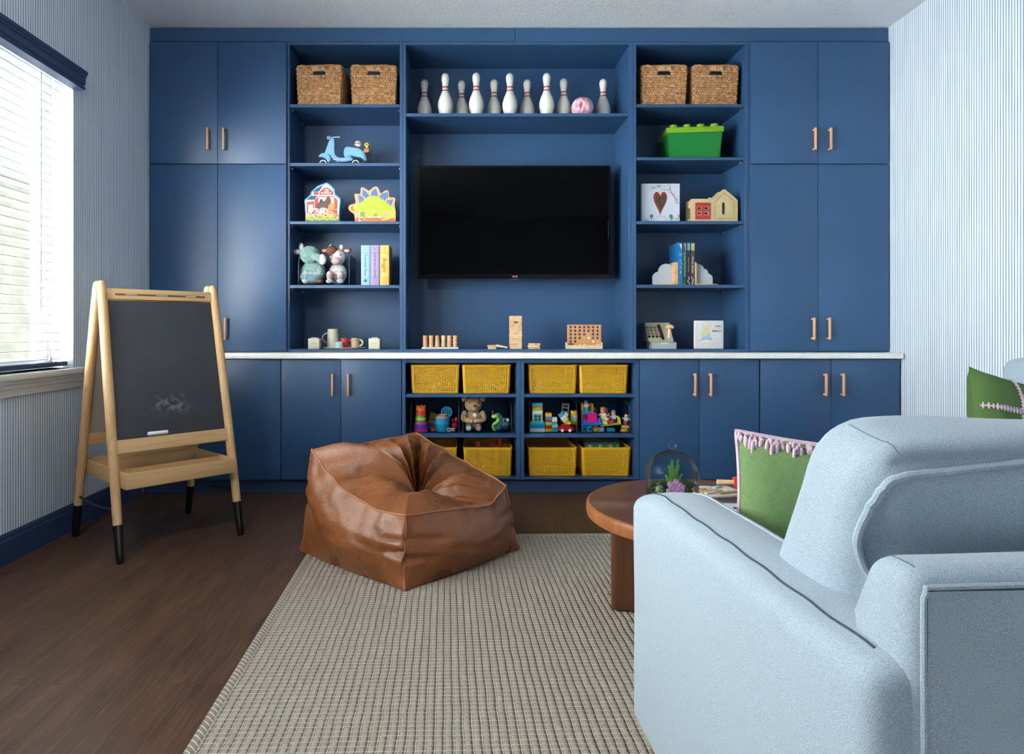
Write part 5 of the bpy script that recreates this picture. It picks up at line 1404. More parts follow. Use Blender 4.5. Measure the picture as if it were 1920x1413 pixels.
# tower of layered blocks
Yj = YU + .10; kj = Yj / F; LW, LH, LL = .0258, .01235, .0775
tw = thing('block_tower', 'upright stacking game tower of small wooden blocks with one gap', 'block tower', (hx(966.5, Yj), Yj, zb + .0003), math.radians(3))
mbj = MB(); rnd = random.Random(5); ink = P('5a4030')
for r in range(18):
    for c in range(3):
        if r == 14 and r % 2 == 0 and c == 1: continue
        o = rnd.uniform(-.0015, .0015); z0_ = r * LH + .0002; z1_ = (r + 1) * LH - .0003; m = M_jb[rnd.randrange(3)]
        q_ = MB()
        if r % 2: q_.box(-LL / 2 + o, LL / 2 + o, -LL / 2 + c * LW + .0002, -LL / 2 + (c + 1) * LW - .0002, z0_, z1_, m, .0008)
        else: q_.box(-LL / 2 + c * LW + .0003, -LL / 2 + (c + 1) * LW - .0003, -LL / 2 + o, LL / 2 + o, z0_, z1_, m, .0008)
        if r % 2 and c == 0 and r % 4 == 1:
            q_.text('Jenga', .009, ink, FR(rnd.choice((-.012, .014)) + o, -LL / 2 - .0002, (z0_ + z1_) / 2), extrude=.0001)
        q_.build('block', tw)
# loose blocks
def loose(x, y, z, rz, ry, l, tone=0, txt=True):
    mb = MB(); mb.box(-LL / 2, LL / 2, -LW / 2, LW / 2, 0, LH, M_jb[tone], .0008)
    if txt: mb.text('Jenga', .009, ink, FR(.012, -LW / 2 - .0002, LH / 2), extrude=.0001)
    o = mb.build('loose_block', loc=(x, y, z)); o.rotation_euler = (0, ry, rz); tag(o, l, 'wooden block', 'loose game blocks on the niche floor')
y_ = YU + .05
loose(hx(920, y_) - .002, y_ + .02, zb + .0004, PI / 2 * 1.02, 0, 'loose block lying end-on at the window side of the fallen pile', 2, False)
loose(hx(927, y_), y_ + .02, zb + .0004, PI / 2 * .98, 0, 'loose block lying end-on in the middle of the fallen pile', 0, False)
loose(hx(925, y_), y_ + .022, zb + .0135, .12, 0, 'loose block lying on top of the two end-on blocks', 1)
loose(hx(939, y_) + .006, y_ + .0, zb + .0108, -.1, .20, 'loose block sloping down towards the tower', 2)
loose(hx(1001.5, y_), y_, zb + .0004, .03, 0, 'bottom loose block of the small stack beyond the tower', 1)
loose(hx(1001, y_) - .002, y_ + .002, zb + .0134, -.05, 0, 'middle loose block of the small stack beyond the tower', 2, False)
loose(hx(1002, y_), y_ + .002, zb + .0264, .04, 0, 'top loose block of the small stack beyond the tower', 0)
# four in a row
Yf = YU + .085; k = Yf / F
t = thing('four_in_a_row_game', 'wooden four in a row game board standing in a pale tray', 'board game', (hx(1094.5, Yf), Yf, zb + .0003))
def q(px, py): return ((px - 1094.5) * k, (655.5 - py) * k)
x0_, x1_ = q(1063.8, 0)[0], q(1126.5, 0)[0]; zt = q(0, 610.5)[1]; zbm = .020
mbf = MB(); cx = [q(1070 + i * 8.4, 0)[0] for i in range(7)]; cz = [q(0, 614.8 + j * 6.75)[1] for j in range(6)]; R = .0088
def plate_holes(y, face):
    """square cell per hole, ring of quads between cell edge and round hole"""
    xs = [x0_] + [(a + b_) / 2 for a, b_ in zip(cx, cx[1:])] + [x1_]; zs = [zt] + [(a + b_) / 2 for a, b_ in zip(cz, cz[1:])] + [cz[-1] - .012]
    for i in range(7):
        for j in range(6):
            N = 24; pin, po = [], []
            for a in range(N):
                th = 2 * PI * a / N; c, s_ = math.cos(th), math.sin(th); pin.append((cx[i] + R * c, y, cz[j] + R * s_))
                tx_ = ((xs[i + 1] - cx[i]) / c) if c > 1e-6 else ((xs[i] - cx[i]) / c if c < -1e-6 else 9)
                tz_ = ((zs[j] - cz[j]) / s_) if s_ > 1e-6 else ((zs[j + 1] - cz[j]) / s_ if s_ < -1e-6 else 9)
                d = min(tx_, tz_); po.append((cx[i] + d * c, y, cz[j] + d * s_))
            fs = [(a, (a + 1) % N, N + (a + 1) % N, N + a) for a in range(N)]
            mbf.add(pin + po, fs, M_bo)
            for cxn, czn in ((xs[i], zs[j]), (xs[i + 1], zs[j]), (xs[i], zs[j + 1]), (xs[i + 1], zs[j + 1])):
                # corner fill
                best = sorted(range(N), key=lambda a: (po[a][0] - cxn) ** 2 + (po[a][2] - czn) ** 2)[:2]
                mbf.add([po[best[0]], po[best[1]], (cxn, y, czn)], [(0, 1, 2)], M_bo)
            if face: mbf.add(pin + [(p[0], y + .010, p[2]) for p in pin], [(a, (a + 1) % N, N + (a + 1) % N, N + a) for a in range(N)], M_bo)
M_bo = mat('orange_beech_board', 'cf935a', .5, var=('c4854c', 30, 3, .4, .7), stretch=(.5, 1, 2))
plate_holes(-.005, True); plate_holes(.005, False)
mbf.box(x0_ - .001, x0_, -.005, .005, cz[-1] - .012, zt, M_bo); mbf.box(x1_, x1_ + .001, -.005, .005, cz[-1] - .012, zt, M_bo); mbf.box(x0_, x1_, -.005, .005, zt - .0003, zt + .001, M_bo)
mbf.build('board', t, smooth=30)
discs = {(4, 2): 'b8a878', (3, 3): 'b8a878', (4, 3): 'e6dcb4', (2, 4): 'b0a070', (3, 4): 'b8a878', (4, 4): 'b0a070', (5, 4): 'e6dcb4', (6, 4): 'b8a878', (2, 5): 'e6dcb4', (3, 5): 'e6dcb4', (4, 5): 'b0a070', (5, 5): 'b0a070', (6, 5): 'e6dcb4', (1, 5): 'b8a878'}
for (i, j), c in discs.items():
    mb = MB(); mb.tube([(cx[i], -.003, cz[j]), (cx[i], .003, cz[j])], .0094, P(c), 20); mb.build('disc', t)
mb = MB(); wx = .0635 * 1.03
x2, x3 = q(1061, 0)[0], q(1128.3, 0)[0]; m = mat('pale_beech_tray', 'dcc8a4', .5, var=('d2bb94', 40, 3, .4, .7))
mb.box(x2, x3, -.034, -.029, 0, .026, m, .001); mb.box(x2, x3, .029, .034, 0, .026, m, .001); mb.box(x2, x2 + .005, -.0288, .0288, 0, .044, m, .001); mb.box(x3 - .005, x3, -.0288, .0288, 0, .044, m, .001); mb.box(x2 + .005, x3 - .005, -.0288, .0288, 0, .004, m)
mb.build('tray', t)
for x in (q(1066, 0)[0], q(1071, 0)[0]): mb = MB(); mb.tube([(x, -.016, .028), (x + .012, -.015, .031)], .009, P('6b3d22'), 14); mb.build('spare_disc', t)

# ------------------------------------------------------------ green storage box
Y = YU + .07; k = Y / F
t = thing('brick_storage_box', 'green toy storage box shaped like a studded brick with a lime lid', 'storage box', (hx(1303, Y), Y, SZ['rb'] + .0003), math.radians(-6))
Mg = P('06702a', .35); Ml = P('6c9a16', .35); w0, w1, d_ = .165, .182, .30; h_ = .185
mb = MB(); vs = [(-w0, .012, 0), (w0, .012, 0), (w0, d_ - .012, 0), (-w0, d_ - .012, 0), (-w1, 0, h_), (w1, 0, h_), (w1, d_, h_), (-w1, d_, h_)]
b = bmesh.new(); bv = [b.verts.new(v) for v in vs]
for f in ((0, 3, 2, 1), (4, 5, 6, 7), (0, 1, 5, 4), (1, 2, 6, 5), (2, 3, 7, 6), (3, 0, 4, 7)): b.faces.new([bv[i] for i in f])
bmesh.ops.bevel(b, geom=b.edges[:], offset=.005, segments=2, affect='EDGES'); mb.bm(b, Mg); mb.build('box', t)
mb = MB(); mb.box(-w1 - .006, w1 + .006, -.006, d_ + .006, h_ - .001, h_ + .036, Ml, .004, 2)
li = mb.build('lid', t)
for i in range(4):
    for j in range(2): mb = MB(); mb.lathe([(.0265, 0), (.0265, .022), (.0245, .024), (0, .024)], Ml, 24, c=(-.135 + i * .09, .034 + j * .16, h_ + .036)); mb.build('stud', li)
mb = MB(); mb.box(-w1 - .009, -w1 - .0, .10, .20, h_ - .03, h_ + .01, P('31503a'), .002); mb.build('clip', t)
for sx in (-1, 1): pass

# ------------------------------------------------------------ heart book, wooden house
Y = YU + .07
t, q, k = block('heart_book', 'square white picture book with a cut-out heart leaning in the right bookshelf', 'book', 1203.5, 1274.5, 340.5, 414.5, Y, SZ['rc'], .02, None)
mb = MB(); w_ = 35.5 * k; H_ = 73 * k; mb.box(-w_, w_, 0, .003, 0, H_, P('b9c0cc'), .0008); mb.box(-w_, w_, .021, .024, 0, H_, P('b9c0cc'), .0008); mb.box(-w_ - .004, -w_, .0, .024, 0, H_, P('a6aebc'), .001); mb.build('cover', t)
mb = MB(); mb.box(-w_ + .001, w_ - .004, .0031, .0209, .003, H_ - .003, P('d8d6cc')); mb.build('pages', t)
def heart(cx_, cz_, w_h, h_h, n=36):
    o = []
    for i in range(n):
        a = 2 * PI * i / n; x = 16 * math.sin(a) ** 3; z = 13 * math.cos(a) - 5 * math.cos(2 * a) - 2 * math.cos(3 * a) - math.cos(4 * a)
        o.append((cx_ + x / 16 * w_h, cz_ - z / 15 * h_h * (1.15 if z < 0 else .85)))
    return o
P_ = []
for i, c in enumerate(('7c2320', '9c3a26', '4a1e1a', '5a4a1e', '1e3a26', '243a3e', '8a3030')): s_ = 1 - i * .13; P_.append((heart(1238.5 + (i * .5 - .5), 372.5 + i * .4, 13 * s_, 23 * s_), c))
for x in (1221.5, 1258): P_ += [(circ(x, 402.5, 3.6, 12, 3.4), '2f8a5c'), (((x - .5, 412), (x - .5, 405), (x + .5, 405), (x + .5, 412)), '3c4048')]
P_ += [(circ(1272.5, 402, 2, 8, 2.4), '8aa03a')]
for i in range(26): P_.append((circ(rnd.uniform(1207, 1272), rnd.uniform(404, 412), .8, 6), rnd.choice(['3a3a44', 'a53a3a', '7a7a88', '46704e', 'b98a3a'])))
P_ += [(circ(1250, 349, 5.6, 14, 4.6), '9aa2b0'), (circ(1250, 349.4, 4.8, 14, 3.9), 'b9c0cc')]
for i in range(5): P_.append((circ(1242 + i * 3.4, 353.5 + (i % 2), .8, 6), '2a2a30'))
mb, nm, pr = art(P_, t)
def arc_text(mb, s, cx_, cz_, R_, a0, a1, size, m, yy=-.0022):
    for i, ch_ in enumerate(s):
        a = math.radians(a0 + (a1 - a0) * i / max(1, len(s) - 1)); px, py = cx_ + R_ * math.cos(a), cz_ - R_ * math.sin(a)
        if ch_ != ' ': mb.text(ch_, size, m, FR(q(px, 0)[0], yy, q(0, py)[1], a - PI / 2))
arc_text(mb, 'IN MY', 1238, 381, 34, 118, 90, 6.4 * k * 1.1, P('a8404a')); arc_text(mb, 'HEART', 1238, 381, 30, 48, 6, 6.4 * k * 1.1, P('a8404a'))
mb.text('Jo Witek', 3 * k, P('a86a6a'), FR(q(1240, 0)[0], -.002, q(0, 402.5)[1])) if False else None
mb.box(q(1230, 0)[0], q(1250, 0)[0], -.0012, -.0009, q(0, 402.9)[1], q(0, 402.3)[1], P('b0606a')); mb.build('printed_front', t, smooth=10)
# wooden house
Yh = YU + .055; M_hw = mat('pale_birch', 'c4b083', .5, var=('b8a374', 30, 3, .4, .7), stretch=(1, 1, .4))
t, q, k = block('wooden_toy_house', 'pale wooden toy house with a red four-pane window and a gabled door', 'toy house', 1295, 1383.5, 352, 414.5, Yh, SZ['rc'], .1, None)
hp = [(1295, 414.3), (1295, 372.8), (1295.6, 371.3), (1297, 370.8), (1337, 370.8), (1354.3, 354.2), (1356.2, 352.8), (1359, 352.8), (1361, 354), (1381, 371), (1382.8, 373), (1383.3, 375.5), (1383.3, 414.3)]
mb = MB(); mb.prism([q(*p) for p in hp], 0, .012, M_hw); mb.prism([q(*p) for p in hp], .09, .102, M_hw); mb.build('house_front', t)
mb = MB(); mb.box(q(1296, 0)[0], q(1382.5, 0)[0], .0125, .0895, .0005, .008, M_hw); mb.box(q(1296, 0)[0], q(1298, 0)[0], .0125, .0895, .008, .03, M_hw); mb.box(q(1296, 0)[0], q(1298, 0)[0], .0125, .0895, .10, .145, M_hw); mb.box(q(1381, 0)[0], q(1383, 0)[0], .0125, .0895, .008, .135, M_hw); mb.box(q(1297, 0)[0], q(1336, 0)[0], .0125, .0895, .146, .152, M_hw); mb.build('house_body', t)
mb = MB(); yy = -.004
def rect(x0, x1, y0, y1, d, m, z=-.004): mb.box(q(x0, 0)[0], q(x1, 0)[0], z, z + d, q(0, y1)[1], q(0, y0)[1], m, .0006)
R_ = P('b02a32'); 
for (a, b_, c, d) in ((1303.5, 1332, 378, 385.5), (1303.5, 1332, 391, 394.5), (1303.5, 1332, 401.5, 409), (1303.5, 1306.3, 385.5, 391), (1315.5, 1319.5, 385.5, 391), (1328.8, 1332, 385.5, 391), (1303.5, 1306.3, 394.5, 401.5), (1315.5, 1319.5, 394.5, 401.5), (1328.8, 1332, 394.5, 401.5)): rect(a, b_, c, d, .004, R_)
for cx_ in (1311, 1324):
    for cz_ in (388.3, 398): rect(cx_ - 4.5, cx_ + 4.5, cz_ - 3.1, cz_ + 3.1, .0002, P('c9b48a'), -.0006); rect(cx_ - 3.3, cx_ + 3.3, cz_ - 2.1, cz_ + 2.1, .0002, P('26211a'), -.0009)
mb.build('window_shutter', t, label='red window shutter')
mb = MB(); dp = [(1340, 407.5), (1340, 377), (1358, 359.5), (1376, 375), (1376, 407.5)]
pts = [Vector((q(*p)[0], -.0004, q(*p)[1])) for p in dp]; mb.tube(pts, .0011, P('2b2418'), 6, closed=True)
sl_ = [(1356.2 + 2.6 * math.cos(a) + 0, (380 if math.sin(a) > 0 else 397.5) - 2.6 * math.sin(a)) for a in [2 * PI * i / 20 + .01 for i in range(20)]]
mb.flat([q(*p) for p in sl_], -.0006, P('2b2418')); mb.build('door', t)
mb = MB(); mb.lathe([(0, 0), (.012, 0), (.012, .02), (0, .022)], P('c9ccd0'), 14, c=(q(1336, 0)[0], .05, .1525)); mb.build('white_peg', t)

# ------------------------------------------------------------ cloud bookends and four books
Yo = YU + .05; zb2 = SZ['rd']; k = Yo / F
M_cl = mat('cloud_white', 'a9b2ba', .5); M_bw = mat('bookend_beech', 'd0a673', .5, var=('c0935f', 30, 3, .4, .7))
def bookend(label, px_c, base0, base1, up0, up1, lobes, flatz=531.5):
    t = thing('cloud_bookend', label, 'bookend', (hx(px_c, Yo), Yo, zb2 + .0003), 0, 'cloud bookends'); 
    def q(px, py): return ((px - px_c) * k, (533.8 - py) * k)
    mb = MB(); mb.box(q(base0, 0)[0], q(base1, 0)[0], 0, .09, 0, .009, M_bw, .0015); mb.box(q(up0, 0)[0], q(up1, 0)[0], 0, .09, .0091, q(0, 491)[1], M_bw, .0015); mb.build('wooden_bracket', t)
    # union outline of lobes as upper envelope
    xs = [lobes[0][0] - lobes[0][2] + i * .25 for i in range(int((lobes[-1][0] + lobes[-1][2] - lobes[0][0] + lobes[0][2]) / .25) + 1)]
    top = []
    for x in xs:
        z = max([cz + math.sqrt(max(0, r * r - (x - c) ** 2)) for c, cz, r in [(a, 533.8 - b_, r) for a, b_, r in lobes] if abs(x - c) <= r] or [0])
        top.append((x, 533.8 - z))
    lo = [(x, min(531.2, cz_)) for x, cz_ in ((xs[-1], 531.2), (xs[0], 531.2))]
    out = [q(*p) for p in top if q(*p)[1] > .0095]; out += [(out[-1][0], .0095), (out[0][0], .0095)]
    mb = MB(); mb.prism(out, .034, .050, M_cl); mb.build('cloud', t, label='white cloud shape')
bookend('cloud bookend before the blue book', 1250, 1227, 1271.5, 1263.5, 1271.5, [(1238, 519.5, 11.5), (1252, 507.5, 14.5), (1258, 507, 5.3)])
bookend('cloud bookend after the dark cookery-like books', 1325, 1303.2, 1346, 1303.2, 1306.5, [(1309, 503, 10), (1313, 504.5, 10.5), (1323, 511, 8.5), (1330.5, 521, 9.3)])
bpy.data.objects['cloud_bookend.001']['label'] = 'cloud bookend after the dark patterned books'
specs = [(1271.8, 1280, 453.8, '1f6ca6', .20, 'tall bright blue book between the cloud bookends', '6aa7cf'), (1280.6, 1287.6, 454, '1d4a36', .19, 'dark green book with white lettering beside the bright blue book', 'c27f9a'), (1288.2, 1294.6, 454, '1d2230', .19, 'black book with a teal top beside the dark green book', '3aa0a8'), (1295.2, 1303, 454.5, '3a3436', .19, 'dark book with a gold top against the far cloud bookend', 'b59a6a')]
for i, (a, b_, top, col, dep, l, c2) in enumerate(specs):
    t = thing('storybook', l, 'book', (hx((a + b_) / 2, Yo), Yo + .002, zb2 + .0003), 0, 'storybooks between cloud bookends'); w_ = (b_ - a) / 2 * k - .0003; H_ = (533.8 - top) * k
    mb = MB(); mb.box(-w_, w_, 0, .004, 0, H_, P(col), .0008); mb.box(-w_, -w_ + .002, .004, dep, 0, H_, P(col)); mb.box(w_ - .002, w_, .004, dep, 0, H_, P(col)); mb.build('cover', t)
    mb = MB(); mb.box(-w_ + .0022, w_ - .0022, .0042, dep - .004, .004, H_ - .004, P('dcd8cc')); mb.build('pages', t)
    mb = MB(); rnd = random.Random(i); 
    if i == 0:
        for j in range(8): x, z = rnd.uniform(-w_ * .6, w_ * .6), rnd.uniform(.02, H_ - .02); mb.flat(circ(x, z, .004, 7, .009), -.0005 - j * .0001, P(c2))
        mb.flat([(-w_ * .5, H_ - .01), (w_ * .6, H_ - .012), (w_ * .5, H_ - .05), (0, H_ - .03)], -.0014, P('c9d6de'))
    else:
        if i == 1: mb.flat([(-w_ * .3, H_ - .006), (w_ * .6, H_ - .006), (w_ * .7, H_ - .05), (w_ * .4, H_ - .06)], -.0006, P(c2))
        else: mb.flat([(-w_ * .85, H_ - .003), (w_ * .85, H_ - .003), (w_ * .85, H_ - .055), (-w_ * .85, H_ - .05)], -.0006, P(c2))
        tx_ = ('My Animal World of Wonder', "Nature's Treasures", 'Forest Stories')[i - 1]
        mb.text(tx_, (.0135, .0125, .019)[i - 1], P(('b9cdb6', 'b0a08c', 'e0d2b4')[i - 1]), Matrix.Translation((0, -.0008, H_ * .48)) @ Matrix.Rotation(PI / 2, 4, 'X') @ Matrix.Rotation(-PI / 2, 4, 'Z'))
        for j in range(7 if i > 1 else 1): mb.flat(circ(rnd.uniform(-w_ * .5, w_ * .5), .008 + j * .0075, .0035, 6), -.0007, P('d8d0b4' if i > 1 else 'a8b86a'))
    mb.build('printed_spine', t, smooth=10)

# ------------------------------------------------------------ cash register and baby book
Yr = YU + .06; k = Yr / F
t = thing('toy_cash_register', 'pale grey-green wooden toy cash register with round keys and a wooden crank', 'toy cash register', (hx(1240, Yr), Yr, SZ['e'] + .0003))
def q(px, py): return ((px - 1240) * k, (655.5 - py) * k)
Mr = P('a8a68c', .55); Mr2 = P('9aa3a3', .55)
mb = MB(); b = bmesh.new(); X0, X1 = q(1217, 0)[0], q(1264, 0)[0]
pr = [(.004, .047), (.14, .047), (.14, .165), (.115, .170), (.105, .158)]     # y,z profile: sloping key face
pr = [(.006, .048), (.15, .048), (.15, .178), (.10, .178), (.098, .160)]
n_ = len(pr); sh = .0
mb.add([(X0, y, z) for y, z in pr] + [(X1, y, z) for y, z in pr], [tuple(range(n_)), tuple(range(n_, 2 * n_))[::-1]] + [(i, i + n_, (i + 1) % n_ + n_, (i + 1) % n_) for i in range(n_)], Mr); mb.build('register_body', t)
mb = MB(); mb.box(q(1221, 0)[0], q(1267, 0)[0], -.02, .12, 0, .046, Mr2, .002); dr = mb.build('cash_drawer', t)
mb = MB(); mb.flat([q(*p) for p in ((1236, 643.2), (1237.5, 645.5), (1242, 646.5), (1250, 646), (1253, 643.2))], -.0206, P('c6c2ae')); mb.build('finger_notch', dr)
sl0, sl1 = Vector((0, .006, .048)), Vector((0, .098, .160)); nn = Vector((0, -(sl1 - sl0).z, (sl1 - sl0).y)).normalized()
def onf(x, t_): return Vector((x, 0, 0)) + sl0.lerp(sl1, t_)
for r in range(4):
    for c in range(4):
        p = onf(X0 + .018 + c * .026 - .008, .30 + r * .185); q_ = MB(); q_.tube([p, p + nn * .006], .0088, P('1a1512' if r == 0 else '6b4a36'), 14)
        if r: q_.tube([p + nn * .006, p + nn * .0064], .006, P('a88a6a'), 12)
        q_.build('key', t)
mb = MB(); p0, p1 = onf(.018, .12), onf(.006, .98)
mb.tube([p0 + nn * .002, p1 + nn * .002], .0095, P('2a0f0c'), 8); mb.build('dark_slot', t)
mb = MB(); mb.tube([(.048, -.012, .075), (.052, -.012, .135)], [.011, .009], M_toywood, 12); mb.tube([(.028, -.012, .142), (.042, -.012, .151), (.066, -.012, .150), (.078, -.012, .142)], [.008, .013, .013, .008], M_toywood, 12); mb.build('crank_handle', t)
Yq = YU + .05
t, q, k = block('baby_board_book', 'white board book with a drawn crouching baby reading cute as a button', 'book', 1302.3, 1357, 602, 655.5, Yq, SZ['e'], .02, None)
mb = MB(); w_ = 27.3 * k; H_ = 53.3 * k; mb.box(-w_, w_, 0, .022, 0, H_, P('cdcccb'), .006, 3); mb.box(-w_ + .012, -w_ + .0135, -.0003, .001, .004, H_ - .004, P('b4b4b8')); mb.build('board_pages', t)
P_ = [(smooth_poly([(1317, 620), (1313, 626), (1315, 630), (1322, 630.5), (1326, 628), (1331, 628.5), (1333, 624), (1330, 621), (1324, 622), (1321, 618)], 1), 'c3c98a'),
      (smooth_poly([(1313, 641), (1317, 631), (1325, 632), (1330, 627), (1333, 633), (1337, 640), (1330, 639), (1322, 638)], 1), '9fb2cf'),
      (circ(1325, 612, 8, 18, 7.4), '9c9890'), (circ(1325, 612, 7.4, 18, 6.8), 'd6cfc4'), (((1320, 613), (1324, 609), (1325, 614), (1327, 609), (1330, 613), (1327, 619), (1323, 619)), 'd8bfa8'),
      (circ(1310, 640, 3, 10), 'd8b8a4'), (circ(1329, 624.5, 2, 8), 'd8b8a4'), (((1313, 645), (1318, 640), (1326, 638.5), (1334, 641), (1341, 646), (1330, 648), (1320, 647)), 'dedad2')]
for i in range(12): P_.append((circ(1316 + i * 2.1, 643 + (i * 7 % 4), 1.0, 6), ['d6b84a', 'a58ab0', 'c9c070', 'c08a8a'][i % 4]))
mb, nm, pr = art(P_, t); ik = P('6e6a70'); mb.text('cute', 6.6 * k, ik, FR(q(1345.5, 0)[0], -.0022, q(0, 612.3)[1])); mb.text('as a', 2.6 * k, ik, FR(q(1347, 0)[0], -.0022, q(0, 616.8)[1])); mb.text('button', 6.2 * k, ik, FR(q(1344, 0)[0], -.0022, q(0, 621.5)[1])); mb.build('printed_front', t, smooth=10)
# ------------------------------------------------------------ perforated yellow baskets
M_yel = mat('yellow_plastic', 'dba514', .42)
def perforated(mb, P0, U, V, wu, wv, nu, nv, mg, m, taper=0.0):
    """panel with a grid of square holes; U across, V up; mg = solid margins (left,right,bottom,top)"""
    P0, U, V = Vector(P0), Vector(U), Vector(V)
    us = [0, mg[0]]; pu = (wu - mg[0] - mg[1]) / nu
    for i in range(nu): us += [mg[0] + (i + .27) * pu, mg[0] + (i + .77) * pu]
    us += [wu - mg[1], wu]
    vs_ = [0, mg[2]]; pv = (wv - mg[2] - mg[3]) / nv
    for j in range(nv): vs_ += [mg[2] + (j + .27) * pv, mg[2] + (j + .77) * pv]
    vs_ += [wv - mg[3], wv]
    pts = []; W = len(us)
    for v in vs_:
        for u in us:
            x = (u - wu / 2) * (1 + taper * (v / wv))
            pts.append(P0 + U * x + V * v)
    fs = []
    for j in range(len(vs_) - 1):
        for i in range(W - 1):
            if i >= 2 and i % 2 == 0 and i < W - 2 and j >= 2 and j % 2 == 0 and j < len(vs_) - 2: continue
            fs.append((j * W + i, j * W + i + 1, (j + 1) * W + i + 1, (j + 1) * W + i))
    mb.add(pts, fs, m)
def ybasket(h):
    w0, dp, tp = .300, .40, .055
    t = thing('yellow_basket', '', 'basket')
    for name, args in (('front_panel', ((0, 0, 0), (1, 0, 0), (0, -.03, 1), w0, h, 23, 14)), ('rear_panel', ((0, dp - .02, 0), (-1, 0, 0), (0, .03, 1), w0, h, 23, 14)),
                       ('side_panel', ((w0 / 2, dp / 2 - .01, 0), (0, 1, 0), (tp * w0 / 2 / h, 0, 1), dp - .02, h, 28, 14)), ('side_panel', ((-w0 / 2, dp / 2 - .01, 0), (0, -1, 0), (-tp * w0 / 2 / h, 0, 1), dp - .02, h, 28, 14))):
        mb = MB(); perforated(mb, *args, (.017, .017, .010, .012), M_yel, tp if 'side' not in name else .025)
        o = mb.build(name, t, smooth=10); md = o.modifiers.new('thickness', 'SOLIDIFY'); md.thickness = .0022
    mb = MB(); mb.box(-w0 / 2, w0 / 2, 0, dp - .02, .0002, .003, M_yel); mb.build('base', t)
    mb = MB(); hw = w0 / 2 * (1 + tp); y0_, y1_ = -.03 * h, dp - .02 + .03 * h
    pts = [(-hw, y0_, h), (hw, y0_, h), (hw, y1_, h), (-hw, y1_, h)]
    for i in range(4): mb.tube([pts[i], pts[(i + 1) % 4]], .0032, M_yel, 6)
    mb.build('rim', t)
    return t
yb0 = ybasket(.184); Yy = YLf + .055
spots = [(816, 'l1', 'yellow perforated basket above the rainbow stacking cups'), (912, 'l1', 'yellow perforated basket above the teddy bear bin'), (1036, 'l1', 'yellow perforated basket above the brick tower bin'), (1131.5, 'l1', 'yellow perforated basket above the figures bin'),
         (811, 'l3', 'open yellow perforated basket mostly hidden behind the leather bean bag'), (914.5, 'l3', 'open yellow perforated basket below the teddy bear bin, red toys inside'), (1036, 'l3', 'empty looking yellow perforated basket below the brick tower bin'), (1136, 'l3', 'yellow perforated basket of books below the figures bin')]
for i, (px, zk, l) in enumerate(spots):
    loc = (hx(px, Yy), Yy, SZ[zk] + .0005)
    if i == 0: yb0.location = loc; yb0['label'] = l; yb0['group'] = 'yellow perforated baskets'
    else: dup(yb0, loc, math.radians((0, 0, 0, -1, .6, -.6, 0, -1)[i]), l)
# things inside some of the baskets
def inb(px, zk): return Vector((hx(px, Yy), Yy + .02, SZ[zk] + .004))
rnd = random.Random(21)
for bi, (px, zk, cols) in enumerate(((816, 'l1', ['d96a1c', 'cfc8bc', 'd96a1c']), (912, 'l1', ['d98f2a', 'd9d4c8', 'd9a02a']), (1036, 'l1', ['d9d4c8', '58a832', 'd9b02a']), (1131.5, 'l1', ['c9b8a0', 'c9a07a', 'd2c2a8']))):
    for j, c in enumerate(cols):
        b0 = inb(px, zk); x = (-.09, .02, .095)[j]; o = thing('soft_toy_ball', ('%s ball inside the basket above the %s' % ({'d96a1c': 'orange', 'cfc8bc': 'pale', 'd98f2a': 'amber', 'd9d4c8': 'white', 'd9a02a': 'golden', '58a832': 'green', 'd9b02a': 'yellow', 'c9b8a0': 'beige', 'c9a07a': 'tan', 'd2c2a8': 'cream'}[c], ['rainbow cups', 'teddy bear', 'brick tower', 'toy figures'][bi])) + (' at its window end' if j == 0 and c in ('d96a1c',) else ''), 'ball', (b0.x + x, b0.y + .035, b0.z + .035))
        r_ = .032 + .006 * rnd.random(); mb = MB(); mb.ball((0, 0, 0), r_, P(c), 16, 10); mb.build('ball_skin', o); o.location.z = b0.z + r_ - .0005
b0 = inb(914.5, 'l3')
for x, y, h_, c, l in ((-.06, .10, .205, 'a3201f', 'red handle sticking out of the basket below the teddy bear'), (.04, .16, .20, '9c2222', 'dark red toy low in the basket below the teddy bear'), (.09, .12, .22, 'b3261f', 'red paddle standing at the upright side of the red toy basket')):
    mb = MB(); mb.box(-.014, .014, -.006, .006, 0, h_, P(c), .004, 2); o = mb.build('red_toy', loc=(b0.x + x, b0.y + y, b0.z)); tag(o, l, 'toy', 'red toys in a basket')
b0 = inb(1136, 'l3')
for i, (c, c2, l) in enumerate((('3f7a3a', '6aa04a', 'green picture book at the front of the book basket'), ('2f8a7a', 'c9b23a', 'teal picture book in the middle of the book basket'), ('27408a', 'e6e6ea', 'blue and white picture book at the back of the book basket'))):
    t = thing('slim_book', l, 'book', (b0.x - .0, b0.y + .085 + i * .03, b0.z), 0, 'books in the yellow basket')
    mb = MB(); mb.box(-.115, .115 - i * .0, 0, .010, 0, .186 + i * .006, P(c), .001); mb.build('cover', t)
    mb = MB()
    for j in range(16): x = -.105 + j * .0138; mb.box(x, x + .009, -.0008, -.0001, .150, .184, P([c2, 'd9b02a', '2f9aa8', 'e2e4e8', c][(j * 3 + i) % 5])); mb.box(x, x + .009, .0005, .0095, .1862 + i * .006, .1866 + i * .006, P([c2, 'd9b02a', '2f9aa8', 'e2e4e8', c][(j * 3 + i) % 5]))
    mb.build('printed_cover', t)

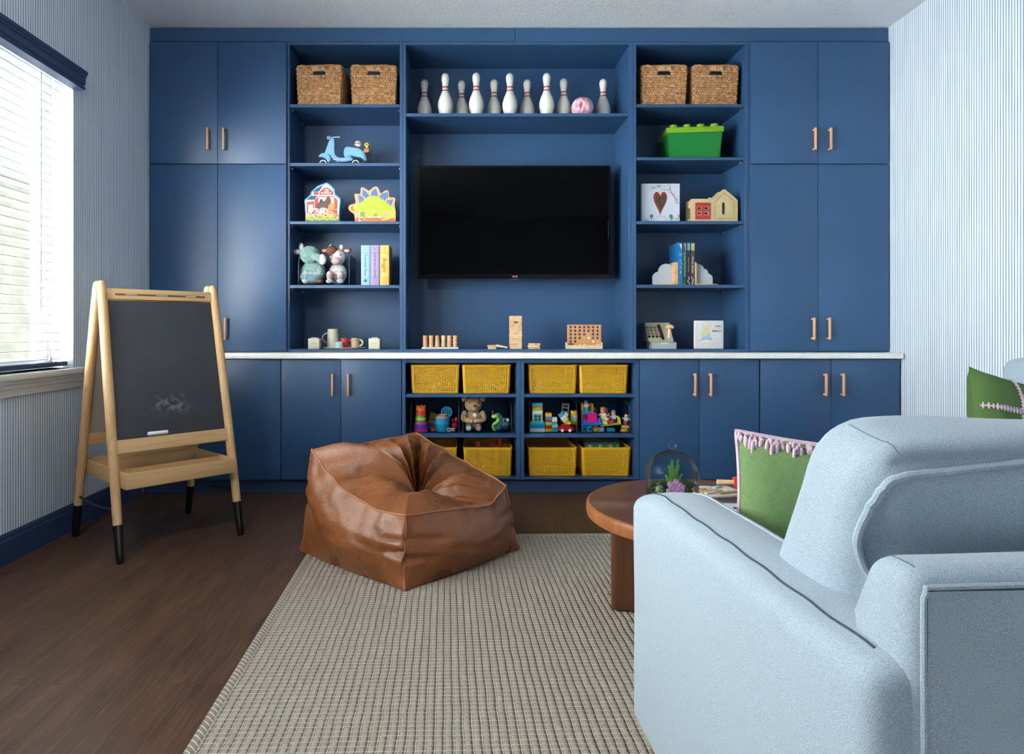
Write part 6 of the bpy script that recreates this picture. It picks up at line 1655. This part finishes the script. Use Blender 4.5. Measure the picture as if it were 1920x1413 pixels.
# ------------------------------------------------------------ clear bins on the middle row
Yv = YLf + .06; zt2 = SZ['l2']
for px0, px1, l in ((770, 860.5, 'clear open bin holding the rainbow stacking cups and blue bucket'), (868, 959, 'clear open bin holding the teddy bear and the dragon plush'), (992.5, 1082.5, 'clear open bin holding the tall brick towers'), (1090, 1181, 'clear open bin holding the brick figures')):
    clear_bin(px0, px1, Yv, zt2, .195, .36, l, .28)
Yi = Yv + .05; k = Yi / F; zi = zt2 + .0042
def lt(px): return hx(px, Yi)
def lz2(py): return (812 - py) * k
# stacking cups
t = thing('stacking_cup_tower', 'rainbow tower of wavy stacking cups with an orange crown', 'stacking toy', (lt(789), Yi, zi))
ys = [812, 806, 799.5, 795, 790.5, 786.5, 782, 774]; cc = ['c81f8e', '5b3fae', 'c81f8e', '2f8f4e', 'dcb42a', '4fa82f', 'd22f22', 'e0661f']; rr_ = [13, 12.6, 12, 11, 10.4, 10, 9.6, 9.2]
for i, c in enumerate(cc):
    z0_ = lz2(ys[i]); z1_ = lz2(ys[i + 1]) if i < 7 else lz2(765.5); R0 = rr_[i] * k; N = 40; mb = MB()
    def ring(z, r, wav): return [(r * math.cos(2 * PI * j / N), r * math.sin(2 * PI * j / N), z + wav * math.sin(2 * PI * j / N * (6 if i < 7 else 5))) for j in range(N)]
    w_ = .0028 if i < 7 else .009
    lo = ring(z0_ + (.0 if i == 0 else .001), R0, 0 if i == 0 else .0028); hi = ring(z1_, R0 * .95, w_); hi2 = ring(z1_, R0 * .85, w_)
    mb.add(lo + hi + hi2 + ring(z0_ + .003, R0 * .8, 0), [(a, (a + 1) % N, N + (a + 1) % N, N + a) for a in range(N)] + [(N + a, N + (a + 1) % N, 2 * N + (a + 1) % N, 2 * N + a) for a in range(N)] + [(2 * N + a, 2 * N + (a + 1) % N, 3 * N + (a + 1) % N, 3 * N + a) for a in range(N)] + [tuple(range(3 * N, 4 * N))], P(c)); mb.build('cup', t)
# blue bucket with nested cups and a round lid behind
t = thing('toy_bucket', 'bright blue toy bucket with nested cups inside', 'toy bucket', (lt(829.5), Yi - .0, zi))
mb = MB(); R = 13.2 * k; mb.lathe([(0, 0), (R * .93, 0), (R * .95, .003), (R, lz2(789)), (R * 1.08, lz2(788.6)), (R * 1.08, lz2(786)), (R * .97, lz2(786)), (R * .9, .006), (0, .006)], P('1f8fb8'), 36); mb.build('bucket', t)
for r_, z0_, z1_, c in ((.86, 790, 783.5, 'e08a4a'), (.82, 788, 782, '3d6fae'), (.68, 786, 780.5, 'c87a4a')):
    mb = MB(); mb.lathe([(0, lz2(z0_)), (R * r_ * .97, lz2(z0_)), (R * r_, lz2(z1_)), (R * r_ * .9, lz2(z1_)), (R * r_ * .85, lz2(z0_) + .002), (0, lz2(z0_) + .002)], P(c), 30); mb.build('nested_cup', t)
mb = MB(); M = Matrix.Translation((0, 0, lz2(778.5))) @ Matrix.Rotation(PI / 2 - .1, 4, 'X') @ Matrix.Rotation(.1, 4, 'Y'); R2 = 10.3 * k
mb = MB(); mb.tube([(0, 0, 0)], .001, P('1c86b4'), 3) if False else None
y_ = Yi + .085
t2 = thing('blue_sieve_lid', 'round blue slotted toy lid standing behind the bucket', 'toy lid', (hx(837.5, y_), y_, zi + .0005))
M = Matrix.Translation((0, 0, .114)) @ Matrix.Rotation(PI / 2 - .08, 4, 'X')
ri = .038; mb = MB(); mb.lathe([(ri * .72, -.006), (ri, -.006), (ri, .006), (ri * .72, .006)], P('1c86b4'), 36, M=M, cap=False); mb.lathe([(ri * .72, -.006), (ri * .72, .006)], P('1c86b4'), 36, M=M, cap=False)
for s_ in (-1, 0, 1): mb.box(-.005 + s_ * .014, .005 + s_ * .014, -.003, .003, .114 - ri * .74, .114 + ri * .74, P('1c86b4'))
mb.box(-.012, .012, -.012, .012, 0, .08, P('1c86b4'), .003); mb.build('lid_ring', t2)
# amber cup, grey box, red bits, teether
y_ = Yi + .09
mb = MB(); mb.lathe([(0, 0), (.020, 0), (.027, .045), (.025, .045), (.018, .003), (0, .003)], P('8a6420', .3), 26); mb.build('x', None) if False else None
t = thing('amber_cup', 'amber toy cup tilted on the grey block behind the bucket', 'toy cup', (hx(808, y_), y_, zi + .062)); t.rotation_euler = (0, math.radians(28), 0)
mb = MB(); mb.lathe([(0, 0), (.024, 0), (.030, .048), (.0275, .048), (.021, .003), (0, .003)], P('8a6420', .3), 26); mb.build('cup_body', t)
mb = MB(); mb.box(-.03, .03, -.024, .024, 0, .060, P('5f7478'), .005, 2); mb.ball((0, -.024, .036), (.016, .002, .016), P('3c5056'), 14, 8); o = mb.build('grey_block', loc=(hx(809, y_), y_ + .0, zi + .0005)); tag(o, 'grey toy block with a round mark behind the cups', 'toy block')
t = thing('red_toy_figure', 'red knobbly toy at the end of the stacking cup bin', 'toy', (hx(852, Yi + .03), Yi + .035, zi))
mb = MB(); mb.ball((0, 0, .028), (.024, .022, .028), P('a81828'), 16, 10); mb.ball((.012, 0, .07), (.011, .011, .016), P('cc2a6a'), 12, 8); mb.ball((-.014, 0, .065), (.011, .011, .014), P('a81828'), 12, 8); mb.build('body', t)
t = thing('letter_teether', 'small white and pink baby teether lying in front of the red toy', 'teether', (hx(846.5, Yi - .03), Yi - .03, zi))
mb = MB(); mb.tube([(.0 + .011 * math.cos(a) - .018, 0, .013 + .011 * math.sin(a)) for a in [2 * PI * i / 12 for i in range(12)]], .0045, P('d9a8b4'), 8, closed=True)
mb.box(-.004, .008, -.005, .005, .001, .026, P('cdc9c4'), .003); mb.box(.010, .022, -.005, .005, .001, .026, P('cdc9c4'), .003); mb.build('teether_body', t)
mb = MB(); mb.box(-.02, .02, -.014, .014, 0, .012, P('b8401e'), .003); mb.box(-.012, .014, -.01, .01, .012, .02, P('b8401e'), .003); o = mb.build('orange_brick', loc=(hx(813.5, Yi), Yi, zi + .0004)); tag(o, 'small orange-red toy brick between the stacking cups and the bucket', 'toy brick')
# teddy bear
M_ted = mat('teddy_fur', 'b08a5e', .95, bump=(140, 1, .008), var=('c9a478', 90, 3, .4, .6), sheen=.3)
t = thing('teddy_bear', 'golden brown teddy bear sitting in the clear bin, holding a white ball', 'plush toy', (hx(888, Yi), Yi + .02, zi))
def tp(px, py, dy=0): return ((px - 888) * k, dy, (812 - py) * k)
mb = MB(); bl_(mb, tp(888, 791, .015), (.058, .046, .066), M_ted, .05, 5, 24, 16); bl_(mb, tp(887.5, 763, -.002), (.057, .046, .050), M_ted, .04, 5, 24, 16); bl_(mb, tp(889, 768, -.040), (.026, .024, .021), M_ted, .03); mb.build('body', t, smooth=80)
for px in (874, 901): mb = MB(); bl_(mb, tp(px + (-4 if px < 880 else 4), 752.5, .002), (.019, .010, .019), M_ted); mb.build('ear', t, smooth=80)
mb = MB(); mb.ball(tp(890.5, 763.5, -.062), (.010, .006, .0075), M_black, 10, 7); mb.build('nose', t)
for px in (881, 897): mb = MB(); mb.ball(tp(px, 757.5, -.043), .0042, M_black, 8, 6); mb.build('eye', t)
for s_, px in ((-1, 871), (1, 905)):
    mb = MB(); mb.tube(sm([tp(px, 779, -.005), tp(px + s_ * 1, 789, -.035), tp(888 + s_ * 4, 792, -.058)]), smr([.017, .018, .014]), M_ted, 14); bl_(mb, tp(px, 779, -.005), (.0175, .0175, .0175), M_ted, .02); bl_(mb, tp(888 + s_ * 4, 792, -.058), (.014, .014, .014), M_ted); mb.build('arm', t, smooth=80)
for px, c, l in ((879, '9fc3cc', 'pale blue checked paw pad'), (897, 'cc8796', 'pink paw pad')):
    mb = MB(); mb.tube([tp(px, 801, -.0), tp(px, 804.5, -.055)], [.02, .0205], M_ted, 16); bl_(mb, tp(px, 804.5, -.055), (.0215, .012, .0215), M_ted); f_ = mb.build('leg', t, smooth=80)
    mb = MB(); mb.ball(tp(px, 804.5, -.0665), (.0155, .003, .0155), P(c), 16, 8); mb.build('paw_pad', f_, label=l)
mb = MB(); mb.ball((0, 0, 0), .0165, P('d5d3d0'), 18, 12); o = mb.build('white_ball', loc=(hx(889.5, Yi) + .002, Yi - .052, zi + (812 - 781) * k)); tag(o, 'white ball held against the teddy bear chest', 'ball')
M_dg = mat('dragon_green', '8fbf4a', .9, bump=(120, .6, .004)); M_db = mat('dragon_teal', '2d5f6a', .9, bump=(100, .7, .006), var=('3f7a80', 60, 3, .4, .6))
t = thing('dragon_plush', 'green-bellied teal dragon plush with a red horn in the teddy bear bin', 'plush toy', (hx(935, Yi), Yi, zi))
def tp(px, py, dy=0): return ((px - 935) * k, dy, (812 - py) * k)
mb = MB(); bl_(mb, tp(933, 803, .0), (.034, .03, .030), M_db); bl_(mb, tp(946, 801, .03), (.038, .04, .034), M_db); mb.tube(sm([tp(931, 800, .002), tp(938, 792, .002), tp(936, 784, 0), tp(929, 782, -.006)]), smr([.022, .018, .018, .017]), M_db, 14); mb.build('body', t, smooth=80)
mb = MB(); bl_(mb, tp(928, 784, -.014), (.024, .018, .014), M_dg); mb.tube(sm([tp(933, 787, -.014), tp(933, 793, -.02), tp(926, 798, -.024), tp(924.5, 805, -.026), tp(929, 810, -.024)]), smr([.012, .011, .010, .009, .006]), M_dg, 10); mb.build('belly', t, smooth=80)
mb = MB(); mb.tube([tp(924.5, 782, -.008), tp(923, 772, -.008)], [.006, .0015], P('a82234'), 10); mb.build('horn', t, label='red horn')
mb = MB(); mb.tube([tp(942, 796, -.004), tp(944, 789, -.004), tp(949, 789, -.004), tp(952, 794, -.004)], [.005, .006, .006, .005], P('5a8292'), 8); mb.box(tp(949, 0)[0], tp(954, 0)[0], -.008, -.006, tp(0, 793)[2], tp(0, 788)[2], P('d8d6d2')); mb.build('wing', t)

# ------------------------------------------------------------ toy bricks
def brick(par, x, y, z, w_, d_, h_, col, M=None, studs=True, name='brick', label=None):
    mb = MB(); m = P(col, .3); mb.box(x - w_ / 2, x + w_ / 2, y - d_ / 2, y + d_ / 2, z, z + h_ - .0003, m, .001)
    if studs:
        n_ = max(1, round(w_ / .0165))
        for i in range(n_):
            for j in range(2): mb.lathe([(.0048, 0), (.0048, .0045), (0, .0045)], m, 12, c=(x - w_ / 2 + (i + .5) * w_ / n_, y - d_ / 4 + j * d_ / 2, z + h_ - .0003))
    if M is not None: mb.v = [M @ v for v in mb.v]
    return mb.build(name, par, label=label)
def stack(label, cx_, Yc, items, base_py=811.5, name='brick_tower', d_=.034, rot=0):
    """items: (px width, py bottom, py top, colour)"""
    t = thing(name, label, 'brick model', (hx(cx_, Yc), Yc, zi), rot); kk = Yc / F
    for a, b_, p0, p1, c in items: brick(t, ((a + b_) / 2 - cx_) * kk, 0, (base_py - p0) * kk, (b_ - a) * kk, d_, (p0 - p1) * kk, c)
    return t
Yq = Yi - .02
t = stack('tallest brick tower with a blue four-pane window, turquoise top studs', 1007, Yq, [(993.5, 1021, 811.5, 805, 'd6d6d2'), (993.5, 1021, 805, 793, '1d8fb0'), (998, 1017, 793, 777, 'd9c070'), (998, 1017, 777, 771.5, 'd3d3cf'), (998, 1017, 771.5, 766.5, '8aa82c'), (998, 1017, 766.5, 763, 'd86a4a'), (998, 1017, 763, 758.5, '2aa0bc')])
kk = Yq / F; mb = MB()
for ax_, az_ in ((-1, 0),): pass
x0_, z0_ = (1000.5 - 1007) * kk, (811.5 - 792) * kk; x1_, z1_ = (1014.5 - 1007) * kk, (811.5 - 778.5) * kk
mb.box(x0_, x1_, -.0195, -.0175, z0_, z1_, P('1f9cb4'), .0005)
for i in range(2):
    for j in range(2): a = x0_ + .005 + i * .0235; c = z0_ + .005 + j * .0215; mb.box(a, a + .015, -.0200, -.0196, c, c + .014, P('10262c'))
mb.build('window_frame', t, label='turquoise window frame')
stack('brick tower of yellow, blue, crimson and green bricks beside the window tower', 1028, Yq, [(1022.3, 1034, 811.5, 805.5, 'dfa528'), (1022.3, 1034, 805.5, 800, 'b8242c'), (1022.3, 1034, 800, 793.5, '8aa82c'), (1022.3, 1034, 793.5, 788.5, 'a81f38'), (1022.3, 1034, 788.5, 783, '2c7fb0'), (1022.3, 1034, 783, 777, 'e0a81f')])
stack('low brick tower of white and turquoise bricks beside the red car', 1040, Yq, [(1034.6, 1045.5, 811.5, 803, '2c9aa8'), (1034.6, 1045.5, 803, 797.5, 'b9cccc'), (1034.6, 1044, 797.5, 792.5, '2c9aa8'), (1034.6, 1044, 792.5, 785.5, 'd4d6d4')])
stack('brick column of green shades with a yellow top leaning at the bin side', 1075, Yq + .05, [(1069, 1080.5, 800, 794, '8aa82c'), (1069.5, 1081, 794, 788.5, 'b4cc7a'), (1070, 1081.5, 788.5, 782.5, 'b9d4c4'), (1070, 1081.5, 782.5, 775, 'e0a81f'), (1068, 1082, 811.5, 800, '5a4038')])
# red car carrying a leaning brick stack
t = thing('red_brick_car', 'red toy brick car with white wheels carrying a leaning stack of bricks', 'toy car', (hx(1059.5, Yq), Yq - .01, zi)); k = Yq / F
mb = MB(); cp = [(1046, 808.5), (1046, 802), (1051, 799.5), (1055, 796.5), (1066, 797), (1070, 801), (1074, 803), (1074, 808.5)]
mb.prism([((a - 1059.5) * k, (811.5 - b_) * k) for a, b_ in cp], -.018, .018, P('b8202a', .25)); mb.build('car_body', t)
for px in (1053, 1067):
    mb = MB(); M = Matrix.Translation(((px - 1059.5) * k, 0, 3.4 * k)) @ Matrix.Rotation(PI / 2, 4, 'X'); mb.lathe([(0, -.021), (3.4 * k, -.021), (3.4 * k, .021), (0, .021)], P('c4252d'), 20, M=M); mb.lathe([(0, .0216), (2.6 * k, .0216), (2.6 * k, .021)], P('dcdcd8'), 20, M=M, cap=False); mb.build('wheel', t)
t = thing('leaning_brick_stack', 'brick stack leaning backwards on the red toy car, turquoise at its top', 'brick model', (hx(1066, Yq), Yq - .01, zi + 13.2 * k)); t.rotation_euler = (0, math.radians(-38), 0)
z = .001
for h_, c in ((.016, 'dfa51f'), (.018, '8aa82c'), (.018, 'd9c48a'), (.018, 'd6d6d2'), (.020, '2aa0bc')): brick(t, 0, 0, z, .036, .032, h_, c); z += h_
# grey ladder, white flower
t = thing('grey_toy_ladder', 'grey toy crane ladder standing up behind the brick stack', 'toy ladder', (hx(1056, Yq + .07), Yq + .07, zi)); t.rotation_euler = (0, math.radians(6), 0)
mb = MB(); m = P('7e868c')
for s_ in (-1, 1): mb.box(s_ * .021 - .003, s_ * .021 + .003, -.003, .003, 0, .178, m, .001)
for z in (.07, .095, .12, .145, .172): mb.box(-.018, .018, -.003, .003, z, z + .006, m)
mb.tube([(-.018, 0, .152), (0, 0, .17), (.018, 0, .152)], .002, m, 6); mb.box(-.028, .028, -.006, .006, .098, .108, m, .001); mb.build('ladder_frame', t)
mb = MB(); x_ = hx(1060.5, Yq); 
for i in range(5): a = 2 * PI * i / 5 + .3; mb.ball((.0095 * math.cos(a), 0, .0095 * math.sin(a)), (.0085, .004, .0085), P('dcdedd'), 10, 7)
mb.ball((0, -.003, 0), .004, P('c8ccd0'), 8, 6); mb.tube([(0, .004, 0), (0, .012, -.03)], .003, P('dcdedd'), 6); o = mb.build('white_brick_flower', loc=(x_, Yq - .002, zi + (811.5 - 780.5) * k)); tag(o, 'white toy flower on top of the leaning bricks', 'toy flower')
mb = MB(); mb.tube([(.011 * math.cos(a), 0, .011 * math.sin(a)) for a in [2 * PI * i / 14 for i in range(14)]], .005, P('b8942a'), 8, closed=True); mb.ball((0, 0, 0), .005, P('b8942a'), 8, 6); mb.tube([(0, .0, -.01), (0, .0, -.045)], .004, P('b8942a'), 6); o = mb.build('golden_propeller', loc=(hx(1063.5, Yq + .04), Yq + .04, zi + (811.5 - 789) * k)); tag(o, 'golden toy wheel behind the leaning brick stack', 'toy wheel')
# ---- figures bin
k = Yi / F; Yq = Yi - .01
t = thing('blue_brick_wagon', 'blue toy brick wagon bed on turquoise bricks with a magenta seat back', 'brick model', (hx(1108, Yq), Yq, zi))
def bp(px, py): return ((px - 1108) * k, (811.5 - py) * k)
brick(t, bp(1095.5, 0)[0], 0, 0, 9.5 * k, .034, 10 * k, '1b6f94'); brick(t, bp(1105.5, 0)[0], 0, 0, 9.5 * k, .034, 10 * k, '1f9cb4')
mb = MB(); M = Matrix.Translation((bp(1106, 0)[0], -.018, bp(0, 806.5)[1])) @ Matrix.Rotation(PI / 2, 4, 'X'); mb.lathe([(.0075, 0), (.0105, 0), (.0105, .0015), (.0075, .0015)], P('0c2c3a'), 18, M=M); mb.box(bp(1092.8, 0)[0], bp(1098.5, 0)[0], -.0178, -.0172, bp(0, 809.5)[1], bp(0, 804)[1], P('0b2a48')); mb.build('wheel_ring', t)
mb = MB(); mb.prism([bp(1091.5, 801), bp(1129, 798.5), bp(1129, 793), bp(1100, 795.5), bp(1098.5, 789.5), bp(1094, 788.5), bp(1091.5, 791)], -.017, .017, P('1c62b8', .3)); mb.build('wagon_bed', t)
mb = MB(); mb.prism([bp(1100, 794.8), bp(1119.5, 793.8), bp(1117.5, 776.5), bp(1112, 775.5), bp(1110, 779), bp(1108, 775.8), bp(1103, 776)], -.015, .004, P('c8187c', .3)); mb.build('seat_back', t, label='magenta seat back')
mb = MB(); mb.tube([(bp(1124, 0)[0], 0, bp(0, 793.4)[1]), (bp(1124, 0)[0], 0, bp(0, 786)[1])], .011, P('1c62b8', .3), 14); mb.build('round_stud', t)
stack('red and green brick pair below the blue wagon', 1117, Yq, [(1112, 1122, 811.5, 804.5, '8aa82c'), (1112, 1122, 804.5, 799.5, 'b8242c')], name='brick_pair')
stack('single lilac brick on the bin floor', 1127, Yq, [(1122.5, 1131.5, 811.5, 804.5, 'b49ac4')], name='lilac_brick')
stack('flat sky blue brick under the lime plate', 1145, Yq, [(1137.5, 1152, 811.5, 805.5, '1f86b8'), ], name='blue_brick')
t = thing('lime_brick_plate', 'lime green sloping plate carrying cream, red and yellow bricks', 'brick model', (hx(1145, Yq), Yq, zi + .040)); t.rotation_euler = (0, math.radians(-6), 0)
brick(t, 0, 0, 0, 38 * k, .034, .010, '84ac24'); brick(t, -.036, 0, .0103, .030, .030, .022, 'dcc46a'); brick(t, 0, 0, .0103, .034, .030, .024, 'c0222a'); 
mb = MB(); mb.prism([(.046, .0103), (.066, .0103), (.066, .040), (.060, .050), (.050, .048), (.050, .03)], -.014, .014, P('dfb01f')); mb.build('yellow_slope', t)
mb = MB(); mb.box(-.004, .004, -.004, .004, 0, .0345, P('1f86b8')); o = mb.build('plate_prop', loc=(hx(1131.5, Yq + .01), Yq + .01, zi + .0003)); tag(o, 'little blue post propping the lime plate', 'toy brick'); 
mb = MB()
mb.lathe([(0, 0), (.028, 0), (.027, .010), (.018, .020), (0, .023)], P('dfa01f', .3), 20); 
t = thing('yellow_dome_brick', 'yellow rounded brick with a flat cream brick on top by the bin side', 'toy brick', (hx(1171, Yq), Yq, zi)); mb.build('dome', t); brick(t, .003, 0, .0232, .044, .03, .014, 'dcc46a')
def figure(label, px, py_foot, py_top, dy, body, legs, skin='d9a07a', hat=None, hair=None, lean=0):
    Yc = Yi + dy; kk = Yc / F; H_ = (py_foot - py_top) * kk
    t = thing('toy_figure', label, 'toy figure', (hx(px, Yc), Yc, zi + (811.5 - py_foot) * kk), 0, 'chunky toy figures in the clear bin'); t.rotation_euler = (0, lean, 0)
    s = H_ / .060
    mb = MB(); mb.box(-.009 * s, .009 * s, -.006 * s, .008 * s, 0, .020 * s, P(legs), .003 * s, 2); mb.build('legs', t)
    mb = MB(); mb.prism([(-.010 * s, .020 * s), (.010 * s, .020 * s), (.0075 * s, .038 * s), (-.0075 * s, .038 * s)], -.006 * s, .006 * s, P(body)); mb.build('torso', t)
    for sg in (-1, 1):
        mb = MB(); mb.tube([(sg * .0085 * s, 0, .035 * s), (sg * .014 * s, -.002 * s, .028 * s), (sg * .018 * s, -.006 * s, .031 * s)], [.0035 * s, .0032 * s, .003 * s], P(body), 8); mb.ball((sg * .0195 * s, -.007 * s, .033 * s), .0034 * s, P(skin), 8, 6); mb.build('arm', t)
    mb = MB(); mb.lathe([(0, .038 * s), (.006 * s, .038 * s), (.0095 * s, .041 * s), (.0095 * s, .053 * s), (.006 * s, .056 * s), (0, .056 * s)], P(skin), 16)
    for ex_ in (-.0035, .0035): mb.ball((ex_ * s, -.0092 * s, .0485 * s), .0011 * s, M_black, 6, 4)
    mb.box(-.003 * s, .003 * s, -.0097 * s, -.0088 * s, .0435 * s, .0442 * s, P('7a2a22')); mb.build('head', t)
    mb = MB(); c = hat or hair; mb.ball((0, .001 * s, .0535 * s), (.0108 * s, .0108 * s, .0075 * s), P(c), 14, 8)
    if hat: mb.ball((0, -.008 * s, .0515 * s), (.009 * s, .008 * s, .0016 * s), P(c), 12, 6)
    mb.build('hat' if hat else 'hair', t)
    return t
mb = MB(); t = thing('yellow_toy_chair', 'yellow toy brick chair behind the blue capped figure', 'toy chair', (hx(1101, Yi + .05), Yi + .05, zi))
kk = (Yi + .05) / F; brick(t, 0, 0, 0, 22 * kk, .034, 30 * kk, 'b8242c'); brick(t, 0, 0, 30 * kk, 22 * kk, .034, 6 * kk, '2aa0bc', studs=False)
mb = MB()
for s_ in (-1, 1): mb.box(s_ * .032 - .007, s_ * .032 + .007, -.012, .016, 36 * kk, 49 * kk, P('dfa51f'), .002)
mb.box(-.039, .039, .0162, .021, 36 * kk, 50 * kk, P('dfa51f'), .002); mb.build('chair_back', t)
figure('seated toy figure with a bright blue cap and white beard, tallest in the bin', 1099, 775.3, 754.5, .035, 'd3d0ca', '2aa0bc', hat='1f78b8')
figure('toy figure with an orange hard hat above the cream brick', 1131, 797, 767, .012, 'd3ccc0', 'd8c8a0', hat='dd7a1c')
figure('toy figure with a turquoise cap and white shirt on the lime plate', 1150.5, 798, 773.5, .03, 'd6d8da', '2f86b8', hat='2aa0c0')
figure('dark haired toy figure in mint and magenta leaning by the bin side', 1172, 799, 777, -.005, 'a9d2bc', 'b81a5c', hair='201a18', lean=.15)
figure('brown haired toy figure half hidden behind the magenta seat', 1114, 781, 768, .06, 'b8442c', '5a3a2a', hair='3a2a1e')
figure('toy figure in magenta behind the orange hard hat figure', 1137, 790, 771, .06, 'c01c6c', '7a2a52', hair='b87a3a')
mb = MB(); bl_(mb, (0, 0, .012), (.014, .018, .012), P('cfc4ac')); bl_(mb, (0, -.012, .024), (.011, .012, .010), P('6a4a34')); mb.ball((-.004, -.022, .026), .0015, M_black, 6, 4); mb.ball((.004, -.022, .026), .0015, M_black, 6, 4); o = mb.build('toy_dog', loc=(hx(1138.5, Yi - .0), Yi - .015, zi + .0725)); tag(o, 'cream and brown toy dog on the red brick of the lime plate', 'toy dog')
mb = MB(); mb.box(-.016, .016, -.016, .016, 0, .028, P('8a6420'), .002); o = mb.build('ochre_brick', loc=(hx(1086.5, Yi + .1), Yi + .1, zi)); 
bpy.data.objects.remove(o)
